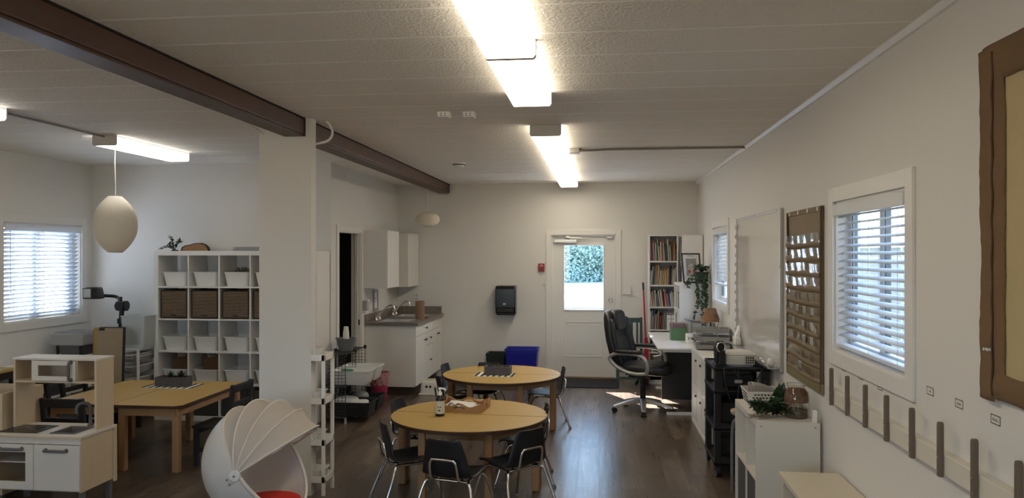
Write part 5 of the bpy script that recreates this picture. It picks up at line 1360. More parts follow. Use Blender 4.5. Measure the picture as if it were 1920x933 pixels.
for k, (x, y, r, z, lab_) in enumerate(((-.03, .0, 8, .012, 'sheet of white paper lowest in the wavy tray'), (-.035, -.005, -4, .030, 'sheet of white paper topmost in the wavy tray'), (.075, .03, 20, .021, 'small white card in the wavy tray by the paper edge'))):
    M = WT @ Matrix.Translation((x, y, z)) @ Matrix.Rotation(R_(r), 4, 'Z') @ Matrix.Rotation(R_(3 if k == 1 else 0), 4, 'Y'); w, h = ((.21, .24), (.22, .20), (.12, .12))[k]
    m = MB(); m.grid(lambda u, v, M=M: M @ Vector(((u-.5)*w, (v-.5)*h, .012*(2*v-1)**2*(k == 1))), 6, 6); tag(m.build('paper_sheet', PAPER, smooth=60, solid=.001), lab_, 'paper', 'papers in the wavy tray')
t2 = thing('eyeglasses', 'dark small folded spectacles among the papers in the wavy tray', 'glasses', tuple(WT @ Vector((-.05, -.09, .045))))
m = MB()
for dx in (-.03, .03): m.tube([WT @ Vector((-.05+dx+.022*math.cos(a*.5236), -.095, .046+.016*math.sin(a*.5236))) for a in range(12)], .003, 6, closed=True)
m.build('rim', BLACK, t2); m = MB(); m.tube([WT @ Vector(q) for q in ((-.10, -.095, .05), (-.095, -.03, .042))], .003, 6); m.tube([WT @ Vector(q) for q in ((0, -.095, .05), (-.005, -.03, .042))], .003, 6); m.build('temple', BLACK, t2)
# far table: mat and caddy
striped_mat((-1.05, 7.86, TH+.0005), .40, .26, TH, 'black and white striped mat on the far round table', 13, R_(-2))
tt = planter((-1.02, 7.88, TH+.0052), .265, .155, .085, 'dark divided wooden caddy on the striped mat of the far round table', R_(-2), 2); tt.name = 'divided_caddy'; tt['category'] = 'caddy'

# ================================================================== office chair
OX, OY = .52, 8.93
t = thing('office_chair', 'black leather office chair with silver arms and a five-star base at the desk', 'chair', (OX, OY, 0), R_(-112)); t.scale = (1.09, 1.09, 1.0)
LEA = mat('black_leather', (.012,.013,.016), .36, bump=.25, bscale=25)
SILV = mat('silver_plastic', (.42,.41,.38), .35, .5)
for k in range(5):
    a = 2*PI*k/5 + .35; d = Vector((math.cos(a), math.sin(a), 0)); s = Vector((-d.y, d.x, 0)); m = MB()
    pts = [(.02,.122,.036,.055),(.10,.116,.034,.048),(.20,.096,.030,.036),(.29,.073,.025,.028),(.325,.064,.020,.020)]
    R0 = []
    for r, z, w, h in pts: R0.append([m.bm.verts.new(d*r + s*w*q + Vector((0,0,z+e*h/2))) for q, e in ((-1,-1),(1,-1),(.75,1),(-.75,1))])
    for A, B in zip(R0, R0[1:]):
        for i in range(4): m.bm.faces.new((A[i], A[(i+1)%4], B[(i+1)%4], B[i]))
    m.bm.faces.new(R0[0][::-1]); m.bm.faces.new(R0[-1]); lg = m.build('base_leg', SILV, t, local=True, bevel=.006)
    c = d*.31; m = MB()
    for q in (-.016, .016): m.cyl(tuple(c + s*(q-.009) + Vector((0,0,.0265))), tuple(c + s*(q+.009) + Vector((0,0,.0265))), .0262, seg=18)
    m.cyl(tuple(c+Vector((0,0,.03))), tuple(c+Vector((0,0,.062))), .009); m.build('caster', BLACK, lg, local=True, bevel=.003)
m = MB(); m.lathe([(0,.02),(.018,.02),(.018,.09),(.045,.09),(.045,.14),(.03,.145),(.027,.30),(.017,.30),(.017,.40),(0,.40)], seg=20); m.build('gas_lift', BLACK, t, local=True, smooth=40)
m = MB(); m.box(-.09, -.12, .395, .09, .10, .425); m.box(-.16, -.14, .425, .16, .14, .438); m.build('mechanism', BLACK, t, local=True, bevel=.004)
m = MB(); m.tube([(.08, .0, .405), (.18, .02, .40), (.27, .03, .375)], .007, 8); m.tube([(.25,.028,.382),(.31,.035,.36)], .016, 8); m.build('lever', BLACK, t, local=True, smooth=50)
def seatf(p):
    return Vector((p.x, p.y, p.z + .012*(p.x/.25)**2 - (.02*max(0, p.y/.25)**3)))
m = MB(); m.sell((0, .03, .495), (.265, .265, .062), .55, .55, 40, 18, fn=seatf); st_ = m.build('seat', LEA, t, local=True, smooth=75)
m = MB(); m.sell((0, .035, .54), (.20, .22, .028), .6, .6, 32, 12); m.build('seat_pad', LEA, st_, local=True, smooth=75)
# backrest: leaning pad with side bolsters
def backf(w0):
    def f(p):
        h = p.z; y = -.235 - .14*(h-.55)/.6 - .02*math.sin((h-.5)*6) + p.y
        return Vector((p.x*(1-.10*max(0, (h-.9))/.3), y + .05*(p.x/.27)**2, h))
    return f
def pad(c, r, e1=.45, e2=.5, nu=36, nv=18):
    cc = Vector(c); f = backf(0)
    m = MB(); 
    def pw(x, e): return math.copysign(abs(x)**e, x)
    def pt(u, v):
        th = u*2*PI; ph = (v-.5)*PI*.999
        return f(cc + Vector((r[0]*pw(math.cos(ph),e1)*pw(math.cos(th),e2), r[1]*pw(math.cos(ph),e1)*pw(math.sin(th),e2), r[2]*pw(math.sin(ph),e1))))
    return m.grid(pt, nu, nv, wrapu=True)
b = pad((0, 0, .82), (.265, .055, .325)).build('backrest', LEA, t, local=True, smooth=75)
pad((0, .062, 1.035), (.150, .045, .115), .5, .55).build('headrest_pad', LEA, b, local=True, smooth=75)
pad((0, .045, .69), (.165, .040, .16), .5, .55).build('lumbar_pad', LEA, b, local=True, smooth=75)
for s in (-1, 1): pad((s*.215, .045, .80), (.05, .04, .26), .6, .7, 24, 16).build('side_bolster', LEA, b, local=True, smooth=75)
for s in (-1, 1):
    x = s*.30
    pth = smoothpath([(x*.93, .13, .475), (x, .15, .54), (x+s*.01, .13, .63), (x+s*.012, .06, .68), (x+s*.012, -.08, .695), (x+s*.006, -.20, .68), (x, -.255, .63), (x*.98, -.20, .55), (x*.95, -.08, .485), (x*.93, .03, .465)], 6)
    m = MB(); n = len(pth)
    m.tube(pth, .021, 10, closed=True); ar = m.build('armrest', SILV, t, local=True, smooth=70)
    m = MB(); m.sell((x+s*.012, -.055, .714), (.042, .155, .022), .6, .6, 24, 10); m.build('arm_pad', LEA, ar, local=True, smooth=70)
    m = MB(); m.box(min(x*.93, x*.6), -.06, .425, max(x*.93, x*.6), .09, .452); m.build('arm_bracket', BLACK, ar, local=True, bevel=.004)
# ================================================================== teal chair, broom
TEAL = mat('teal_paint', (.030,.075,.080), .45)
tx, ty = .44, 10.55
t = thing('teal_chair', 'dark teal slat-back wooden chair by the back wall behind the office chair', 'chair', (tx, ty, 0))
w, d = .36, .36
for s in (-1, 1):
    MB().box(tx+s*(w/2-.018)-.018, ty-d/2, 0, tx+s*(w/2-.018)+.018, ty-d/2+.036, .43).build('leg', TEAL, t, bevel=.003)
    m = MB(); m.prism([(ty+d/2-.036, 0), (ty+d/2, 0), (ty+d/2, .44), (ty+d/2+.05, .92), (ty+d/2+.016, .92), (ty+d/2-.036, .44)], tx+s*(w/2-.018)-.018, tx+s*(w/2-.018)+.018, 'X'); m.build('leg', TEAL, t, bevel=.003)
MB().box(tx-w/2-.005, ty-d/2-.012, .43, tx+w/2+.005, ty+d/2-.001, .455).build('seat', TEAL, t, bevel=.006)
M = Matrix.Translation((tx, ty+d/2-.01, .455)) @ Matrix.Rotation(R_(-6), 4, 'X')
MB().box(-w/2+.036, -.009, .395, w/2-.036, .013, .46, M).build('top_rail', TEAL, t, bevel=.003); MB().box(-w/2+.036, -.007, .06, w/2-.036, .011, .10, M).build('back_rail', TEAL, t)
for k in range(4):
    x = -w/2+.036+(w-.072)*(k+.5)/4; MB().box(x-.014, -.004, .10, x+.014, .008, .395, M).build('slat', TEAL, t)
MB().box(tx-w/2+.036, ty-d/2+.01, .12, tx+w/2-.036, ty-d/2+.026, .155).build('stretcher', TEAL, t)
bx, by = .668, 10.70
t = thing('red_broom', 'red handled broom standing upright beside the tall bookcase', 'broom', (bx, by, 0))
REDP = mat('broom_red', (.42,.012,.022), .35)
m = MB(); m.tube([(bx+.005, by, .42), (bx-.035, by+.10, 1.34)], .012, 10); m.build('handle', REDP, t, smooth=50)
m = MB(); m.tube([(bx-.033, by+.095, 1.30), (bx-.037, by+.105, 1.40)], .0145, 10); m.build('grip', BLACK, t, smooth=50)
m = MB(); m.prism([(bx-.02, .66), (bx+.015, .66), (bx+.03, .56), (bx+.033, .20), (bx-.028, .20), (bx-.026, .56)], by-.02, by+.025, 'Y'); m.build('head', REDP, t, bevel=.006)
m = MB(); m.tbox(.0, .20, (bx-.03, by-.03, bx+.034, by+.035), (bx-.027, by-.018, bx+.031, by+.022)); m.build('bristle', mat('bristle_dark', (.05,.02,.02), .9, bump=.5, bscale=200), t)

# ================================================================== bookcases and books
def bookcase(label, x0, y0, W, D, H, levels, face='-Y'):
    if face == '-Y': M = Matrix.Translation((x0, y0, 0)); c = (x0+W/2, y0+D/2, 0)
    else: M = Matrix.Translation((x0, y0+W, 0)) @ Matrix.Rotation(-PI/2, 4, 'Z'); c = (x0+D/2, y0+W/2, 0)
    t = thing('bookcase', label, 'bookcase', c)
    k = .018
    m = MB(); m.box(0,0,0,k,D,H,M); m.build('side_panel', WHITE, t); m = MB(); m.box(W-k,0,0,W,D,H,M); m.build('side_panel', WHITE, t)
    m = MB(); m.box(k,0,H-k,W-k,D,H,M); m.build('top_panel', WHITE, t); m = MB(); m.box(k,D-.006,0,W-k,D,H-k,M); m.build('back_panel', mat('back_board', (.6,.59,.57), .6), t)
    m = MB(); m.box(k,.012,0,W-k,D-.006,.06,M); m.build('plinth', WHITE, t)
    for z in levels: m = MB(); m.box(k,.003,z-.02,W-k,D-.006,z,M); m.build('shelf_board', WHITE, t)
    return M
BKY = 10.74
LV = [.06, .445, .755, 1.07, 1.37, 1.70]
BM_ = bookcase('tall white bookcase packed with picture books against the back wall', .705, BKY, .40, .30, 2.06, LV)
BC = {'white': (.62,.61,.57), 'cream': (.52,.46,.34), 'yellow': (.55,.38,.06), 'red': (.34,.03,.03), 'blue': (.035,.085,.26), 'green': (.03,.15,.06), 'brown': (.16,.08,.04), 'black': (.02,.02,.022), 'grey': (.25,.25,.25), 'orange': (.50,.17,.03), 'teal': (.03,.18,.19), 'pink': (.50,.17,.20), 'dark red': (.14,.02,.025), 'pale blue': (.25,.36,.45)}
BW_ = ['white','cream','grey','black','brown','white','yellow','red','blue','grey','pale blue','cream','white','teal','dark red','black','orange','white','green','grey']
def books(M, x0, x1, z, clear, n, row, seed, lean=0.0, place='{row} shelf of the tall bookcase', end='the broom', depth=.215, name='picture_book', hmin=.62):
    rnd = random.Random(seed); W = (x1-x0)/n; x = x0
    for k in range(n):
        th = W*rnd.uniform(.55,.92); h = clear*rnd.uniform(hmin,.92); cn = rnd.choice(BW_); dd = rnd.uniform(.85,1.0)*depth
        a = lean*rnd.uniform(.6,1.3) + R_(rnd.uniform(-1.5,1.5))
        off = rnd.uniform(.012,.03)
        Q = M @ Matrix.Translation((x+W/2, off, z+.0008)) @ Matrix.Rotation(a, 4, 'Y')
        m = MB(); m.box(-th/2, 0, abs(math.sin(a))*th/2, th/2, dd, h, Q)
        # page block shows as a paler strip at the top
        o = m.build(name, mat('book_'+cn.replace(' ','_'), BC[cn], .5))
        tag(o, f'thin {cn} book, {ORD[k]} from {end}, {place.format(row=row)}', 'book', f'books {place.format(row=row)}')
        x += W
k = .018; X0, X1 = k+.004, .40-k-.004
books(BM_, X0, X1, 1.70, .33, 25, 'top', 21, R_(-3))
books(BM_, X0, X1, 1.37, .30, 26, 'second', 22, R_(3))
books(BM_, X0, X1, 1.07, .275, 24, 'third', 23, R_(-6))
books(BM_, X0, X0+.215, .755, .29, 14, 'fourth', 24, R_(2))
books(BM_, X0+.01, X1-.01, .445, .27, 14, 'fifth', 25, R_(8))
t = thing('magazine_box', 'white file box of papers beside the books on the fourth shelf', 'box', (.705+.31, BKY+.1, .755))
Q = BM_ @ Matrix.Translation((.245, .01, .7558)); m = MB(); m.box(0,0,0,.128,.20,.004,Q); m.box(0,0,.004,.128,.004,.20,Q); m.box(0,.004,.004,.004,.20,.22,Q); m.box(.124,.004,.004,.128,.20,.22,Q); m.box(.004,.196,.004,.124,.20,.22,Q); m.build('box', PAPER, t)
m = MB(); m.box(.058,-.0012,.01,.068,.0,.20,Q); m.box(.01,-.0012,.14,.118,0,.15,Q); m.build('printed_line', mat('print_faint', (.42,.42,.41), .7), t)
m = MB(); m.box(.01,.01,.004,.118,.19,.19,Q); m.build('paper_block', PAPER, t)
# bookcase turned sideways: opens towards the room, its side faces us
SBM = bookcase('tall white bookcase turned sideways behind the framed print', 1.125, 10.455, .40, .275, 2.05, [.06, 1.07, 1.37, 1.70], '-X')
books(SBM, .02, .38, 1.70, .30, 9, 'top', 31, R_(2), '{row} shelf of the sideways bookcase', 'the back wall')
books(SBM, .02, .38, 1.37, .30, 8, 'second', 32, R_(-4), '{row} shelf of the sideways bookcase', 'the back wall')

# ================================================================== desk, cabinet on the desk
DX0, DX1, DY0, DY1, DZ = .675, 1.405, 8.69, 10.44, .75
t = thing('desk', 'white writing desk with dark privacy panel under the hanging plant', 'desk', ((DX0+DX1)/2, (DY0+DY1)/2, 0))
MB().box(DX0, DY0, DZ-.022, DX1, DY1, DZ).build('desktop', WHITE, t, bevel=.004)
m = MB(); m.box(DX0+.06, DY0+.05, DZ-.052, DX1-.06, DY0+.08, DZ-.022); m.box(DX0+.06, DY1-.08, DZ-.052, DX1-.06, DY1-.05, DZ-.022); m.build('rail', WHITEM, t)
for yy in (DY0+.03, DY1-.08):
    m = MB(); m.box(DX1-.075, yy, .03, DX1-.035, yy+.04, DZ-.022); m.box(DX0+.10, yy, 0, DX1-.03, yy+.045, .03); m.build('leg', WHITEM, t, bevel=.003)
for yy in (DY0+.04,): 
    m = MB(); m.tube([(DX0+.04, yy, DZ-.022), (DX0+.035, yy, DZ-.085), (DX0-.02, yy, DZ-.095), (DX0-.05, yy, DZ-.095)], .008, 8); m.build('side_hook', WHITEM, t)
MB().box(DX0+.10, 9.42, .045, DX1-.08, 9.44, DZ-.022).build('privacy_panel', mat('panel_dark', (.022,.022,.023), .5), t)
# cube cabinet standing on the desk
ct, W_, H_, M_ = cube_shelf('white two by two cube cabinet standing on the far end of the desk', 1.02, 9.745, DZ+.0005, 2, 2, .385, '-X', cell=.30, to=.03, ti=.016, name='cube_cabinet')
books(M_, .035, .32, DZ*0+.031, .27, 7, 'lower', 41, 0, '{row} far cell of the desk cabinet', 'the back wall')
books(M_, .035, .32, .347, .27, 7, 'upper', 42, 0, '{row} far cell of the desk cabinet', 'the back wall')
books(M_, .36, .62, .347, .26, 5, 'upper', 43, 0, '{row} near cell of the desk cabinet', 'the back wall')
TOPZ = DZ + .0005 + H_
# framed print leaning on the sideways bookcase
fp = Vector((1.135, 9.95, TOPZ))
t = thing('framed_print', 'black framed print of a pale face with pink cheeks on the desk cabinet', 'picture', tuple(fp), 0)
M = Matrix.Translation(fp + Vector((.075, 0, .001))) @ Matrix.Rotation(R_(24), 4, 'Z') @ Matrix.Rotation(R_(-9), 4, 'X')
W2, H2 = .135, .385
m = MB(); f_ = .018
m.box(-W2, 0, 0, -W2+f_, .018, H2, M); m.box(W2-f_, 0, 0, W2, .018, H2, M); m.box(-W2+f_, 0, 0, W2-f_, .018, f_, M); m.box(-W2+f_, 0, H2-f_, W2-f_, .018, H2, M); m.build('frame', BLACK, t, bevel=.002)
MB().box(-W2+f_, .006, f_, W2-f_, .012, H2-f_, M).build('mount', PAPER, t)
m = MB(); m.box(-.075, .0045, .095, .075, .006, .315, M); pr = m.build('picture_ground', mat('print_ground', (.33,.33,.33), .7), t)
def disc(m, x, z, rx, rz, y, n=20): m.face([M @ Vector((x+rx*math.cos(2*PI*i/n), y, z+rz*math.sin(2*PI*i/n))) for i in range(n)])
m = MB(); disc(m, 0, .165, .062, .085, .0040); m.build('face_shape', mat('print_face', (.62,.58,.54), .7), pr)
m = MB(); disc(m, -.036, .150, .019, .026, .0034); disc(m, .036, .150, .019, .026, .0034); m.build('cheek', mat('print_pink', (.55,.10,.13), .7), pr)
m = MB()
for x in (-.03, .03): m.box(x-.020, .0030, .198, x+.020, .0034, .203, M)
m.box(-.006, .0030, .15, .006, .0034, .156, M); m.box(-.05, .0043, .345, .05, .0058, .350, M); m.build('line', BLACKM, pr)
# trailing plant
pp = Vector((1.30, 9.83, TOPZ))
t = thing('trailing_plant', 'trailing green vine in a dark pot on the corner of the desk cabinet', 'plant', tuple(pp))
m = MB(); m.lathe([(0,.001),(.065,.001),(.088,.13),(.094,.13),(.094,.145),(.084,.145),(.080,.12),(0,.12)], pp, 28); m.build('pot', mat('pot_dark', (.03,.03,.028), .5), t, smooth=40)
random.seed(14); lf = MB(); vn = MB()
for k in range(26):
    a = random.uniform(0, 2*PI); r = random.uniform(.05,.12); b = pp + Vector((0,0,.13)); e = b + Vector((r*math.cos(a)*.9, r*math.sin(a)*.9, random.uniform(.02,.11)))
    pts = smoothpath([b, b.lerp(e,.5)+Vector((0,0,.03)), e], 4); vn.tube(pts, .002, 4)
    for q in range(7): lf.leaf(pts[random.randrange(2,len(pts))], (random.uniform(-1,1), random.uniform(-1,.7), random.uniform(-.3,.8)), (0,-.3,1), random.uniform(.028,.045), .026)
for k, (dx, dy, L, sw) in enumerate(((-.09,-.13,.36,.02),(-.05,-.15,.52,-.02),(-.02,-.14,.60,.015),(.02,-.13,.47,.01),(.05,-.12,.30,-.01),(-.12,-.06,.14,-.03),(-.13,-.02,.10,-.05),(.0,-.16,.40,.02),(-.07,-.12,.28,0))):
    b = pp + Vector((dx*.4, dy*.4, .14)); e0 = pp + Vector((dx, dy, .10)); pts = [b, e0]
    n = 6
    for q in range(1, n+1): pts.append(Vector((e0.x+sw*q/n*2+random.uniform(-.012,.012), e0.y+random.uniform(-.01,.01)*1, e0.z-L*q/n)))
    for q in pts: q.x = min(q.x, 1.385); 
    for q in pts[2:]: q.y = min(q.y, 9.72)
    pts = smoothpath(pts, 6); vn.tube(pts, .0022, 4)
    for q in range(int(L*85)): 
        w = random.choice(pts[4:]); lf.leaf(w, (random.uniform(-1,1), random.uniform(-1,.1), random.uniform(-1,.4)), (0,-1,.4), random.uniform(.028,.045), .026)
lf.build('foliage', LEAF, t, clean=False); vn.build('vine', LEAF, t)

# ================================================================== on the desk
c = (.99, 9.55)
t = thing('tissue_box', 'green box with clear lid and pink filling on the desk', 'box', (*c, DZ))
m = MB(); m.box(c[0]-.10, c[1]-.085, DZ+.0005, c[0]+.10, c[1]+.085, DZ+.15); m.build('body', mat('box_green', (.10,.20,.10), .5), t, bevel=.003)
m = MB(); m.box(c[0]-.102, c[1]-.087, DZ+.15, c[0]+.102, c[1]+.087, DZ+.21); m.build('clear_lid', mat('lid_clear', (.75,.60,.60), .1, trans=.75, ior=1.1), t, bevel=.002)
m = MB(); m.sell((c[0], c[1], DZ+.172), (.09,.075,.030), .5, .4, 24, 10); m.build('filling', mat('fill_pink', (.58,.055,.16), .7, var=.35, vscale=40), t, smooth=60)
c = (1.085, 9.24)
t = thing('tea_mug', 'white mug printed with black lettering on the desk', 'mug', (*c, DZ))
m = MB(); m.lathe([(0,.0005),(.044,.0005),(.049,.006),(.049,.112),(.045,.112),(.045,.012),(0,.012)], (*c, DZ), 32); m.build('body', mat('mug_white', (.78,.77,.75), .25), t, smooth=40)
m = MB(); m.tube(smoothpath([(c[0]+.046, c[1]-.005, DZ+.095), (c[0]+.080, c[1]-.012, DZ+.092), (c[0]+.088, c[1]-.014, DZ+.060), (c[0]+.072, c[1]-.01, DZ+.03), (c[0]+.047, c[1]-.005, DZ+.024)]), .0075, 8); m.build('handle', mat('mug_black', (.05,.05,.05), .3), t, smooth=60)
ang = R_(-96)
def bend_text(txt, size, z, par, mt, r, a0):
    o = text_mesh(txt, size, 'lettering', mt, par, Matrix.Translation((0,0,0)), bold=True)
    W = WM[par.name]
    for v in o.data.vertices:
        p = W @ v.co; a = a0 + p.x/r; v.co = W.inverted() @ Vector((c[0]+(r+p.z)*math.cos(a), c[1]+(r+p.z)*math.sin(a), DZ+z+p.y))
    return o
bend_text('Tea', .052, .056, t, BLACKM, .0497, -PI/2+.16)
m = MB(); M = Matrix.Translation((.90, 8.87, DZ+.001)); m.box(-.13, -.09, 0, .15, .10, .0012, M); t = thing('printed_sheet', 'sheet of white paper with faint printing at the front of the desk', 'paper', (.90, 8.87, DZ)); m.build('sheet', PAPER, t)
m = MB(); random.seed(4)
for r in range(6):
    x = -.11
    while x < .12:
        w = random.uniform(.01,.05); m.box(x, -.07+r*.027, .0012, min(x+w,.13), -.062+r*.027, .0015, M); x += w+.012
m.build('printed_line', mat('print_lilac', (.45,.44,.55), .7), t)
# curved wire basket tower
bc_ = Vector((1.215, 9.50, DZ))
WSIL = mat('wire_silver', (.38,.38,.36), .3, .9)
t = thing('wire_basket', 'two-tier curved silver wire basket in front of the desk cabinet', 'basket', tuple(bc_))
MESHM = mat('mesh_grey', (.18,.18,.17), .4, .7)
for k, z in enumerate((.06, .215)):
    def bf(u, v, z=z): x = (u-.5)*.30; y = (v-.5)*.26; return bc_ + Vector((x, y, z + .62*x*x*2.2 + .5*y*y))
    b = MB().grid(bf, 14, 10).build('bowl', MESHM, t, smooth=60, solid=.004)
    loop = [bf(u, 0) for u in [i/12 for i in range(13)]] + [bf(1, i/8) for i in range(1,9)] + [bf(1-i/12, 1) for i in range(1,13)] + [bf(0, 1-i/8) for i in range(1,8)]
    MB().tube(loop, .0045, 6, closed=True).build('rim', WSIL, b, smooth=60)
m = MB()
for s in (-1, 1): m.tube([bc_+Vector((s*.06,.10,.0045)), bc_+Vector((s*.06,.10,.24))], .005, 8); m.tube([bc_+Vector((s*.06,.10,.0045)), bc_+Vector((s*.10,-.10,.0045))], .005, 8)
m.build('stand', WSIL, t, smooth=60)
# lamp
lc = Vector((1.285, 8.92, DZ))
t = thing('table_lamp', 'small table lamp with a brown wicker shade on the desk by the wall', 'lamp', tuple(lc))
m = MB(); m.lathe([(0,.0005),(.055,.0005),(.055,.012),(.02,.022),(.008,.03),(.008,.30),(0,.30)], lc, 24); m.build('base', BLACK, t, smooth=40)
WICK = bpy.data.materials.new('wicker'); WICK.use_nodes = True; nt = WICK.node_tree; b = nt.nodes['Principled BSDF']
tc = nt.nodes.new('ShaderNodeTexCoord'); wa = nt.nodes.new('ShaderNodeTexWave'); wa.bands_direction = 'Z'; wa.inputs['Scale'].default_value = 26; wa.inputs['Distortion'].default_value = 3; wa.inputs['Detail Scale'].default_value = 3
mx = nt.nodes.new('ShaderNodeMix'); mx.data_type = 'RGBA'; mx.inputs[6].default_value = (.10,.045,.018,1); mx.inputs[7].default_value = (.42,.21,.095,1)
nt.links.new(tc.outputs['Object'], wa.inputs[0]); nt.links.new(wa.outputs['Fac'], mx.inputs[0]); nt.links.new(mx.outputs[2], b.inputs['Base Color']); b.inputs['Roughness'].default_value = .7
bp = nt.nodes.new('ShaderNodeBump'); bp.inputs['Distance'].default_value = .004; nt.links.new(wa.outputs['Fac'], bp.inputs['Height']); nt.links.new(bp.outputs[0], b.inputs['Normal'])
m = MB(); m.lathe([(.113,.282),(.095,.32),(.072,.38),(.060,.43),(.056,.43),(.068,.38),(.091,.32),(.109,.282),(.113,.282)], lc, 32); sh = m.build('lamp_shade', WICK, t, smooth=50)
m = MB(); m.cyl(lc+Vector((0,0,.30)), lc+Vector((0,0,.345)), .014, seg=12); m.tube([lc+Vector((-.07,0,.36)), lc+Vector((.07,0,.36))], .002, 6); m.build('socket', BLACK, t)
# white flower and dark pen holder behind the trays
fc = Vector((1.16, 9.00, DZ))
t = thing('white_flower', 'white paper-like flower in a small clear pot behind the wire letter trays', 'flower', tuple(fc))
m = MB(); random.seed(2)
for r in range(4):
    for i in range(9+2*r):
        a = 2*PI*i/(9+2*r)+r*.4; el = R_(80-24*r); m.leaf(fc+Vector((0,0,.125)), (math.cos(a)*math.cos(el), math.sin(a)*math.cos(el), math.sin(el)), (0,0,1), .075, .035, droop=-.1)
m.build('bloom', mat('petal_white', (.80,.79,.76), .7), t, clean=False)
m = MB(); m.lathe([(0,.0005),(.022,.0005),(.03,.09),(.027,.09),(.02,.006),(0,.006)], fc, 16); m.build('pot', WHITEP, t, smooth=40); m = MB(); m.tube([fc+Vector((0,0,.01)), fc+Vector((0,0,.13))], .004, 6); m.build('stem', LEAF2, t)
fc = Vector((1.33, 9.25, DZ))
t = thing('pen_holder', 'dark mesh pen holder beside the lamp', 'pen holder', tuple(fc)); m = MB(); m.lathe([(0,.0005),(.042,.0005),(.042,.10),(.039,.10),(.039,.004),(0,.004)], fc, 20); m.build('cup', BLACK, t, smooth=40)
for k, (dx, dy, cc) in enumerate(((-.02,.0,(.45,.25,.2)),(.01,.01,(.3,.3,.32)),(.015,-.015,(.1,.1,.3)),(-.005,-.02,(.6,.58,.55)))):
    m = MB(); m.cyl(fc+Vector((dx,dy,.006)), fc+Vector((dx*1.9,dy*1.9,.17+.012*k)), .005, seg=8); tag(m.build('pencil', mat(f'pencil_{k}', cc, .5)), f'pencil in the dark pen holder, {("reddish","grey","dark blue","pale")[k]} one', 'pencil', 'pencils in the pen holder')

# ================================================================== low white cabinet between desk and cart
lt, LW_, LH_, LM_ = cube_shelf('low white cube cabinet running between the desk and the black cart', 1.02, 7.02, 0, 4, 2, .385, '-X', cell=.352, name='cube_cabinet')
for i in range(4):
    for j in range(2):
        if (i, j) in ((3, 0), (2, 1)): continue
        m = MB(); x = .038+i*.368; z = .038+j*.368; m.box(x+.004, .006, z+.004, x+.348, .022, z+.348, LM_); o = m.build('door', WHITE, lt, bevel=.002)
        kx = x+.32; m = MB(); m.cyl(LM_ @ Vector((kx, .006, z+.29)), LM_ @ Vector((kx, -.012, z+.29)), .012, seg=12); m.build('knob', mat('knob_dark', (.1,.1,.1)), o)
LZ = LH_
# letter trays
tc_ = Vector((1.215, 8.38, LZ))
t = thing('letter_tray', 'three-tier silver mesh letter tray at the end of the low cabinet', 'tray', tuple(tc_))
Mt = Matrix.Translation(tc_) @ Matrix.Rotation(R_(-6), 4, 'Z')
for k, z in enumerate((.012, .095, .178)):
    w, d, h = .165, .13, .042
    m = MB(); m.box(-w, -d, z, w, d, z+.003, Mt)
    for (a, b) in (((-w,-d),(w,-d)), ((-w,d),(w,d))):
        q = [Mt @ Vector(v) for v in ((a[0],a[1],z),(b[0],b[1],z),(b[0]+.012,b[1]*1.06,z+h),(a[0]-.012,a[1]*1.06,z+h))]; m.face(q)
    q = [Mt @ Vector(v) for v in ((w,-d,z),(w,d,z),(w+.012,d*1.06,z+h),(w+.012,-d*1.06,z+h))]; m.face(q)
    b = m.build('tier', mat('mesh_silver', (.30,.30,.29), .4, .6), t, solid=.003)
    m = MB(); m.tube([Mt @ Vector(v) for v in ((-w,-d,z+.003),(-w-.03,-d*1.06,z+h),(w+.012,-d*1.06,z+h),(w+.012,d*1.06,z+h),(-w-.03,d*1.06,z+h),(-w,d,z+.003))], .004, 6, closed=True); m.build('wire_rim', WSIL, b)
m = MB(); m.tube([Mt @ Vector(v) for v in ((.03,-.14,.0045),(.06,-.142,.22),(.085,-.06,.305),(.085,.06,.305),(.06,.142,.22),(.03,.14,.0045))], .0055, 8); m.build('carry_frame', WSIL, t)
for k, (z, cc, w) in enumerate(((.0165, (.36,.25,.16), .26), (.0995, (.55,.54,.52), .24))):
    m = MB(); m.box(-w/2, -.10, z, w/2, .11, z+.018, Mt); tag(m.build('paper_stack', mat(f'tray_paper_{k}', cc, .7)), ('tan folder lying in the bottom tier of the silver letter tray', 'white paper pad lying in the middle tier of the silver letter tray')[k], 'paper')

# ================================================================== black cart
CX0, CX1, CY0, CY1 = .945, 1.385, 6.38, 6.96
t = thing('av_cart', 'black four-shelf utility cart on casters below the whiteboard', 'cart', ((CX0+CX1)/2, (CY0+CY1)/2, 0))
CB = mat('cart_black', (.010,.010,.011), .4)
for k, z in enumerate((.12, .40, .70, .885)):
    m = MB(); m.box(CX0, CY0, z-.018, CX1, CY1, z-.004); m.box(CX0, CY0, z-.022, CX1, CY0+.012, z+.008); m.box(CX0, CY1-.012, z-.022, CX1, CY1, z+.008); m.box(CX0, CY0+.012, z-.022, CX0+.012, CY1-.012, z+.008); m.box(CX1-.012, CY0+.012, z-.022, CX1, CY1-.012, z+.008)
    m.build('shelf', CB, t, bevel=.003)
for a in (CX0+.03, CX1-.03):
    for b in (CY0+.03, CY1-.03):
        MB().box(a-.026, b-.026, .10, a+.026, b+.026, .885).build('post', CB, t, bevel=.006)
        m = MB(); m.cyl((a-.014, b, .048), (a+.014, b, .048), .048, seg=20); m.box(a-.02, b-.02, .05, a+.02, b+.02, .10); m.build('caster', BLACK, t, bevel=.003)
MB().box(CX0+.06, CY1-.03, .41, CX1-.06, CY1-.018, .68).build('back_panel', CB, t)
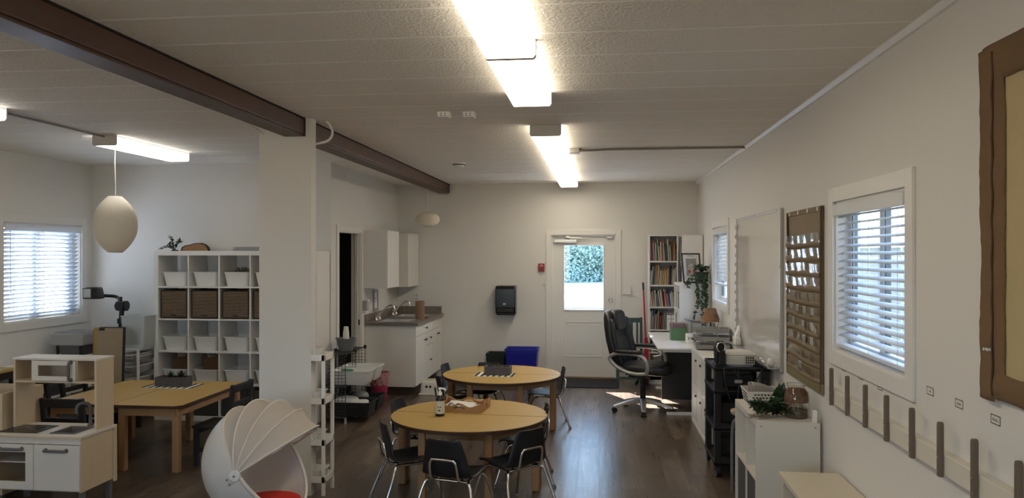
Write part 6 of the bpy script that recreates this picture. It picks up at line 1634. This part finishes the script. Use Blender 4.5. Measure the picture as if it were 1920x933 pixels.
# kit on the cart
CT = .893-.008
t = thing('white_projector', 'white boxy projector with a black grille on top of the black cart', 'projector', (1.17, 6.62, CT-.004))
Mp = Matrix.Translation((1.165, 6.62, .8815)) @ Matrix.Rotation(R_(4), 4, 'Z') @ Matrix.Scale(.92, 4)
PW = mat('projector_white', (.72,.69,.62), .4)
m = MB(); m.tbox(.012, .10, (-.13,-.11,.13,.11), (-.135,-.115,.135,.115), Mp); m.build('body', PW, t, bevel=.012, bseg=3)
m = MB(); m.tbox(.10, .135, (-.138,-.118,.138,.118), (-.115,-.09,.115,.09), Mp); m.build('lid', PW, t, bevel=.015, bseg=3)
m = MB(); m.box(-.12,-.10,0,.12,.10,.012, Mp); m.build('base', mat('proj_base', (.5,.48,.44), .4), t)
m = MB(); m.box(.045,-.118,.022,.128,-.112,.098, Mp); gb = m.build('grille', BLACK, t)
m = MB()
for i in range(5): m.box(.047+i*.0185,-.1205,.022,.0515+i*.0185,-.118,.098, Mp)
for j in range(4): m.box(.045,-.1205,.026+j*.021,.128,-.118,.030+j*.021, Mp)
m.build('grille_bar', PW, gb)
t = thing('desk_microphone', 'black upright device with a silver ring on the near corner of the cart', 'device', (1.02, 6.50, .881))
Mv = Matrix.Translation((1.005, 6.50, .8815)) @ Matrix.Rotation(R_(10), 4, 'Z')
m = MB(); m.tbox(.0, .03, (-.05,-.045,.05,.045), (-.045,-.04,.045,.04), Mv); m.build('foot', BLACK, t, bevel=.006)
m = MB(); m.prism([(-.038,.03),(.034,.03),(.040,.10),(.046,.17),(.030,.215),(-.030,.215),(-.044,.17),(-.042,.10)], -.028, .028, 'Y', Mv); m.build('body', BLACK, t, bevel=.01)
m = MB(); m.tube([Mv @ Vector((.034*math.cos(a*.2618), -.034, .165+.040*math.sin(a*.2618))) for a in range(24)], .0065, 8, closed=True); m.build('ring', CHROME, t, smooth=60)
m = MB(); m.prism([(-.026,.02),(.03,.02),(.032,.12),(.012,.150),(-.018,.12)], -.062, -.03, 'Y', Mv); m.build('grip', BLACKM, t, bevel=.008)
cabs = [
 ([(1.06,6.52,.8875),(1.10,6.46,.888),(1.18,6.44,.889),(1.28,6.45,.888),(1.34,6.50,.8875),(1.35,6.60,.8875)], .006, 'thick black cable looped on the cart in front of the white projector', BLACK),
 ([(1.02,6.42,.895),(1.10,6.405,.893),(1.22,6.40,.894),(1.32,6.405,.893)], .004, 'dark blue cable along the near edge of the cart', mat('cable_blue', (.015,.025,.09), .5)),
 ([(1.10,6.372,.890),(1.12,6.355,.84),(1.18,6.35,.77),(1.26,6.35,.79),(1.31,6.365,.86),(1.32,6.372,.885)], .005, 'black cable swagged below the top shelf of the cart', BLACK),
 ([(1.02,6.372,.89),(1.025,6.355,.80),(1.06,6.35,.66),(1.12,6.35,.52),(1.10,6.352,.45)], .005, 'black cable hanging down the near end of the cart', BLACK),
 ([(1.13,6.372,.88),(1.14,6.352,.80),(1.13,6.35,.70),(1.125,6.35,.62)], .006, 'black cable with a plug dangling from the top shelf of the cart', BLACK),
 ([(1.16,6.34,.80),(1.22,6.34,.73),(1.30,6.34,.72),(1.35,6.35,.80)], .005, 'black cable loop nearest the wall on the cart', BLACK)]
for pts, r, lab_, mt in cabs: tag(MB().tube(smoothpath(pts, 6), r, 7).build('cable', mt, smooth=60), lab_, 'cable', None)
m = MB(); m.box(1.105, 6.335, .585, 1.145, 6.365, .63); m.prism([(1.115,.63),(1.135,.63),(1.13,.66),(1.12,.66)], 6.34, 6.36, 'Y'); tag(m.build('power_plug', mat('plug_grey', (.10,.10,.10), .4), bevel=.004), 'dark plug at the end of the cable hanging on the cart', 'plug')
m = MB(); m.box(1.10, 6.335, .775, 1.16, 6.365, .80); tag(m.build('cable_adapter', mat('adapter_grey', (.25,.25,.26), .4), bevel=.004), 'small grey adapter among the cables under the cart top', 'adapter')
for k, (z, y, w) in enumerate(((.705, 6.60, .26), (.405, 6.62, .28), (.125, 6.64, .30))):
    m = MB(); m.box(1.17-w/2, y, z-.0085, 1.17+w/2, y+.24, z+(.10, .16, .14)[k]); tag(m.build('equipment_case', mat('case_dark', (.02,.02,.022), .5), bevel=.008), f'dark equipment case on the {("second","third","bottom")[k]} shelf of the black cart', 'case', 'cases on the cart')
# folded chair leg frame behind the cart
m = MB(); m.tube(smoothpath([(1.02, 5.99, .0), (1.02, 5.98, .45), (1.04, 5.96, .56), (1.12, 5.95, .58), (1.24, 5.95, .58), (1.30, 5.97, .55), (1.31, 5.99, 0)]), .013, 8); t = thing('folding_stand', 'grey tubular stand with a tan pad squeezed between cart and white cube unit', 'stand', (1.17, 5.98, 0)); m.build('frame', mat('tube_grey', (.22,.22,.22), .35, .6), t, smooth=60)
m = MB(); m.sell((1.17, 5.99, .615), (.16, .07, .025), .5, .5, 20, 10); m.build('pad', mat('pad_tan', (.40,.31,.20), .7), t, smooth=60)

# ================================================================== whiteboard
wy0, wy1, wz0, wz1 = 6.03, 7.93, .915, 2.165
t = thing('whiteboard', 'large whiteboard with aluminium frame and pen tray on the long wall', 'whiteboard', (XR, (wy0+wy1)/2, wz0))
ALUM = mat('aluminium', (.46,.45,.43), .35, .8)
WBM = mat('whiteboard_gloss', (.66,.65,.62), .09, spec=.5, coat=.3)
MB().box(XR-.020, wy0+.02, wz0+.02, XR-.001, wy1-.02, wz1-.02).build('panel', WBM, t)
m = MB(); m.box(XR-.028, wy0, wz0, XR-.0005, wy0+.024, wz1); m.box(XR-.028, wy1-.024, wz0, XR-.0005, wy1, wz1); m.box(XR-.028, wy0+.024, wz1-.024, XR-.0005, wy1-.024, wz1); m.box(XR-.028, wy0+.024, wz0, XR-.0005, wy1-.024, wz0+.024); m.build('frame', ALUM, t, bevel=.003)
m = MB(); m.prism([(XR-.028, wz0+.012), (XR-.105, wz0+.012), (XR-.112, wz0+.030), (XR-.108, wz0+.030), (XR-.102, wz0+.018), (XR-.028, wz0+.018)], wy0+.06, wy1-.05, 'Y'); m.build('pen_tray', ALUM, t)
m = MB()
for yy in (wy0+.1, (wy0+wy1)/2, wy1-.1): m.cyl((XR-.030, yy, wz1-.012), (XR-.028, yy, wz1-.012), .006, seg=10)
for zz in (wz0+.35, wz0+.8): m.cyl((XR-.030, wy0+.012, zz), (XR-.028, wy0+.012, zz), .006, seg=10)
m.build('screw', BLACK, t)
# strip of clear clips down the far edge
CLP = mat('clip_clear', (.55,.55,.54), .15, coat=.3)
for k in range(12):
    z = 2.08 - k*.092; m = MB(); m.box(XR-.034, wy1-.075, z-.03, XR-.029, wy1-.035, z+.03); m.tube([(XR-.034, wy1-.07, z+.02), (XR-.046, wy1-.055, z), (XR-.036, wy1-.04, z-.02)], .004, 6)
    tag(m.build('magnetic_clip', CLP), f'clear clip on the far edge of the whiteboard, {ORD[k]} from the top', 'clip', 'clips along the whiteboard')
mk = [((.03,.03,.035), 'black', 6.85), ((.03,.05,.30), 'blue', 6.99), ((.10,.10,.22), 'navy', 6.56), ((.12,.12,.13), 'dark grey', 6.42)]
for k, (cc, cn, yy) in enumerate(mk):
    o = thing('marker_pen', f'{cn} capped marker lying in the whiteboard tray', 'marker', (XR-.07, yy, wz0+.027), 0, 'markers in the whiteboard tray')
    x_ = XR-.062-.012*(k % 2); m = MB(); m.cyl((x_, yy-.06, wz0+.0285), (x_, yy+.03, wz0+.0285), .0095, seg=12); m.build('barrel', PAPER if k > 1 else WHITEP, o)
    m = MB(); m.cyl((x_, yy+.03, wz0+.0285), (x_, yy+.07, wz0+.0285), .0103, seg=12); m.build('cap', mat(f'marker_{k}', cc, .4), o)
m = MB(); m.sell((XR-.066, 6.16, wz0+.055), (.030,.035,.036), .9, .9, 20, 12); tag(m.build('eraser_ball', mat('eraser_white', (.66,.64,.6), .6), smooth=70), 'round white eraser at the near end of the whiteboard tray', 'eraser')
m = MB(); m.prism([(XR-.040, 1.005), (XR-.075, 1.01), (XR-.075, 1.02), (XR-.06, 1.06), (XR-.05, 1.11), (XR-.040, 1.11)], 7.66, 7.73, 'Y'); m.tube([(XR-.055, 7.60, .95), (XR-.055, 7.60, 1.07), (XR-.05, 7.63, 1.12)], .008, 8); m.box(XR-.09, 7.58, .934, XR-.04, 7.74, 1.006)
tag(m.build('spray_bottle', WHITEP, bevel=.004), 'white clip-on holder standing in the far end of the whiteboard tray', 'holder')

# ================================================================== pocket chart
py0, py1, pz0, pz1 = 4.985, 5.865, .955, 2.12
t = thing('pocket_chart', 'tan fabric pocket chart with shiny clear pockets on the long wall', 'pocket chart', (XR, (py0+py1)/2, pz0))
TAN = mat('chart_fabric', (.27,.215,.135), .8, bump=.15, bscale=120, var=.1)
def chf(u, v):
    return (XR-.009-.002*math.sin(v*21)-.0025*math.sin(u*7+v*5), py0+(py1-py0)*u, pz0+(pz1-pz0)*v)
MB().grid(chf, 24, 48).build('backing', TAN, t, smooth=80, solid=.004)
VIN = bpy.data.materials.new('clear_vinyl'); VIN.use_nodes = True; nt = VIN.node_tree; nt.nodes.clear()
o_ = nt.nodes.new('ShaderNodeOutputMaterial'); mxs = nt.nodes.new('ShaderNodeMixShader'); tr_ = nt.nodes.new('ShaderNodeBsdfTransparent'); gl = nt.nodes.new('ShaderNodeBsdfGlossy'); gl.inputs['Roughness'].default_value = .07; tr_.inputs[0].default_value = (.93,.92,.9,1)
fr = nt.nodes.new('ShaderNodeLayerWeight'); fr.inputs[0].default_value = .5; mq = nt.nodes.new('ShaderNodeMapRange'); mq.inputs[3].default_value = .07; mq.inputs[4].default_value = .34; nt.links.new(fr.outputs['Facing'], mq.inputs[0]); tc = nt.nodes.new('ShaderNodeTexCoord'); nz = nt.nodes.new('ShaderNodeTexNoise'); nz.inputs['Scale'].default_value = 9; nz.inputs['Detail'].default_value = 2
bp = nt.nodes.new('ShaderNodeBump'); bp.inputs['Strength'].default_value = .22; bp.inputs['Distance'].default_value = .02
nt.links.new(tc.outputs['Object'], nz.inputs[0]); nt.links.new(nz.outputs['Fac'], bp.inputs['Height']); nt.links.new(bp.outputs[0], gl.inputs['Normal']); nt.links.new(mq.outputs[0], mxs.inputs[0]); nt.links.new(tr_.outputs[0], mxs.inputs[1]); nt.links.new(gl.outputs[0], mxs.inputs[2]); nt.links.new(mxs.outputs[0], o_.inputs[0])
NP = 10; ph = (pz1-pz0-.20)/NP
FOLD = mat('chart_fold', (.22,.165,.095), .75, bump=.1, bscale=100)
for k in range(NP):
    z0 = pz0+.06+k*ph; z1 = z0+ph*.72; ph0 = random.uniform(0,6)
    def pf(u, v, z0=z0, z1=z1, p=ph0): return (XR-.0235-.004*math.sin(u*5+p)-.008*v-.003*math.sin(u*17+p*2), py0+.02+(py1-py0-.04)*u, z0+(z1-z0)*v-.006*math.sin(u*6.3+p)*v)
    MB().grid(pf, 30, 6).build('pocket', VIN, t, smooth=80)
    def ff(u, v, z0=z0, p=ph0): return (XR-.0175-.012*math.sin(v*PI)-.003*math.sin(u*5+p), py0+.006+(py1-py0-.012)*u, z0-.022+.044*v-.004*math.sin(u*6.3+p))
    MB().grid(ff, 24, 6).build('fold', FOLD, t, smooth=80)
m = MB()
for (a, b) in ((py0, py0+.018), (py1-.018, py1)): m.box(XR-.024, a, pz0, XR-.002, b, pz1)
m.build('binding', mat('binding_brown', (.085,.058,.033), .8), t, bevel=.002)
MB().box(XR-.018, py0, pz1-.03, XR-.002, py1, pz1+.006).build('hem', FOLD, t, bevel=.003); MB().box(XR-.022, py0-.004, pz0-.012, XR-.002, py1+.004, pz0+.05).build('hem', mat('hem_olive', (.20,.165,.08), .7), t, bevel=.004)
m = MB()
for k in range(4): y = py0+.08+k*(py1-py0-.16)/3; m.lathe([(.006,0),(.014,0),(.014,.003),(.006,.003)], seg=14, M=Matrix.Translation((XR-.0185, y, pz1-.012)) @ Matrix.Rotation(-PI/2, 4, 'Y'))
m.build('grommet', CHROME, t)
random.seed(6)
for row, us in ((7,(.85,.5,.15)),(6,(.88,.55,.2)),(4,(.93,.7,.45,.18)),(3,(.85,.5,.2)),(2,(.45,.2)),(0,(.6,))):
    for q, u in enumerate(us):
        z0 = pz0+.06+row*ph+.015; y = py0+.05+(py1-py0-.16)*u; m = MB(); m.box(XR-.0172, y, z0, XR-.0160, y+.075, z0+ph*.55)
        tag(m.build('picture_card', mat('card_pale', (.55,.53,.47), .6)), f'pale card in the pocket chart, {ORD[NP-1-row]} row from the top, {ORD[q]} from the whiteboard', 'card', 'cards in the pocket chart')

# ================================================================== white cube unit and what stands on it
WHITE0 = WHITE; WHITE = mat('dimmed_laminate', (.67,.64,.575), .4)  # white laminate darkened to stand in for dimmer light on this unit
ut, UW, UH, UM = cube_shelf('white two by two cube unit with open cells under the pocket chart', 1.0, 5.0, 0, 2, 2, .39, '-X', cell=.335, name='cube_cabinet')
for i in range(2):
    m = MB(); m.box(.045+i*.351, .012, .045, .366+i*.351, .34, .366, UM); o = m.build('fabric_bin', mat('bin_slate', (.075,.075,.08), .85, bump=.1, bscale=200), bevel=.006); tag(o, ('dark grey fabric bin low in the white cube unit, further from the bench', 'dark grey fabric bin low in the white cube unit, nearer the bench')[i], 'bin', 'dark grey bins in the white cube unit')
m = MB()
for (a, b, z) in ((1.03, 5.0, UH-.03), (1.36, 5.0, UH-.03)): m.cyl((a, b-.001, z), (a, b+.001, z), .006, seg=10)
m.build('screw_cap', mat('cap_grey', (.3,.29,.27), .4), ut)
m = MB(); m.box(1.345, 5.0, UH+.0005, 1.372, 5.03, UH+.075); tag(m.build('end_stop', WHITEP, bevel=.002), 'small white upright block at the wall corner of the white cube unit', 'block')
# perforated basket
bx0, bx1, by0, by1 = 1.03, 1.33, 5.44, 5.70
t = thing('perforated_basket', 'white basket with punched holes on the white cube unit', 'basket', ((bx0+bx1)/2, (by0+by1)/2, UH))
WBK = mat('basket_white', (.70,.68,.63), .4)
h = .105
m = MB(); m.tbox(.0005+UH, UH+h, (bx0+.02, by0+.02, bx1-.02, by1-.02), (bx0, by0, bx1, by1)); 
# remove top to make it hollow
bmesh.ops.delete(m.bm, geom=[f for f in m.bm.faces if f.normal.z > .9 or all(v.co.z > UH+h-.001 for v in f.verts)], context='FACES'); m.build('body', WBK, t, solid=.004)
m = MB(); m.tube([(bx0, by0, UH+h), (bx1, by0, UH+h), (bx1, by1, UH+h), (bx0, by1, UH+h)], .006, 6, closed=True); m.build('rim', WBK, t)
m = MB()
for r in range(4):
    z = UH+.018+r*.022; k_ = (z-UH)/h
    for c_ in range(11):
        x = bx0+.032+c_*.0225+(.011 if r % 2 else 0); y = by0+.02*(1-k_)-.0035; m.box(x, y, z, x+.014, y+.002, z+.010)
        yy = by0+.03+c_*.019+(.009 if r % 2 else 0); xx = bx0+.02*(1-k_)-.0035
        if yy < by1-.04: m.box(xx, yy, z, xx+.002, yy+.011, z+.010)
m.build('hole', mat('hole_dark', (.04,.035,.03), .9), t)
t2 = thing('plastic_cover', 'grey curved plastic cover lying in the punched basket', 'cover', (1.18, 5.55, UH+.1))
def lidf(u, v):
    x = 1.075+.25*u; return (x, 5.475+.17*v, UH+.155-.10*(u**1.8)-.012*(2*v-1)**2)
MB().grid(lidf, 14, 6).build('shell', mat('lid_grey', (.30,.29,.27), .5), t2, smooth=70, solid=.006)
m = MB(); m.prism([(5.475, UH+.145), (5.645, UH+.145), (5.635, UH+.075), (5.485, UH+.075)], 1.068, 1.078, 'X'); m.build('end_wall', mat('lid_grey', (.3,.3,.3)), t2)
# eucalyptus sprigs
ec = Vector((1.13, 5.16, UH))
t = thing('eucalyptus_sprig', 'dark green eucalyptus bundle lying on the white cube unit', 'plant', tuple(ec)); random.seed(19); lf = MB(); st = MB()
for k in range(22):
    a = random.uniform(-.4,.4); e = ec + Vector((random.uniform(-.13,.14), random.uniform(-.10,.14), random.uniform(.01,.07))); pts = smoothpath([ec+Vector((.03,.02,.02)), ec.lerp(e,.6)+Vector((0,0,.03)), e], 5); st.tube(pts, .003, 5)
    for q in range(22):
        b = random.choice(pts); z_ = random.uniform(-.2,.9); lf.leaf(Vector((b.x,b.y,max(b.z,UH+.012))), (random.uniform(-1,1), random.uniform(-1,.8), z_), (0,0,1), random.uniform(.035,.06), .03, droop=.05)
e = ec + Vector((.075, .10, .15))
for q in range(9): lf.leaf(ec+Vector((.06+random.uniform(-.02,.03), .07+random.uniform(-.03,.03), .05+q*.011)), (random.uniform(-.8,.6), random.uniform(-.5,.2), random.uniform(.2,1)), (0,-1,.2), .085, .055, droop=.05)
lf.build('foliage', LEAF, t, clean=False); st.build('stem', mat('stem_brown', (.10,.07,.05), .7), t)
m = MB()
for k in range(26): b = ec + Vector((-.12+random.uniform(-.04,.04), -.06+random.uniform(-.04,.05), .004)); m.tube([b, b+Vector((random.uniform(-.05,.04), random.uniform(-.04,.03), random.uniform(.005,.03)))], .0016, 4)
tag(m.build('dry_twig', mat('twig_pale', (.22,.17,.12), .8)), 'scatter of dry twigs at the tip of the eucalyptus bundle', 'twigs', kind='stuff')
# jar
jc = Vector((1.285, 5.17, UH))
t = thing('glass_jar', 'large clear glass jar of brown twigs against the wall on the white cube unit', 'jar', tuple(jc))
JG = glass_mat('jar_glass', (.93,.92,.90), .03, k=1.6)
m = MB(); m.lathe([(.070,.002),(.078,.01),(.082,.04),(.082,.13),(.075,.165),(.055,.19),(.052,.20),(.058,.205),(.058,.222),(.054,.222)], jc, 32); bmesh.ops.delete(m.bm, geom=[f for f in m.bm.faces if len(f.verts) > 6], context='FACES'); m.build('glass', JG, t, smooth=60)
m = MB(); m.tube([jc+Vector((.058*math.cos(a*.2618), .058*math.sin(a*.2618), .213)) for a in range(24)], .004, 6, closed=True); m.build('rim', mat('jar_rim', (.5,.48,.45), .15), t, smooth=60)
m = MB(); m.lathe([(0,.10),(.076,.10),(.076,.13),(.070,.162),(.050,.185),(0,.19)], jc, 24); m.build('brown_filling', mat('jar_brown', (.15,.075,.04), .8, bump=.5, bscale=60, var=.4, vscale=40), t, smooth=60)
m = MB(); random.seed(23)
for k in range(60): a = random.uniform(0,2*PI); r = random.uniform(.02,.07); b = jc+Vector((r*math.cos(a), r*math.sin(a), random.uniform(.008,.08))); d_ = Vector((random.uniform(-1,1), random.uniform(-1,1), random.uniform(-.3,1))).normalized()*.03; m.tube([b, b+d_*.5+Vector((.004,0,.004)), b+d_], .0022, 4)
m.build('pale_filling', mat('jar_pale', (.32,.25,.17), .8), t); m = MB(); m.lathe([(0,.004),(.07,.004),(.07,.05),(0,.06)], jc, 20); m.build('moss_filling', mat('jar_moss', (.14,.11,.075), .9, bump=.6, bscale=80, var=.4, vscale=50), t, smooth=60)

WHITE = mat('bench_cream', (.62,.56,.45), .42)
# ================================================================== bench near the camera
b0 = (1.055, 2.2, 1.395, 4.66, .55)
t = thing('storage_bench', 'low white storage bench along the long wall below the peg rail', 'bench', (1.22, 3.4, 0))
MB().box(b0[0], b0[1], b0[4]-.032, b0[2], b0[3], b0[4]).build('top_panel', WHITE, t, bevel=.003)
MB().box(b0[0]+.02, b0[3]-.04, 0, b0[2], b0[3]-.004, b0[4]-.032).build('side_panel', WHITE, t); MB().box(b0[0]+.02, b0[1]+.004, 0, b0[2], b0[1]+.04, b0[4]-.032).build('side_panel', WHITE, t)
for k in range(1, 6):
    m = MB(); y = b0[1]+k*(b0[3]-b0[1])/6; m.box(b0[0]+.025, y-.009, .05, b0[2]-.01, y+.009, b0[4]-.032)
    m.build('cell_panel', WHITE, t)
MB().box(b0[0]+.02, b0[1]+.04, .03, b0[2], b0[3]-.04, .05).build('bottom_panel', WHITE, t); MB().box(b0[2]-.01, b0[1]+.04, .05, b0[2], b0[3]-.04, b0[4]-.032).build('back_panel', WHITE, t)

WHITE = WHITE0
# ================================================================== peg rail and name tags
t = thing('peg_rail', 'pale wall rail with upright brown wooden pegs beneath the near window', 'coat rail', (XR, 3.5, .95))
RAILM = mat('rail_paint', (.66,.625,.55), .45)
RXF = XR-.045
MB().box(RXF, 1.95, .952, XR-.0005, 4.78, 1.035).build('rail', RAILM, t, bevel=.003)
PEG = mat('peg_wood', (.150,.118,.088), .55, var=.22, vscale=6, stretch=(10,10,1))
for k, px in enumerate((1558, 1588, 1622, 1662, 1710, 1763.5, 1828, 1912)):
    y = P(px, 700, X=RXF-.01).y
    m = MB(); q = .0125; m.prism([(y-q, .945), (y+q, .945), (y+q, 1.15), (y+q*.55, 1.162), (y-q*.55, 1.162), (y-q, 1.15)], RXF-.020, RXF-.0002, 'X'); pg = m.build('peg', PEG, t, bevel=.003)
    s = MB(); 
    for z in (.965, 1.02): s.cyl((RXF-.022, y, z), (RXF-.0195, y, z), .004, seg=8)
    s.build('screw', STEEL, pg)
random.seed(31)
for k, (px, py, wd) in enumerate(((1581, 689, .6), (1613, 705, .5), (1650, 725, .9), (1744.5, 734.5, .6), (1799, 759, 1.1), (1868, 790, 1.2))):
    p = P(px, py, X=XR-.001); w, hh = .066, .034; x = XR-.0006
    t = thing('name_tag', f'small black-outlined name tag on the wall above the peg rail, {ORD[k]} from the pocket chart', 'tag', tuple(p))
    MB().box(x-.0012, p.y-w/2, p.z-hh/2, x, p.y+w/2, p.z+hh/2).build('card', mat('tag_card', (.68,.66,.62), .6), t)
    m = MB(); b = .0028; xa, xb = x-.0018, x-.0012
    m.box(xa, p.y-w/2, p.z-hh/2, xb, p.y-w/2+b, p.z+hh/2); m.box(xa, p.y+w/2-b, p.z-hh/2, xb, p.y+w/2, p.z+hh/2); m.box(xa, p.y-w/2, p.z-hh/2, xb, p.y+w/2, p.z-hh/2+b); m.box(xa, p.y-w/2, p.z+hh/2-b, xb, p.y+w/2, p.z+hh/2); m.build('border', BLACKM, t)
    m = MB(); n = int(3+wd*4); L_ = .034*wd
    for i in range(n):
        y0 = p.y + L_/2 - i*L_/n; hgt = .006 + (.004 if i == 0 else random.choice((0, 0, .003)))
        m.box(xa, y0-L_/n*.62, p.z-.005, xb, y0, p.z-.005+hgt)
    m.build('lettering', mat('tag_ink', (.28,.27,.25), .8), t)

# ================================================================== burlap board
qy1, qz0, qz1 = 2.965, 1.31, 2.56
t = thing('burlap_board', 'large pin board covered with cream cloth and brown burlap borders', 'pin board', (XR, 2.3, qz0))
qy0 = 1.2
CREAM = mat('cream_cloth', (.46,.375,.21), .85, bump=.15, bscale=250, var=.05)
BURL = bpy.data.materials.new('burlap'); BURL.use_nodes = True; nt = BURL.node_tree; b = nt.nodes['Principled BSDF']; b.inputs['Roughness'].default_value = .95
tc = nt.nodes.new('ShaderNodeTexCoord'); w1 = nt.nodes.new('ShaderNodeTexWave'); w1.bands_direction = 'Z'; w1.inputs['Scale'].default_value = 130; w1.inputs['Distortion'].default_value = 1.5; w2 = nt.nodes.new('ShaderNodeTexWave'); w2.bands_direction = 'Y'; w2.inputs['Scale'].default_value = 130; w2.inputs['Distortion'].default_value = 1.5
mm_ = nt.nodes.new('ShaderNodeMath'); mm_.operation = 'MULTIPLY'; mx = nt.nodes.new('ShaderNodeMix'); mx.data_type = 'RGBA'; mx.inputs[6].default_value = (.24,.145,.07,1); mx.inputs[7].default_value = (.48,.31,.155,1)
for w_ in (w1, w2): nt.links.new(tc.outputs['Object'], w_.inputs[0])
nt.links.new(w1.outputs['Fac'], mm_.inputs[0]); nt.links.new(w2.outputs['Fac'], mm_.inputs[1]); nt.links.new(mm_.outputs[0], mx.inputs[0]); nt.links.new(mx.outputs[2], b.inputs['Base Color'])
bp = nt.nodes.new('ShaderNodeBump'); bp.inputs['Distance'].default_value = .003; nt.links.new(mm_.outputs[0], bp.inputs['Height']); nt.links.new(bp.outputs[0], b.inputs['Normal'])
MB().box(XR-.016, qy0, qz0+.008, XR-.0005, qy1-.02, qz1-.012).build('board', mat('board_edge', (.45,.43,.40), .6), t)
MB().box(XR-.019, qy0+.02, qz0+.09, XR-.016, qy1-.16, qz1-.12).build('cloth', CREAM, t)
def ragged(name, a0, a1, c0, c1, vert, seed):
    rnd = random.Random(seed); n = 46; e0 = [0]*(n+1); e1 = [0]*(n+1)
    for i in range(1, n+1): e0[i] = max(-.012, min(.012, e0[i-1]+rnd.uniform(-.005,.005))); e1[i] = max(-.007, min(.007, e1[i-1]+rnd.uniform(-.003,.003)))
    def f(u, v):
        i = int(round(u*n)); a = a0+(a1-a0)*u
        c = (c0+e0[i])*(1-v)+(c1+e1[i])*v; x = XR-.023-.004*math.sin(v*PI)-.0015*math.sin(u*40+v*3)
        return (x, c, a) if vert else (x, a, c)
    MB().grid(f, n, 6).build(name, BURL, t, smooth=80, solid=.003)
ragged('burlap_strip', qz0, qz1, qy1+.002, qy1-.098, True, 1); ragged('burlap_strip', qz0+.03, qz1-.03, qy1-.088, qy1-.165, True, 4)
ragged('burlap_strip', qy0, qy1-.02, qz1-.002, qz1-.13, False, 2); ragged('burlap_strip', qy0, qy1-.02, qz0+.002, qz0+.10, False, 3)
m = MB(); m.tube([(XR-.029, qy1-.097+.003*math.sin(i*1.3), qz0+.02+(qz1-qz0-.04)*i/40) for i in range(41)], .0045, 5); m.build('seam_roll', mat('seam_brown', (.075,.042,.02), .9), t)
for k, (yy, zz) in enumerate(((qy1-.055, qz0+.18), (qy1-.08, qz0+.181))):
    m = MB(); m.lathe([(0,0),(.006,0),(.004,.006),(.006,.012),(0,.013)], seg=10, M=Matrix.Translation((XR-.0275, yy, zz)) @ Matrix.Rotation(-PI/2, 4, 'Y')); tag(m.build('push_pin', WHITEP, smooth=50), ('white push pin in the burlap strip, closer to the ragged edge', 'white push pin in the burlap strip, closer to the cream cloth')[k], 'pin', 'push pins')
# ================================================================== settle the furniture groups onto the room
RXR, RXL, RXJ, RYB = 1.415, -5.95, -3.035, 11.38
def zone(x, y):
    dx = dy = 0
    if y > 10.55 and x < .3 or (x < -1.9 and y > 9.2): k, snap = 1.025, 'b'
    elif x > .25 and y > 8.62 and not (x < .6 and y < 9.3): k, snap = 1.0225, 'r'
    elif x > .3 and y > 8.6: k, snap = 1.0205, ''
    elif x > .6: k, snap = 1 + .00225*(7.8 if y > 7.95 else 6.85 if y > 5.9 else 5.4 if y > 4.98 else 4.3), 'r'
    elif x < -5.0: k, snap = 1.019, 'l'
    elif x < -2.45 and y > 7.2: k, snap = 1.0187, 'j' if x > -2.95 else ''
    elif x < -2.6 and y > 5.6: k, snap = 1.0155, ''
    elif x < -2.6: k, snap = 1.0122, ''
    elif x < -1.9: k, snap = (1.0118 if y < 5.3 else 1.0145), ''
    elif y < 6.95: k, snap = 1.0135, ''
    else: k, snap = 1.018, ''
    if snap == 'r': dx = RXR - k*(1.41 - .0024*y)
    if snap == 'l': dx = RXL - k*(-5.82 - .0024*y)
    if snap in 'bj' and snap and x < -2.2: dx = RXJ - k*(-2.95 - .0024*y)
    if snap == 'b': dy = RYB - k*(11.1 + .0024*x)
    return k, dx, dy
for o in list(COL.objects):
    if o.parent is not None or o.name in NOWARP: continue
    x, y, z = o.location
    k, dx, dy = zone(x, y)
    o.location = (k*(x - .0024*y) + dx, k*(y + .0024*x) + dy, k*z); o.scale = tuple(k*q for q in o.scale)
# ================================================================== light and camera
w = bpy.data.worlds.new('sky_world'); SC.world = w; w.use_nodes = True; nt = w.node_tree
bg = nt.nodes['Background']; bg.inputs['Strength'].default_value = SKYK
tc = nt.nodes.new('ShaderNodeTexCoord'); sx_ = nt.nodes.new('ShaderNodeSeparateXYZ'); cr = nt.nodes.new('ShaderNodeValToRGB')
nt.links.new(tc.outputs['Generated'], sx_.inputs[0]); nt.links.new(sx_.outputs['Z'], cr.inputs[0]); nt.links.new(cr.outputs[0], bg.inputs['Color'])
el = cr.color_ramp.elements; el[0].position = 0; el[0].color = (.78,.90,1.0,1); el[1].position = .75; el[1].color = (.26,.50,1.0,1); e_ = el.new(.22); e_.color = (.40,.67,1.0,1)
sd = Vector((.56, -1.10, -1.0)).normalized()
su = bpy.data.lights.new('sun', 'SUN'); su.energy = SUNK; su.angle = math.radians(.55); su.color = (1.0, .96, .90)
so = bpy.data.objects.new('sun', su); COL.objects.link(so); so.rotation_euler = sd.to_track_quat('-Z', 'Y').to_euler(); so.location = (-6, 20, 14)

cam = bpy.data.cameras.new('camera'); co = bpy.data.objects.new('camera', cam); COL.objects.link(co)
cam.sensor_width = 36; cam.lens = 36*FPX/1920; cam.clip_start = .05; cam.clip_end = 300
co.location = (0, 0, CAMZ); co.rotation_euler = (PI/2, 0, PSI); cam.shift_y = 7.5/1920
SC.camera = co
SC.view_settings.view_transform = 'Standard'; SC.view_settings.look = 'None'; SC.view_settings.gamma = 1; SC.view_settings.use_curve_mapping = False
SC.view_settings.exposure = EXPO
SC.cycles.use_denoising = True
SC.cycles.max_bounces = 8; SC.cycles.diffuse_bounces = 5; SC.cycles.glossy_bounces = 4; SC.cycles.transparent_max_bounces = 16
SC.cycles.caustics_reflective = False; SC.cycles.caustics_refractive = False
SC.cycles.sample_clamp_indirect = 6
